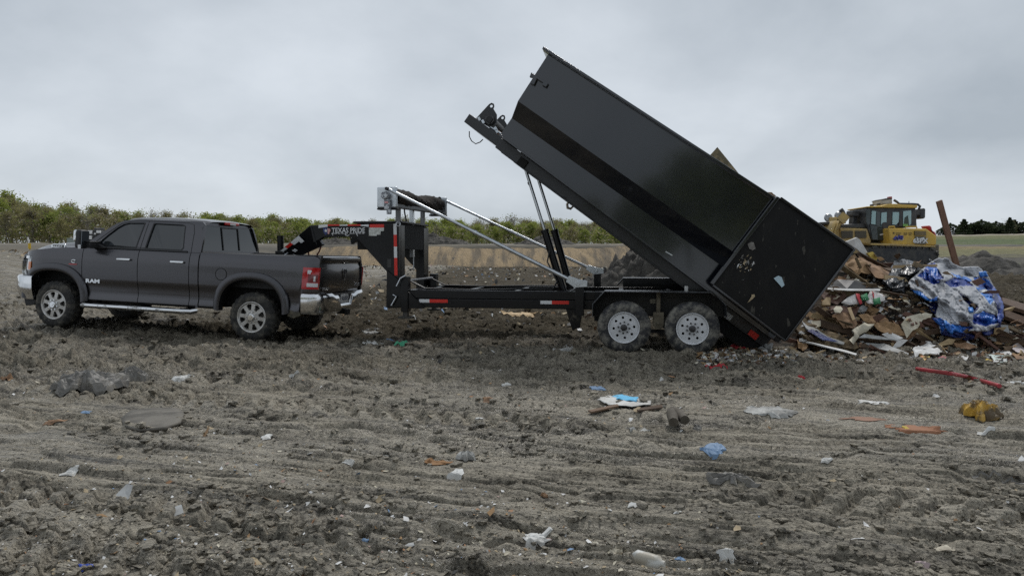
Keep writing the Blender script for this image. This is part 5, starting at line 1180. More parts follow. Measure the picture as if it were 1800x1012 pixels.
def item(name, pts, mat, label, cat, off=.10, th=.006, cr=.012, fr=4, smooth=False, doff=None, cuts=2):
    SEED[0] += 1; A_ = Acc()
    P_ = [hp(a, b, off + (doff[i] if doff else 0)) for i, (a, b) in enumerate(pts)]
    A_.add(poly_mesh(P_, th, cr, fr, SEED[0], cuts)); return A_.build(name, [mat], th, smooth, label, cat)
item('foam_box', c2b([(490, 22), (575, -12), (600, 5), (672, 130), (655, 148), (575, 82)]), wht, 'white foam box lid standing at the top of the heap beside the container door', 'foam box', .12, .06, .004)
item('yellow_foam', c2b([(655, 115), (700, 108), (742, 150), (735, 172), (690, 170)]), yelp, 'yellow crumbled foam next to the white foam box', 'foam', .14, .03, .03, 12)
item('dark_board', c2b([(572, 118), (598, 106), (862, 240), (852, 262), (700, 205)]), dkb, 'long dark board sloping down from the foam box', 'board', .26, .02, .003)
item('torn_cardboard', c2b([(580, 140), (640, 150), (760, 240), (835, 290), (800, 332), (720, 322), (640, 225)]), orb, 'torn tan cardboard sheet below the long dark board', 'cardboard', .18, .006, .035)
item('cardboard_box_side', c2b([(455, 190), (560, 150), (660, 225), (700, 290), (600, 300), (520, 260)]), brown, 'crushed brown cardboard box side near the upper right door corner', 'cardboard', .14, .006, .05)
item('black_panel', c2b([(345, 398), (420, 330), (560, 338), (690, 370), (768, 405), (500, 405)]), blkp, 'black flat panel with a bright front edge', 'panel', .22, .012, .004)
item('white_trim_strip', c2b([(345, 398), (500, 404), (768, 406), (768, 420), (500, 419), (345, 409)]), wht, 'thin white trim strip along the front of the black panel', 'trim strip', .30, .012, .002)
A_ = Acc()
for pts, mi in (([(445, 528), (500, 482), (572, 448), (600, 530), (510, 548)], 0), ([(562, 446), (592, 445), (610, 525), (592, 534)], 1), ([(602, 462), (650, 448), (668, 500), (612, 505)], 2), ([(640, 495), (690, 425), (740, 428), (795, 462), (800, 500), (730, 530), (660, 528)], 0), ([(700, 492), (760, 480), (775, 525), (715, 535)], 2), ([(700, 430), (716, 428), (712, 480), (704, 490)], 1)):
    A_.add(poly_mesh([hp(a, b, .24+.02*(mi > 0)) for a, b in c2b(pts)], .01, .022, 6, mi+2, 2), mi)
A_.build('festive_sack', [swht, sred, sgrn], .01, True, 'white festive cloth sack with red and green trim in the heap', 'sack')
item('hardboard_offcut', c2b([(275, 440), (330, 418), (470, 425), (500, 470), (420, 535), (330, 500)]), redb, 'reddish brown panel behind the pale wood block', 'hardboard', .12, .012, .01)
item('wood_block', c2b([(294, 512), (335, 476), (368, 480), (363, 541), (296, 539)]), tanw, 'pale wood block cut end close to the container door', 'wood', .26, .05, .002)
item('red_brown_sheet', c2b([(300, 560), (400, 540), (600, 560), (560, 640), (420, 640)]), redb, 'reddish brown sheet with a pale square plaque on it', 'panel', .14, .01, .015)
item('square_plaque', c2b([(389, 570), (412, 545), (450, 548), (466, 568), (445, 600), (402, 596)]), crm, 'small pale cream square plaque on reddish brown sheet', 'plaque', .27, .015, .002)
item('orange_cardboard', c2b([(380, 625), (470, 600), (540, 615), (585, 690), (545, 738), (462, 722), (420, 670)]), orb, 'orange-brown cardboard sheet in the middle of the heap', 'cardboard', .2, .006, .03)
item('wood_stick', c2b([(503, 560), (530, 554), (566, 650), (545, 660)]), tanw, 'short tan wood stick lying over orange-brown cardboard', 'wood stick', .30, .02, .001)
item('white_cloth', c2b([(528, 742), (620, 682), (712, 700), (650, 755), (590, 780), (560, 850), (545, 855), (508, 828), (550, 780)]), crm, 'dirty white cloth rag draped over the heap front', 'cloth', .27, .006, .035, 5, True)
item('bent_cardboard', c2b([(590, 622), (650, 612), (755, 668), (720, 690), (630, 672)]), brown, 'bent brown cardboard strip above the white rag', 'cardboard', .24, .006, .02)
item('brown_board', c2b([(690, 690), (800, 672), (905, 700), (962, 795), (800, 772), (740, 745)]), brown, 'wide brown cardboard sheet to the right of the white rag', 'cardboard', .2, .006, .03)
item('white_sheet', c2b([(780, 772), (850, 750), (955, 798), (900, 828), (830, 800)]), wht, 'folded white paper sheet below the wide brown cardboard', 'paper', .27, .004, .012)
item('pale_laminate_offcut', c2b([(590, 800), (640, 768), (760, 785), (905, 822), (760, 812), (660, 800)]), gryp, 'long thin pale panel edge low in the heap', 'panel', .27, .012, .004)
item('rolled_carpet', c2b([(55, 735), (120, 632), (200, 700), (290, 745), (430, 800), (630, 885), (520, 905), (300, 885), (150, 812)]), tangr, 'folded brown carpet at the foot of the container door', 'carpet', .16, .05, .04)
item('carpet_edge', c2b([(120, 640), (190, 690), (330, 790), (480, 840), (470, 860), (300, 820), (170, 730)]), gryp, 'grey layered edge of carpet underlay on the brown carpet', 'underlay', .24, .02, .012)
item('blue_strip', c2b([(178, 745), (212, 730), (330, 790), (425, 832), (300, 818)]), navy, 'dark blue plastic strip on the folded carpet', 'plastic strip', .32, .01, .008)
item('plywood_piece', c2b([(130, 595), (172, 572), (280, 640), (292, 682), (205, 662)]), brown, 'tan plywood piece above the carpet beside the door', 'plywood', .18, .012, .01)
item('cream_card', c2b([(205, 665), (286, 660), (290, 705), (240, 720)]), crm, 'cream card square tucked above the blue strip', 'card', .25, .006, .004)
item('white_stick', c2b([(165, 838), (172, 828), (500, 904), (580, 930), (570, 940), (490, 918)]), wht, 'long thin white stick along the foot of the carpet', 'stick', .33, .012, .002)
item('grey_sheet', c2b([(640, 842), (800, 850), (1000, 925), (995, 942), (860, 912), (720, 885)]), gryp, 'flat pale grey sheet lying at the foot of the heap', 'sheet', .24, .01, .008)
item('white_paper', c2b([(862, 882), (900, 830), (942, 812), (990, 820), (930, 872)]), wht, 'creased white paper on the end of the grey sheet', 'paper', .34, .004, .012)
item('printed_box', c3b([(15, 690), (62, 630), (170, 602), (192, 650), (150, 720), (105, 742), (60, 805)]), crm, 'white printed box with dark picture panels left of the tarp', 'box', .26, .02, .006)
for i, (a, b) in enumerate(((88, 648), (118, 640), (98, 690), (132, 678))): pass
A_ = Acc()
for (a, b) in ((86, 655), (116, 645), (110, 690), (142, 676)): A_.add(poly_mesh([hp(x, y, .295) for x, y in c3b([(a-12, b-10), (a+8, b-16), (a+16, b+8), (a-4, b+14)])], .004, .001, 3, 1, 1))
pr = A_.build('picture_panel', [redb], .004); pr.parent = bpy.data.objects['printed_box']; pr.location = pr.location - bpy.data.objects['printed_box'].location
for i, (pts, lb) in enumerate(((([(828, 485), (1040, 545), (1040, 600), (838, 535)]), 'upper brown timber plank sticking out right of the tarp'), (([(842, 578), (1040, 650), (1040, 710), (848, 635)]), 'lower brown timber plank sticking out right of the tarp'))):
    item('timber_plank', c3b(pts), M('plank_brown', (.115, .07, .045), .8, (.08, .048, .03), 5, stretch=(1, 1, 9)), lb, 'plank', .1, .06, .004)
item('grey_slab', c3b([(790, 690), (880, 700), (890, 770), (810, 750)]), gryp, 'dark grey slab under the lower brown timber plank', 'slab', .1, .02, .004)
item('tan_board', c3b([(315, 850), (400, 805), (455, 812), (430, 850), (330, 868)]), tanw, 'curved tan board below the blue tarp', 'board', .24, .012, .01)
item('orange_box', c3b([(445, 840), (540, 842), (632, 885), (560, 905), (475, 885)]), orb, 'orange and white torn box below the navy tarp fold', 'box', .25, .008, .03)
item('green_letter', c3b([(722, 936), (850, 936), (882, 1005), (800, 1015)]), M('paper_pale_green', (.52, .60, .56), .6), 'pale green printed letter at the foot of the heap on the right', 'letter', .14, .003, .006)
item('white_letter', c3b([(805, 905), (880, 880), (945, 960), (920, 990), (860, 950)]), wht, 'crumpled white paper sheet above the pale green letter', 'paper', .15, .003, .02)
item('pink_magazine', c3b([(905, 880), (960, 845), (1010, 900), (1005, 935), (950, 930)]), M('paper_pinkish', (.58, .50, .50), .5, (.5, .45, .42), 8), 'pinkish white magazine at the right end of the heap', 'magazine', .15, .006, .02)
item('cardboard_end', c3b([(905, 945), (1015, 930), (1015, 985), (950, 975)]), orb, 'flattened tan carton by the pinkish magazine', 'carton', .16, .006, .02)
item('yellow_wrapper', c3b([(680, 985), (715, 965), (748, 985), (742, 1015), (690, 1015)]), yelp, 'yellow wrapper left of the pale green letter', 'wrapper', .16, .004, .01)
item('white_carton', c3b([(430, 970), (560, 938), (565, 985), (480, 1000)]), wht, 'white carton flap at the foot of the heap centre', 'carton', .16, .004, .01)
item('red_wrapper', c3b([(310, 958), (360, 948), (415, 970), (370, 985)]), M('wrapper_red', (.30, .07, .08), .6), 'dull red wrapper beside the white carton flap', 'wrapper', .16, .004, .01)
item('paper_bundle', c3b([(105, 912), (180, 880), (215, 845), (290, 880), (350, 930), (300, 960), (200, 950), (130, 960)]), wht, 'bundle of white papers at the foot of the heap left of centre', 'papers', .15, .008, .04, 8)
item('burst_packet', c3b([(160, 945), (215, 925), (250, 955), (210, 985)]), M('packet_red', (.52, .20, .10), .6, (.6, .5, .15), 14), 'red and yellow burst packet beside the white paper bundle', 'packet', .22, .006, .01)
item('dirty_plank', [(1372, 612), (1384, 616), (1420, 640), (1428, 648), (1404, 640)], dkb, 'dirty dark plank lying by the low end of the trailer bed', 'plank', .15, .03, .004)
# sheets draped over the heap: one continuous skin with folds and steps
def pip(x, y, poly):
    ins = np.zeros(x.shape, bool); n = len(poly)
    for i in range(n):
        x0, y0 = poly[i]; x1, y1 = poly[(i+1) % n]
        c = ((y0 > y) != (y1 > y)) & (x < (x1-x0)*(y-y0)/((y1-y0) if y1 != y0 else 1e-9)+x0); ins ^= c
    return ins
def drape(name, layers, mats, label, cat, nx=170, ny=150, amp=.05, seed=1, fdir=.9, wob=3.0):
    ol = layers[0][0]; x0, x1 = min(p[0] for p in ol)-3, max(p[0] for p in ol)+3; y0, y1 = min(p[1] for p in ol)-3, max(p[1] for p in ol)+3
    cx = np.linspace(x0, x1, 16); cy = np.linspace(y0, y1, 14); D = np.array([[hp(a, b).y for a in cx] for b in cy])
    for _ in range(2): D = (D + np.roll(D, 1, 0)*.0 + D)/2
    gx, gy = np.meshgrid(np.linspace(x0, x1, nx), np.linspace(y0, y1, ny)); fx_ = (gx-x0)/(x1-x0)*15; fy_ = (gy-y0)/(y1-y0)*13; ix = np.clip(fx_.astype(int), 0, 14); iy = np.clip(fy_.astype(int), 0, 12); tx = fx_-ix; ty = fy_-iy
    Dp = D[iy, ix]*(1-tx)*(1-ty)+D[iy, ix+1]*tx*(1-ty)+D[iy+1, ix]*(1-tx)*ty+D[iy+1, ix+1]*tx*ty
    jx = gx + wob*fbm(gx*.06, gy*.06, seed, 3); jy = gy + wob*fbm(gx*.06+40, gy*.06, seed+3, 3)
    off = np.zeros_like(gx); mi = np.full(gx.shape, -1); lay = np.zeros(gx.shape)
    for k, (poly, m_, o_) in enumerate(layers):
        q = pip(jx, jy, poly); off[q] = .24 + (o_-.24)*.8; mi[q] = m_; lay[q] = k
    keep = mi >= 0
    sm_ = off.copy()
    for _ in range(2):
        sm_ = (sm_ + np.roll(sm_, 1, 0) + np.roll(sm_, -1, 0) + np.roll(sm_, 1, 1) + np.roll(sm_, -1, 1))/5
    # folds: ridged noise stretched along a direction that changes from flap to flap
    th = fdir + .9*np.sin(lay*2.4) ; u_ = (gx*np.cos(th)+gy*np.sin(th)); v_ = (-gx*np.sin(th)+gy*np.cos(th)); wv = v_ + 5*fbm(gx*.05, gy*.05, seed+7, 2)
    rg = lambda a, b, s_: 1-2.3*np.abs(vnoise(a, b, s_))
    fo = .62*rg(u_*.022+lay*3, wv*.085, seed+11) + .30*rg(u_*.05+lay, wv*.17, seed+13) + .14*rg(gx*.22, gy*.22, seed+17)
    Yd = Dp - sm_ - amp*fo
    c_, s_ = math.cos(PITCH), math.sin(PITCH); rx = (gx-900)/FPX; rz = (506-gy)/FPX; ry = c_+rz*s_; rzz = rz*c_-s_; t_ = Yd/ry
    Pt = np.stack([rx*t_, Yd, EYE+rzz*t_], 2); Pt[:, :, 0] += .012*fbm(gx*.1, gy*.1, seed+21, 3); Pt[:, :, 2] = np.maximum(Pt[:, :, 2] + .012*fbm(gx*.1+9, gy*.1, seed+23, 3), .0)
    idx = np.arange(nx*ny).reshape(ny, nx); q = np.stack([idx[:-1, :-1], idx[:-1, 1:], idx[1:, 1:], idx[1:, :-1]], 2).reshape(-1, 4); kk = keep[:-1, :-1] & keep[1:, 1:] & keep[1:, :-1] & keep[:-1, 1:]; F_ = q[kk.reshape(-1)]; M_ = mi[:-1, :-1][kk]
    c0 = Pt[keep].mean(0); c0[2] = 0; us, inv_ = np.unique(F_, return_inverse=True); o = bigmesh(name, Pt.reshape(-1, 3)[us]-c0, inv_.reshape(-1, 4), mats, True, M_); o.location = tuple(c0); qm = o.modifiers.new('solid', 'SOLIDIFY'); qm.thickness = .006; qm.offset = -1; return tag(o, label, cat)
def c8(pts): return [(1380+x/3.264, 330+y/3.264) for x, y in pts]
bagl = [(c8([(545, 548), (590, 480), (625, 425), (680, 412), (740, 425), (785, 470), (775, 505), (715, 520), (690, 560), (690, 610), (620, 590)]), 0, .16), (c8([(620, 440), (690, 415), (750, 430), (782, 475), (720, 505), (640, 505)]), 0, .27), (c8([(560, 540), (620, 500), (690, 520), (680, 570), (610, 575)]), 0, .23)]
drape('rubbish_bag', bagl, [bagk], 'black plastic rubbish bag on the heap left of the blue tarp', 'rubbish bag', 110, 90, .05, 3, .7)
T_ = [([(70, 350), (170, 265), (225, 205), (330, 150), (400, 158), (455, 205), (510, 228), (640, 228), (722, 285), (800, 440), (842, 545), (842, 650), (800, 720), (740, 772), (560, 822), (400, 790), (330, 760), (320, 690), (300, 620), (262, 560), (240, 500), (120, 430)], 0, .28),
      ([(222, 205), (282, 195), (335, 290), (372, 318), (300, 335), (200, 262)], 1, .22), ([(358, 345), (440, 305), (525, 330), (605, 382), (500, 385), (420, 388)], 1, .20),
      ([(600, 300), (722, 330), (802, 440), (842, 540), (842, 645), (800, 700), (792, 600), (795, 540), (700, 440), (610, 350)], 1, .34), ([(700, 360), (790, 470), (815, 560), (800, 560), (740, 450), (690, 380)], 2, .36),
      ([(330, 705), (430, 745), (560, 742), (700, 748), (800, 690), (832, 655), (822, 705), (742, 770), (560, 822), (430, 800), (340, 770)], 2, .16), ([(75, 388), (170, 430), (250, 490), (325, 468), (332, 435), (322, 500), (240, 508), (130, 440)], 3, .30),
      ([(225, 540), (270, 500), (330, 520), (300, 600), (262, 590)], 2, .14), ([(255, 640), (330, 630), (400, 690), (340, 770), (325, 700)], 1, .24), ([(352, 645), (380, 665), (440, 722), (432, 772), (375, 705)], 3, .38), ([(470, 425), (560, 470), (640, 560), (605, 590), (560, 520)], 2, .12), ([(558, 545), (598, 548), (592, 596), (562, 590)], 3, .34), ([(590, 610), (680, 585), (790, 620), (800, 680), (700, 700), (600, 690)], 1, .20), ([(420, 690), (560, 690), (600, 720), (520, 760), (430, 740)], 1, .24), ([(150, 300), (205, 265), (300, 335), (350, 350), (290, 365), (200, 330)], 1, .25), ([(620, 380), (680, 400), (760, 500), (740, 530), (660, 450)], 3, .30), ([(650, 270), (715, 262), (724, 300), (660, 312)], 3, .34), ([(420, 270), (480, 285), (585, 330), (570, 350), (470, 310)], 3, .33)]  # most recessed navy patch puts the shade of a gap between folds into colour
drape('tarp', [(c3b(p), m_, o_) for p, m_, o_ in T_], [silv, blu, navy, sky_b], 'crumpled blue and silver tarpaulin on the right side of the heap', 'tarpaulin', 210, 180, .095, 31, .8)
# board standing in the heap
p0, p1 = at(1650.5, 353, 12.7), at(1688, 492, 12.9); d_ = (p1-p0).normalized()
mb = MB(); mb.bar(tuple(p0-p1), (0, 0, 0), .045, .105); o = mb.build('standing_board', M('plank_standing', (.20, .105, .065), .75, (.15, .08, .05), 4, stretch=(6, 6, .8), bump=.2, bsc=40), bevel=.004); o.location = p1; tag(o, 'single brown timber board standing upright in the heap in front of the sky', 'board')
# loose pieces: individuals that nothing tells apart, then filler
fillm = [brown, orb, dkb, redb, wht, crm, gryp, blkp, tanw, tangr, silv]
dkcard = M('wet_cardboard', (.15, .10, .06), .8, (.09, .062, .04), 5, bump=.2, bsc=20)
base = []
rs = random.Random(5)
for k in range(8):
    bm = bmesh.new(); n_ = rs.choice((4, 5, 6)); pts = [Vector((rs.uniform(.75, 1.1)*math.cos(t*6.283/n_), rs.uniform(.45, .8)*math.sin(t*6.283/n_), 0)) for t in range(n_)]
    bm.free(); bm = poly_mesh([p*.12 for p in pts], .01, .03, 7, k, 2, .03); me = bpy.data.meshes.new('loose_piece'); bm.to_mesh(me); bm.free(); base.append(me)
names = {0: ('cardboard_piece', 'crumpled brown cardboard piece lying among the dumped rubbish', 'cardboard', 'brown cardboard pieces in the heap'), 1: ('board_piece', 'broken dark board piece lying among the dumped rubbish', 'board', 'dark board pieces in the heap'), 2: ('paper_piece', 'small pale scrap lying among the dumped rubbish', 'paper', 'pale pieces in the heap')}
cache = {}
slats = []
for k in range(5):
    mb = MB(); L_ = rs.uniform(.35, .8); w2 = rs.uniform(.03, .07); mb.prism([(-L_/2, -w2), (-L_/2+rs.uniform(0, .05), w2*rs.uniform(.2, 1)), (L_/2-rs.uniform(0, .06), w2), (L_/2, -w2*rs.uniform(.1, 1))], -.012, .012); slats.append(as_mesh(mb, dkb, None)); slats[-1].materials.clear()
for i in range(230):
    px_ = rs.uniform(1395, 1800); lo_ = float(np.interp(px_, [1395, 1440, 1500, 1560, 1640, 1740, 1770, 1800], [585, 540, 452, 448, 455, 500, 560, 570])); py_ = lo_ + (612-lo_ + rs.uniform(0, 18))*rs.random()
    kd = rs.choices((0, 1, 2), (4, 4, 4))[0]; mt = rs.choice({0: (brown, orb, dkcard), 1: (dkb, redb, tangr, tanw), 2: (wht, crm, gryp)}[kd]); k = rs.randrange(8)
    key = (k, mt.name)
    if key not in cache:
        me = (slats[k % 5] if kd == 1 else base[k]).copy(); me.materials.append(mt); cache[key] = me
    o = bpy.data.objects.new(names[kd][0], cache[key]); COL.objects.link(o); s = rs.uniform(.4, 1.25)*(1 if kd < 2 else .7); o.scale = (s*1.3, s, s)
    o.location = hp(px_, py_, rs.uniform(.06, .20)); o.rotation_euler = (rs.uniform(-.2, 1.4), rs.uniform(-.5, .5), rs.uniform(-1.2, 1.2)) if kd != 1 else (rs.uniform(-.6, .6), rs.gauss(.25, .35), rs.uniform(-.7, .7)); wh = 'close to the container door' if px_ < 1470 else ('below the black rubbish bag' if px_ < 1580 else ('round the crumpled tarpaulin' if px_ < 1740 else 'at the right end of the heap')); tag(o, names[kd][1].replace('lying among the dumped rubbish', 'lying in the rubbish '+wh), names[kd][2], names[kd][3]+' '+wh)
A_ = MB(); 
for i in range(3600):
    px_ = rs.uniform(1225, 1830) if i % 3 else rs.uniform(1400, 1830); 
    if px_ < 1400: p = on_ground(px_, rs.uniform(612, 640), .05)
    else:
        lo_ = float(np.interp(px_, [1395, 1440, 1500, 1560, 1640, 1740, 1770, 1830], [590, 545, 460, 450, 470, 520, 570, 585])); py_ = lo_ + (640-lo_)*rs.random()**.75; p = hp(px_, py_, rs.uniform(.0, .1))
    s = rs.uniform(.012, .06); t = rs.uniform(0, 6.3); R_ = Euler((rs.uniform(0, 1.6), rs.uniform(-.6, .6), rs.uniform(-3, 3))).to_matrix(); nn = rs.choice((4, 5)); pts = [p + R_ @ Vector((s*rs.uniform(.6, 1.5)*math.cos(t+q*6.283/nn), s*rs.uniform(.4, 1)*math.sin(t+q*6.283/nn), s*rs.uniform(-.2, .2))) for q in range(nn)]
    A_.add([p]+pts, [(0, q+1, (q+1) % nn+1) for q in range(nn)], rs.choices(range(len(fillm)), (5, 3, 6, 4, 6, 6, 5, 3, 2, 5, 1))[0])
fo = A_.build('mixed_rubbish', fillm, recalc=False); tag(fo, 'small mixed rubbish bits covering the heap', 'rubbish', None, 'stuff')
# ------------------------------------------------------------------ dirt mound behind the trailer, clods, litter
def pile(name, cx_, cy_, rx, ry, hh, label, mat, n=130, seed=3, rough=.42):
    xs = np.linspace(-1.15, 1.15, n); A, B = np.meshgrid(xs, xs); r = np.sqrt(A*A+B*B)+.10*fbm(A*2.2+cx_, B*2.2, seed, 3)
    z = hh*np.clip(1-r, 0, 1)**.8 + rough*hh*np.clip(1.05-r, 0, 1)**.6*(np.abs(fbm(A*5, B*5, seed+5, 4))*1.4 + .45*fbm(A*16, B*16, seed+9, 3)) - .22
    V = np.stack([A*rx, B*ry, z], 2).reshape(-1, 3); ii = np.arange(n-1)[:, None]*n + np.arange(n-1)[None, :]
    o = bigmesh(name, V, np.stack([ii, ii+1, ii+n+1, ii+n], 2).reshape(-1, 4), [mat]); o.location = (cx_, cy_, 0); return o
moundm = M('mound_soil', (.028, .025, .021), .8, (.085, .077, .065), 4, 12, .38, .62, bump=.9, bsc=9, bdist=.08)
tag(pile('dirt_mound', 4.75, 21.5, 3.1, 2.2, 1.95, '', moundm), 'dark lumpy dirt mound behind the trailer fender', 'dirt mound')
tag(pile('dirt_mound', 2.7, 23.5, 2.6, 1.6, .75, '', moundm, seed=13), 'low dark dirt mound at the foot of the bigger one, left of it', 'dirt mound')
tag(pile('dirt_mound', 17.5, 26.0, 8.5, 5.0, 1.35, '', moundm, seed=23), 'long dark dirt ridge right of the tarpaulin', 'dirt mound')
for bx_, by_, rx_, hh_, lb_ in ((-11.0, 93, 6, 1.5, 'low dark dirt berm on the far bank above the frame rail'), (4.5, 94, 5, 1.3, 'small dark dirt berm on the far bank by the lift cylinders'), (-24, 92.5, 5, 1.1, 'flat dark dirt berm on the far bank behind the gooseneck')):
    o = pile('dirt_berm', bx_, by_, rx_, 2.2, hh_, '', moundm, n=70, seed=int(bx_*7) % 50); o.location.z = 2.75; tag(o, lb_, 'dirt berm')
# clods strewn over the mud
def clod_mesh(seed):
    bm = bmesh.new(); bmesh.ops.create_icosphere(bm, subdivisions=1, radius=1); r = random.Random(seed)
    for v in bm.verts: v.co *= r.uniform(.45, 1.2); v.co.z *= .75
    V = np.array([v.co[:] for v in bm.verts]); bm.verts.index_update(); F = np.array([[v.index for v in f.verts] for f in bm.faces]); bm.free(); return V, F
cl = [clod_mesh(i) for i in range(6)]
NV, NF = [], []; off = 0
NCL = 16000
inv = RNG.uniform(1/24., 1/2.9, NCL); CY = 1/inv; CXx = RNG.uniform(-.80, .80, NCL)*CY
keep = fbm(CXx*.7, CY*.9, 5, 3) + .45*sstep(6.5, 8.5, CY) + RNG.uniform(-.3, .3, NCL) > .20
CXx, CY = CXx[keep], CY[keep]; CZ = ground_h(CXx, CY); sz = np.exp(RNG.normal(math.log(.0115), .6, len(CY))).clip(.004, .034)*(.45+.17*CY)
for i in range(len(CY)):
    v, f = cl[i % 6]; a = RNG.uniform(0, 6.28); c, s = math.cos(a), math.sin(a)
    q = v*sz[i]*np.array([1.25, 1, 1]); q = np.stack([q[:, 0]*c-q[:, 1]*s, q[:, 0]*s+q[:, 1]*c, q[:, 2]], 1) + [CXx[i], CY[i], CZ[i]+sz[i]*.15]
    NV.append(q); NF.append(f+off); off += len(v)
co_ = bigmesh('mud_clods', np.concatenate(NV), np.concatenate(NF), [g], smooth=False)
tag(co_, 'crumbled mud clods strewn over the ground', 'mud', None, 'stuff')
# fine litter
lm = [wht, crm, brown, gryp, M('litter_blue', (.14, .23, .36), .6), M('litter_tan', (.34, .27, .17), .8), M('litter_orange', (.30, .16, .08), .7), M('litter_dark', (.025, .024, .022), .7), M('litter_pink', (.36, .25, .22), .7)]
NL = 12000; inv = RNG.uniform(1/24., 1/2.9, NL); LY = 1/inv; LX = RNG.uniform(-.82, .82, NL)*LY
keep = (fbm(LX*.5+9, LY*.6, 15, 3) + .5*sstep(6.3, 8.5, LY) + .25*sstep(2, 5, LX) + RNG.uniform(-.45, .45, NL)) > .06
LX, LY = LX[keep], LY[keep]; LZ = ground_h(LX, LY); mb = MB(); rs = random.Random(8)
for i in range(len(LY)):
    s = min(.05, math.exp(rs.gauss(math.log(.0055), .6)))*(.9+.10*LY[i]); p = Vector((LX[i], LY[i], LZ[i]+s*.25)); R_ = Euler((rs.uniform(-.6, .6), rs.uniform(-.6, .6), rs.uniform(-3, 3))).to_matrix(); nn = rs.choice((4, 5)); pts = [p + R_ @ Vector((s*rs.uniform(.6, 1.6)*math.cos(q*6.283/nn), s*rs.uniform(.4, 1)*math.sin(q*6.283/nn), s*rs.uniform(-.3, .3))) for q in range(nn)]
    mb.add([p]+pts, [(0, q+1, (q+1) % nn+1) for q in range(nn)], rs.choices(range(9), (26, 16, 10, 8, 3, 22, 6, 8, 3))[0])
lo = mb.build('litter_scraps', lm, recalc=False); tag(lo, 'tiny litter scraps trodden into the mud', 'litter', None, 'stuff')
# larger pieces of litter, each a thing
def litter(name, pts, mat, label, cat, cr=.02, th=.004, fr=7, lift=.02, smooth=True, tilt=.0, cuts=3):
    SEED[0] += 1; cyp = sum(p[1] for p in pts)/len(pts); P_ = []
    for a, b in pts:
        g0 = on_ground(a, b, .03); z = gz(g0.x, g0.y); q = on_ground(a, b, z+lift + max(0, (max(p[1] for p in pts)-b))*tilt); P_.append(q)
    if P_[0].y: pass
    A_ = Acc(); A_.add(poly_mesh(P_, th, cr, fr, SEED[0], cuts)); return A_.build(name, [mat], th, smooth, label, cat)
def lump(name, cx_, cy_, w_, h_, mat, label, cat, flat=.5, jag=.4, sd=1, smooth=False):
    g0 = on_ground(cx_, cy_+h_*.35, .03); g0 = on_ground(cx_, cy_+h_*.35, gz(g0.x, g0.y)); Yd = g0.y; W_ = w_*Yd/1200/2; Hm = h_*Yd/1200*flat*1.3; D_ = max(W_*.45, min(W_*1.0, h_*.5*Yd*Yd/1800)); r = random.Random(sd*13+5)
    nr = max(5, min(16, int(W_/.012))); ns = max(14, min(44, int(W_*6/.02))); V = []; F = []; sv = Vector((sd*2.3, sd*.9, sd*1.7)); fr = 2.6/max(W_, .03)
    cz0 = gz(g0.x, g0.y)
    for i in range(nr+1):
        for k in range(ns):
            t = 6.2832*k/ns; rr = i/nr; jg = 1+jag*mnoise.noise(Vector((math.cos(t)*1.6, math.sin(t)*1.6, sd*3.1)))*1.6+.5*jag*mnoise.noise(Vector((math.cos(t)*5, math.sin(t)*5, sd*1.1)))
            x = W_*rr*jg*math.cos(t); y = D_*rr*jg*math.sin(t); q = Vector((x, y, 0))*fr+sv; rd_ = rdg(q)*.55+rdg(q*2.1)*.35+rdg(q*4.3)*.2
            d = mnoise.noise_vector(q*1.3)*W_*.10*rr
            z = Hm*(max(0, 1-rr*rr)**.6*(.62+.38*rd_) + .10*rd_*rr)
            V.append((x+d.x, y+d.y, z))
    X_ = np.array([v[0]+g0.x for v in V]); Y_ = np.array([v[1]+g0.y for v in V]); G_ = ground_h(X_, Y_)
    Gm = float(G_.mean()); RR = [(k//ns)/nr for k in range(len(V))]; V = [(v[0], v[1], v[2] + (Gm + (float(G_[k])-Gm)*(RR[k]**3 if W_ > .12 else 1)) - cz0 + .006) for k, v in enumerate(V)]
    for i in range(nr):
        for k in range(ns):
            a, b = i*ns+k, i*ns+(k+1) % ns; F.append((a, b, b+ns, a+ns))
    mb = MB(); mb.v = V; mb.f = F; mb.m = [0]*len(F); o = mb.build(name, mat, smooth=70 if smooth else None, recalc=False); o.location = (g0.x, g0.y, cz0); return tag(o, label, cat)
mudp = M('muddy_plastic', (.10, .095, .085), .45, (.20, .19, .175), 5, spec=.45, bump=.6, bsc=14, bdist=.03, mud=(-5, 5, .3, .3), mudcol=(.17, .155, .125)); clearp = M('clear_plastic', (.42, .42, .40), .6, (.24, .235, .22), 7, spec=.3, bump=.5, bsc=14, mud=(-5, 5, .2, .2), mudcol=(.17, .155, .125))
lump('muddy_sheet', 152, 664, 104, 52, mudp, 'big crumpled muddy grey plastic sheet on the mud below the truck', 'plastic sheet', .55, .5, 3)
lump('muddy_bag', 231, 673, 48, 32, mudp, 'rounded muddy grey bag beside the crumpled plastic sheet', 'bag', .7, .3, 5)
litter('round_mat', [(212, 736), (230, 722), (270, 717), (315, 718), (324, 728), (318, 742), (290, 752), (245, 757), (220, 750)], M('mat_mud', (.075, .068, .056), .75, (.15, .137, .115), 4, bump=.6, bsc=12), 'flat round muddy lid lying on the mud at the left', 'lid', .004, .025, 3, .03, cuts=2)
wht_c, crm_c = wht, crm
wht = M('muddy_white', (.60, .60, .58), .6, (.46, .45, .42), 9, mud=(-5, 5, .22, .22), mudcol=(.15, .13, .10)); crm = M('muddy_cream', (.46, .42, .33), .7, (.34, .30, .23), 9, mud=(-5, 5, .24, .24), mudcol=(.15, .13, .10))
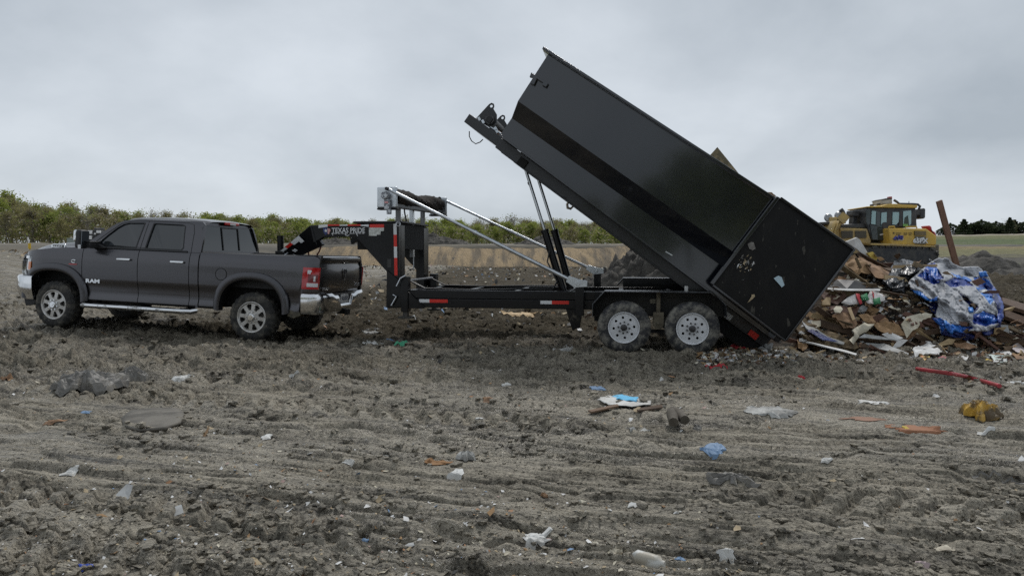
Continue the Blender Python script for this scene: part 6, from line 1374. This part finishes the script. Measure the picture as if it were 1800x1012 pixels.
WL = [(322, 662, 34, 16, wht, 'crumpled white paper right of the rounded muddy bag', 'white_paper'), (124, 851, 26, 13, wht, 'crumpled white tissue in the left foreground', 'tissue'), (150, 725, 16, 8, lm[4], 'pale blue scrap left of the round muddy lid', 'blue_scrap'), (467, 763, 18, 9, wht, 'small white scrap in the middle left of the mud', 'white_scrap'),
      (611, 810, 16, 10, wht, 'white scrap in the smooth lane left of centre', 'white_scrap'), (800, 829, 26, 12, wht, 'bluish white tissue in the mud left of centre foreground', 'tissue'), (820, 790, 36, 38, clearp, 'clear plastic film bunched up near the picture centre', 'plastic_film'), (775, 814, 44, 10, M('rust_leaf', (.26, .14, .06), .8), 'rust brown scrap by the clear plastic film', 'rust_scrap'),
      (943, 940, 54, 26, wht, 'dirty white cloth in the front mud right of centre', 'white_cloth'), (1280, 966, 32, 18, wht, 'white net scrap in the right foreground', 'net_scrap'), (1194, 988, 16, 10, lm[4], 'bright blue scrap beside the white bottle in the foreground', 'blue_scrap'), (1082, 982, 26, 16, crm, 'yellowish foam lump left of the white bottle', 'foam_lump'),
      (1252, 793, 40, 13, lm[4], 'blue plastic scrap right of centre', 'blue_plastic'), (1355, 719, 64, 22, clearp, 'grey plastic film right of the blue and white sheet', 'plastic_film'), (1285, 836, 60, 22, mudp, 'dark crumpled plastic right of centre', 'crumpled_plastic'), (1226, 752, 18, 18, mudp, 'small dark muddy lump below the blue and white sheet', 'muddy_lump'),
      (1125, 745, 42, 18, clearp, 'muddy mesh bag below the blue and white sheet', 'mesh_bag'), (997, 616, 40, 16, clearp, 'crumpled white film left of the front trailer wheel', 'plastic_film'), (707, 605, 20, 12, M('bottle_green', (.04, .30, .16), .4), 'green plastic scrap on the mud below the trailer hitch end', 'green_scrap'), (655, 582, 30, 9, clearp, 'pale plastic film behind the truck bumper', 'plastic_film'),
      (657, 600, 30, 10, wht, 'white paper strip on the mud under the gooseneck', 'paper_strip'), (685, 598, 14, 7, lm[4], 'light blue scrap left of the green plastic scrap', 'blue_scrap'), (857, 706, 20, 10, orb, 'orange scrap in the middle of the mud', 'orange_scrap'), (843, 739, 13, 6, wht, 'small white tag below the orange scrap', 'white_tag'), (518, 671, 16, 10, clearp, 'pale plastic knot left of centre', 'plastic_knot'),
      (890, 675, 16, 12, wht, 'white crumpled ball left of the blue and white sheet', 'paper_ball'), (1165, 669, 18, 7, wht, 'white scrap below the trailer wheels', 'white_scrap'), (1540, 706, 44, 12, wht, 'white and blue wrapper in the right mud', 'wrapper'), (1600, 757, 90, 8, M('brick_dust', (.30, .14, .075), .8), 'reddish brown board fragment trodden into the mud at the right', 'board_fragment'), (1592, 757, 14, 8, yelp, 'yellow disc on the reddish board fragment', 'yellow_disc'),
      (1523, 732, 74, 6, M('brick_dust2', (.27, .15, .10), .8), 'thin pinkish wood sliver in the right mud', 'wood_sliver'), (1735, 762, 22, 8, wht, 'white scrap right of the reddish board fragment', 'white_scrap'), (1452, 819, 18, 10, wht, 'white lump in the right middle mud', 'white_lump'), (1762, 834, 74, 20, mudp, 'flat grey muddy sheet at the right edge', 'muddy_sheet'), (1622, 985, 26, 15, M('netted_pink', (.45, .36, .36), .7), 'pinkish white scrap in the lower right corner', 'pink_scrap'),
      (1655, 957, 28, 11, crm, 'cream scrap in the lower right mud', 'cream_scrap'), (1512, 941, 20, 8, wht, 'small white scrap in the lower right middle', 'white_scrap'), (1190, 903, 14, 11, wht, 'white torn scrap in the right centre foreground', 'white_scrap'), (957, 861, 12, 18, orb, 'orange brown stub standing in the mud', 'orange_stub'), (1113, 884, 14, 5, wht, 'thin white scrap in the foreground lane', 'white_scrap'), (640, 942, 12, 10, lm[4], 'blue scrap in the left centre foreground', 'blue_scrap'), (155, 996, 18, 10, M('cobalt_scrap', (.02, .06, .35), .5), 'cobalt blue scrap at the lower left edge', 'blue_scrap'), (30, 577, 36, 10, wht, 'white and blue wrappers in front of the front bumper', 'wrappers'), (95, 740, 26, 8, orb, 'orange brown scrap at the left', 'orange_scrap'), (14, 652, 24, 12, orb, 'orange brown cardboard at the left edge', 'orange_cardboard'),
      (925, 552, 50, 12, M('cardboard_pale', (.50, .36, .20), .7), 'pale torn cardboard under the trailer frame', 'torn_cardboard'), (1262, 640, 30, 9, sred, 'dark red cloth strip in front of the rear trailer wheel', 'red_cloth'), (1298, 622, 26, 20, sred, 'bright red cloth knot right of the rear trailer wheel', 'red_cloth'), (1270, 618, 36, 14, wht, 'white and pink cloth left of the red cloth knot', 'white_cloth'), (1325, 616, 30, 13, crm, 'beige cloth right of the red cloth knot', 'beige_cloth'), (1342, 620, 20, 12, gryp, 'grey rounded stone beside the beige cloth', 'grey_stone'), (1267, 606, 18, 10, yelp, 'yellow plastic under the rear trailer wheel', 'yellow_plastic'), (1410, 645, 12, 8, sred, 'small red scrap in front of the heap', 'red_scrap'), (1790, 668, 30, 12, wht, 'white sheet at the right edge below the heap', 'white_sheet'), (1050, 690, 26, 9, lm[4], 'muddy blue edge scrap left of the blue and white sheet', 'blue_scrap')]
for i, (a, b, w_, h_, m_, lb, nm) in enumerate(WL): lump(nm, a, b, w_*1.05, h_, m_, lb, nm.replace('_', ' '), .34 if h_ > .5*w_ else .24, .6, i+10)
A_ = Acc()
for pts, mi in (([(1050, 700), (1062, 692), (1090, 690), (1120, 694), (1145, 703), (1143, 708), (1110, 712), (1070, 709)], 0), ([(1070, 695), (1092, 691), (1122, 696), (1118, 703), (1095, 702)], 1)):
    P_ = [on_ground(a, b, gz(*on_ground(a, b, .03).xy) + .035+.012*mi) for a, b in pts]; A_.add(poly_mesh(P_, .004, .012, 6, mi+40, 3), mi)
A_.build('plastic_sheet', [wht, M('sheet_cyan', (.13, .48, .75), .5)], .006, True, 'light blue and white plastic sheet lying on the mud below the trailer wheels', 'plastic sheet')
litter('mud_board', [(1034, 722), (1085, 711), (1088, 714), (1040, 725)], M('wet_board', (.14, .085, .05), .7), 'thin wet board left under the blue and white sheet', 'board', .002, .015, 3, .03, False)
litter('mud_stick', [(1118, 718), (1162, 711), (1165, 716), (1122, 722)], dkb, 'dark wet stick under the right end of the blue and white sheet', 'stick', .002, .015, 3, .03, False)
for (a, b, lb) in (((1184, 722), (1204, 738), 'upper of two short muddy log stubs right of centre'), ((1180, 724), (1184, 742), 'shorter muddy log stub lying against the other one')):
    p_, q_ = (on_ground(*c, .07) for c in (a, b)); mb = MB(); mb.tube([Vector((0, 0, 0)), (q_-p_)*.5+Vector((0, 0, .01)), q_-p_], [.045, .05, .042], 9); o = mb.build('log_stub', M('muddy_log', (.07, .06, .045), .8, (.11, .095, .075), 8, bump=.5, bsc=20), smooth=50); o.location = p_; tag(o, lb, 'log')
# white bottle half sunk in the front mud
p_ = on_ground(1116, 976, .04); q_ = on_ground(1166, 990, .04); d_ = q_-p_; mb = MB(); mb.tube([Vector((0, 0, .02)), d_*.12, d_*.6, d_*.86, d_*.93, d_*1.05], [.018, .032, .033, .03, .016, .014], 14); o = mb.build('plastic_bottle', M('bottle_white', (.60, .60, .57), .45, (.35, .32, .26), 9, lo=.5, hi=.6), smooth=50); o.location = p_; tag(o, 'white plastic bottle half sunk in the front mud', 'bottle')
# red hose
hpts = [(1612, 648), (1640, 652), (1670, 656), (1700, 662), (1730, 670), (1757, 678)]
W_ = [on_ground(a, b, gz(*on_ground(a, b, .05).xy)+.06) for a, b in hpts]; mb = MB(); mb.tube([v-W_[0] for v in W_], .024, 10); o = mb.build('red_pipe', M('pipe_red', (.42, .045, .06), .5, (.30, .05, .05), 8), smooth=50); o.location = W_[0]; tag(o, 'long red plastic pipe lying in front of the heap', 'pipe')
lump('yellow_bag', 1721, 720, 66, 44, M('muddy_yellow', (.50, .30, .045), .5, (.12, .085, .045), 6, lo=.44, hi=.56), 'torn muddy yellow plastic bag on the mud at the right', 'plastic bag', .55, .55, 71)
# ------------------------------------------------------------------ far things: trees, gulls, posts
def leaf_mesh(name, kind, seed):
    r = random.Random(seed); mb = MB(); tr_ = MB()
    H = 1.0
    def leaf(p, s, mi): 
        R_ = Euler((r.uniform(-1.2, 1.2), r.uniform(-1.2, 1.2), r.uniform(0, 6.3))).to_matrix(); q = [R_ @ Vector(v)*s for v in ((-1, -.5, 0), (.1, -.8, .1), (1, 0, 0), (0, .7, -.1))]; mb.add([p+v for v in q], [(0, 1, 2, 3)], mi)
    if kind in ('green', 'brown', 'bare'):
        tips = []
        nst = r.choice((1, 2, 3)); 
        for s_ in range(nst):
            a0 = r.uniform(0, 6.3); b = Vector((.05*math.cos(a0), .05*math.sin(a0), 0)); top = Vector((r.uniform(-.14, .14), r.uniform(-.1, .1), r.uniform(.7, .95))); mid = b.lerp(top, .5)+Vector((r.uniform(-.05, .05), 0, 0)); tr_.tube([b, mid, top], [.013, .009, .003], 5)
            for k in range(15 if kind == 'bare' else 9):
                t = r.uniform(.22, .95); p = b.lerp(top, t); a = r.uniform(0, 6.3); L_ = (1.05-t)*r.uniform(.25, .5)+.06; e_ = p + Vector((math.cos(a)*L_*.75, math.sin(a)*L_*.75, L_*.75)); tr_.tube([p, p.lerp(e_, .55)+Vector((0, 0, .015)), e_], [.007, .004, .0015], 3, caps=False); tips.append(e_); tips.append(p.lerp(e_, .6))
                for q in range(7 if kind != 'green' else 3):
                    e2 = p.lerp(e_, r.uniform(.4, .9)); e3 = e2+Vector((r.uniform(-.12, .12), r.uniform(-.12, .12), r.uniform(.04, .16))); tr_.tube([e2, e3], [.003, .001], 3, caps=False); tips.append(e3)
        cl_ = []
        for k in range(48):
            t = r.random()**.7; a = r.uniform(0, 6.3); R0 = .40*math.sin(min(1, .12+t*.95)*math.pi)**.6*r.random()**.5; cl_.append((Vector((math.cos(a)*R0, math.sin(a)*R0, .10+.84*t)), r.uniform(.03, .075), r.choices((0, 1, 2), (5, 4, 2))[0]))
        nl = {'green': 3400, 'brown': 2700, 'bare': 350}[kind]
        for k in range(nl):
            if kind == 'bare' or r.random() < .3: c = r.choice(tips); sp = .045; mi = r.choices((0, 1, 2), (5, 3, 2))[0]
            else: c, sp, mi = r.choice(cl_)
            p = c + Vector((r.gauss(0, sp), r.gauss(0, sp), r.gauss(0, sp*.8)))
            if p.z < .02: continue
            leaf(p, r.uniform(.010, .021) if kind != 'green' else r.uniform(.011, .024), mi if r.random() < .75 else r.choice((0, 1, 2)))
    else:
        tr_.tube([(0, 0, 0), (0, 0, .5), (0, 0, .98)], [.03, .02, .003], 6)
        for k in range(1300):
            t = r.random()**.85; rad_ = (.30*(1-t)**.75+.02)*(.55+.45*r.random())*(1+.25*math.sin(t*38+seed)) if kind == 'fir' else (.42*math.sin(min(1, t*1.08)*math.pi)**.55)*(.6+.4*r.random()); a = r.uniform(0, 6.3); p = Vector((math.cos(a)*rad_, math.sin(a)*rad_, .05+t*.95 if kind == 'fir' else .04+t*.9)); leaf(p, r.uniform(.026, .055), r.choices((0, 1, 2), (5, 3, 1))[0])
    return mb, tr_
lv = {'green': [leafmat('leaf_green_a', (.25, .275, .075)), leafmat('leaf_green_b', (.18, .215, .070)), leafmat('leaf_green_c', (.31, .32, .11))], 'brown': [leafmat('leaf_olive_a', (.24, .215, .11)), leafmat('leaf_olive_b', (.20, .175, .125)), leafmat('leaf_olive_c', (.275, .25, .115))], 'bare': [leafmat('leaf_bare_a', (.24, .21, .17)), leafmat('leaf_olive_b', (.20, .175, .125)), leafmat('leaf_green_b', (.18, .215, .070))], 'fir': [leafmat('needle_a', (.030, .045, .025)), leafmat('needle_b', (.045, .058, .032)), leafmat('needle_c', (.06, .065, .04))]}
lv['cedar'] = lv['fir']
bark = M('bark_grey_brown', (.16, .145, .12), .9, (.22, .20, .17), 6)
protos = {}
for kd, cnt in (('green', 5), ('brown', 4), ('bare', 3), ('fir', 3), ('cedar', 3)):
    protos[kd] = []
    for s_ in range(cnt):
        c_, t_ = leaf_mesh(kd, kd, s_*7+hash(kd) % 1 + len(kd)*31+s_); oc = c_.build('crown', lv[kd], recalc=False); ot = t_.build('trunk', bark, smooth=60, recalc=False); protos[kd].append((oc.data, ot.data)); bpy.data.objects.remove(oc); bpy.data.objects.remove(ot)
TLAB = {'green': ('leafing_tree', 'fresh green leafing tree in the far wood', 'tree', 'leafing trees of the far wood'), 'brown': ('budding_tree', 'olive brown budding tree in the far wood', 'tree', 'budding trees of the far wood'), 'bare': ('bare_tree', 'bare grey twiggy tree in the far wood', 'tree', 'bare trees of the far wood'), 'fir': ('pointed_conifer', 'pointed dark conifer on the hilltop at the right', 'conifer', 'pointed conifers on the hilltop'), 'cedar': ('rounded_cedar', 'rounded dark cedar on the hilltop at the right', 'conifer', 'rounded cedars on the hilltop')}
rt = random.Random(21)
def place(q):
    for lim, t in ((30, 'left of the truck'), (140, 'over the truck hood'), (350, 'over the truck cab'), (480, 'over the truck bed'), (640, 'over the gooseneck'), (790, 'below the tarp roll'), (920, 'left of the lift cylinders'), (1100, 'right of the lift cylinders')):
        if q < lim: return t
    return 'behind the tipped container'
def tree(kd, x, y, z, h, wx=1.0, where=None, lab=None):
    nm, lb, ct, gp = TLAB[kd]
    if where: lb = lb+', '+where; gp = gp+' '+where
    o = empty(nm, (x, y, z), (0, 0, rt.uniform(0, 6.28))); o.scale = (h*wx, h*wx, h); tag(o, lab or lb, ct, gp)
    c_, t_ = rt.choice(protos[kd])
    for n_, me in (('crown', c_), ('trunk', t_)):
        q = bpy.data.objects.new(n_, me); COL.objects.link(q); q.parent = o
# profile of the wood: photo column -> (top row, base row)
PT = ([-120, 0, 40, 100, 170, 240, 300, 400, 470, 540, 600, 680, 760, 840, 920, 960, 1010, 1080, 1200, 1350, 1460], [338, 342, 346, 357, 362, 368, 371, 374, 376, 381, 385, 386, 383, 384, 384, 377, 387, 392, 394, 398, 402])
row_dist = (128, 136, 146, 158, 172)
for ri, Yt in enumerate(row_dist):
    pxx = -110 + rt.uniform(0, 15)
    while pxx < 1430:
        tp_ = float(np.interp(pxx, *PT)) + rt.uniform(-3, 9) + (14, 9, 5, 2, 0)[ri]*(.6 if pxx > 500 else 1.3); X_ = (pxx-900)/1200*Yt; zb = float(plat_h(np.array(X_), np.array(float(Yt))))-.3
        ztp = EYE + (HOR-tp_)/1200*Yt; h = max(3.0, (ztp-zb)*rt.uniform(.84, 1.06))
        kd = rt.choices(('green', 'brown', 'bare'), (.40, .46, .14) if pxx < 330 else ((.68, .24, .08) if pxx < 1000 else (.58, .36, .06)))[0]
        if kd == 'bare': h *= 1.17
        tree(kd, X_, Yt+rt.uniform(-3, 3), zb, h, rt.uniform(.8, 1.15)*(1.0 if pxx < 350 else 1.35), place(pxx)); pxx += rt.uniform(19, 37)*(.9 if pxx > 350 else 1.15)
# undergrowth along the foot of the wood, one mass
mb = MB(); rs = random.Random(4)
for i in range(20000):
    pxx = rs.uniform(-140, 1450); Yt = rs.uniform(122, 150); X_ = (pxx-900)/1200*Yt; zb = float(2.72 + (Yt-88)*.011); hh = rs.random()**1.6*(6.2 if pxx < 350 else 3.6); p = Vector((X_, Yt, zb+hh)); s = rs.uniform(.12, .28); R_ = Euler((rs.uniform(-1.2, 1.2), rs.uniform(-1.2, 1.2), rs.uniform(0, 6.3))).to_matrix(); mb.add([p+R_ @ Vector(v)*s for v in ((-1, -.5, 0), (.1, -.8, .1), (1, 0, 0), (0, .7, -.1))], [(0, 1, 2, 3)], rs.choices((0, 1, 2, 3), (5, 5, 2, 2))[0])
ub = mb.build('undergrowth', [leafmat('leaf_olive_b', 0), leafmat('leaf_bare_a', 0), leafmat('leaf_green_b', 0), leafmat('leaf_olive_a', 0)], recalc=False); tag(ub, 'twiggy brown undergrowth along the foot of the far wood', 'undergrowth', None, 'stuff')
# hilltop conifers
FT = [(1668, 392, 'cedar'), (1684, 396, 'fir'), (1692, 387, 'fir'), (1704, 392, 'cedar'), (1712, 391, 'cedar'), (1722, 386, 'cedar'), (1735, 390, 'cedar'), (1748, 389, 'cedar'), (1757, 396, 'fir'), (1772, 384, 'fir'), (1780, 388, 'fir'), (1790, 391, 'cedar'), (1800, 388, 'cedar'), (1815, 392, 'fir'), (1655, 400, 'cedar'), (1740, 394, 'cedar'), (1764, 396, 'cedar'), (1830, 388, 'fir'), (1850, 390, 'cedar')]
for a, b, kd in FT:
    Yt = 132+rt.uniform(-2, 5); X_ = (a-900)/1200*Yt; zb = float(hill_h(np.array(X_), np.array(Yt)))-.2; ztp = EYE+(HOR-b)/1200*Yt; tree(kd, X_, Yt, zb, max(1.6, ztp-zb)*1.04, rt.uniform(1.2, 1.7) if kd == 'cedar' else rt.uniform(1.1, 1.5))
tree('bare', 97.5, 134, 4.2, 4.6, 1.0, None, 'pale twiggy tree at the right end of the hilltop conifers')
# unseen trees added behind the viewer, taller rightwards, to darken the black box's reflection
for i in range(46):
    a = rt.uniform(-1.0, .75); D_ = rt.uniform(46, 62) - 8*(a > -.2); tree('brown' if i % 3 else 'green', math.sin(a)*D_, -math.cos(a)*D_, 0, rt.uniform(6.5, 8.0) + 4.5*float(sstep(-.28, .05, np.array(a))), rt.uniform(.9, 1.2), 'added unseen behind the viewer')
# gulls
gw = M('gull_white', (.75, .75, .74), .7); gb = M('gull_grey', (.30, .31, .33), .7)
def gull():
    o = empty('gull'); mb = MB(); mb.tube([(-.22, 0, .0), (-.12, 0, .0), (.05, 0, .01), (.17, 0, .02), (.22, 0, .025), (.27, 0, .02)], [.01, .05, .065, .045, .035, .006], 8); mb.build('body', gw, o, smooth=60)
    for s in (-1, 1):
        mb = MB(); mb.add([(-.08, 0, .03), (.10, 0, .03), (.08, s*.28, .15), (-.06, s*.26, .14), (-.10, s*.62, .06), (-.14, s*.60, .06)], [(0, 1, 2, 3), (3, 2, 4, 5)]); mb.build('wing', gb if s > 0 else gw, o, solid=.012)
    return o
g0 = gull()
GS = [(11, 370, 'upper left edge of the picture, highest but one'), (58, 349, 'near the tree tops at the far left'), (115, 375.5, 'above the truck hood badge, against the wood'), (35, 409, 'low at the far left above the grille'), (125, 409.5, 'just left of the side mirror'), (172, 396, 'just above the windshield'), (143, 388, 'between the mirror and the tree tops'), (475, 401, 'above the truck bed, against the wood')]
for i, (a, b, lb) in enumerate(GS):
    o = g0 if i == 0 else copy_tree(g0); o.location = at(a, b, 118); o.rotation_euler = (.2*(i % 3), .1, i*1.3); o.scale = (.62,)*3; tag(o, 'white gull in flight ' + lb, 'gull', 'gulls over the tip')
# marker post and parked machinery at the left
p = at(52, 437, 58); mb = MB(); mb.tube([(0, 0, 0), (0, 0, .46)], .11, 12); mb.lathe([(.001, 0), (.11, 0)], (0, 0, 0), 4); o = mb.build('yellow_bollard', M('bollard_yellow', (.60, .40, .03), .5)); o.location = p; tag(o, 'small yellow bollard beyond the front of the truck', 'bollard')
mb = MB(); mb.tube([(0, 0, .0), (0, 0, 1.0)], .03, 8); mb.box(-.05, .05, -.03, .03, .8, 1.05); o = mb.build('marker_stake', whitep); o.location = at(50, 438.5, 58.6); tag(o, 'thin white stake beside the yellow bollard', 'stake')
mq = empty('parked_machine', at(165, 436, 60)); tag(mq, 'dark parked machine with white panels beyond the side mirror', 'machine')
for (a0, b0, a1, b1) in ((154.5, 405, 162, 411), (170, 405, 177, 409.5), (154.5, 414, 161.5, 420.5), (166, 409.5, 168.5, 412)):
    p0_, p1_ = at(a0, b0, 60)-mq.location, at(a1, b1, 60)-mq.location; mb = MB(); mb.box(p0_.x, p1_.x, -.06, .06, p1_.z, p0_.z); mb.build('panel', whitep, mq)
for (a0, b0, a1, b1) in ((153, 404, 165, 438), (163.5, 400, 169, 438), (168, 406, 178, 436)):
    p0_, p1_ = at(a0, b0, 60)-mq.location, at(a1, b1, 60)-mq.location; mb = MB(); mb.box(p0_.x, p1_.x, .1, 1.4, p1_.z, p0_.z); mb.build('machine_body', blk, mq, bevel=.05)
p = at(127.5, 436, 62); mb = MB(); mb.box(-.3, .3, -.3, .3, 0, .86); mb.box(-.33, .33, -.33, .33, .86, .90); o = mb.build('grey_cabinet', M('cabinet_grey', (.26, .30, .28), .6), bevel=.02); o.location = p; tag(o, 'pale grey cabinet left of the side mirror', 'cabinet')
# debris rim at the far left and rubbish streaks behind the truck
rs = random.Random(31); mb = MB()
def strew(n, x0, x1, y0, y1, smin, smax, wts):
    X_ = np.array([rs.uniform(x0, x1) for _ in range(n)]); Y_ = np.array([rs.uniform(y0, y1) for _ in range(n)]); Z_ = ground_h(X_, Y_)
    for i in range(n):
        s = rs.uniform(smin, smax); p = Vector((X_[i], Y_[i], Z_[i]+s*.3)); R_ = Euler((rs.uniform(-.9, .9), rs.uniform(-.9, .9), rs.uniform(-3, 3))).to_matrix(); nn = 5; pts = [p+R_ @ Vector((s*rs.uniform(.6, 1.6)*math.cos(q*6.283/nn), s*rs.uniform(.4, 1)*math.sin(q*6.283/nn), s*rs.uniform(-.3, .3))) for q in range(nn)]
        mb.add([p]+pts, [(0, q+1, (q+1) % nn+1) for q in range(nn)], rs.choices(range(9), wts)[0])
strew(700, -60, -24, 50, 66, .05, .20, (6, 12, 22, 14, 1, 30, 4, 20, 1)); strew(1600, -16, 14, 22, 78, .03, .16, (9, 10, 10, 12, 1, 18, 3, 36, 1)); strew(900, -5, 8, 12.5, 24, .02, .09, (9, 10, 10, 10, 1, 18, 3, 38, 1)); strew(350, 14, 32, 24, 44, .04, .22, (26, 14, 6, 8, 2, 12, 5, 12, 9))
o = mb.build('far_litter', lm, recalc=False); tag(o, 'litter scattered over the ground behind the vehicles', 'litter', None, 'stuff')
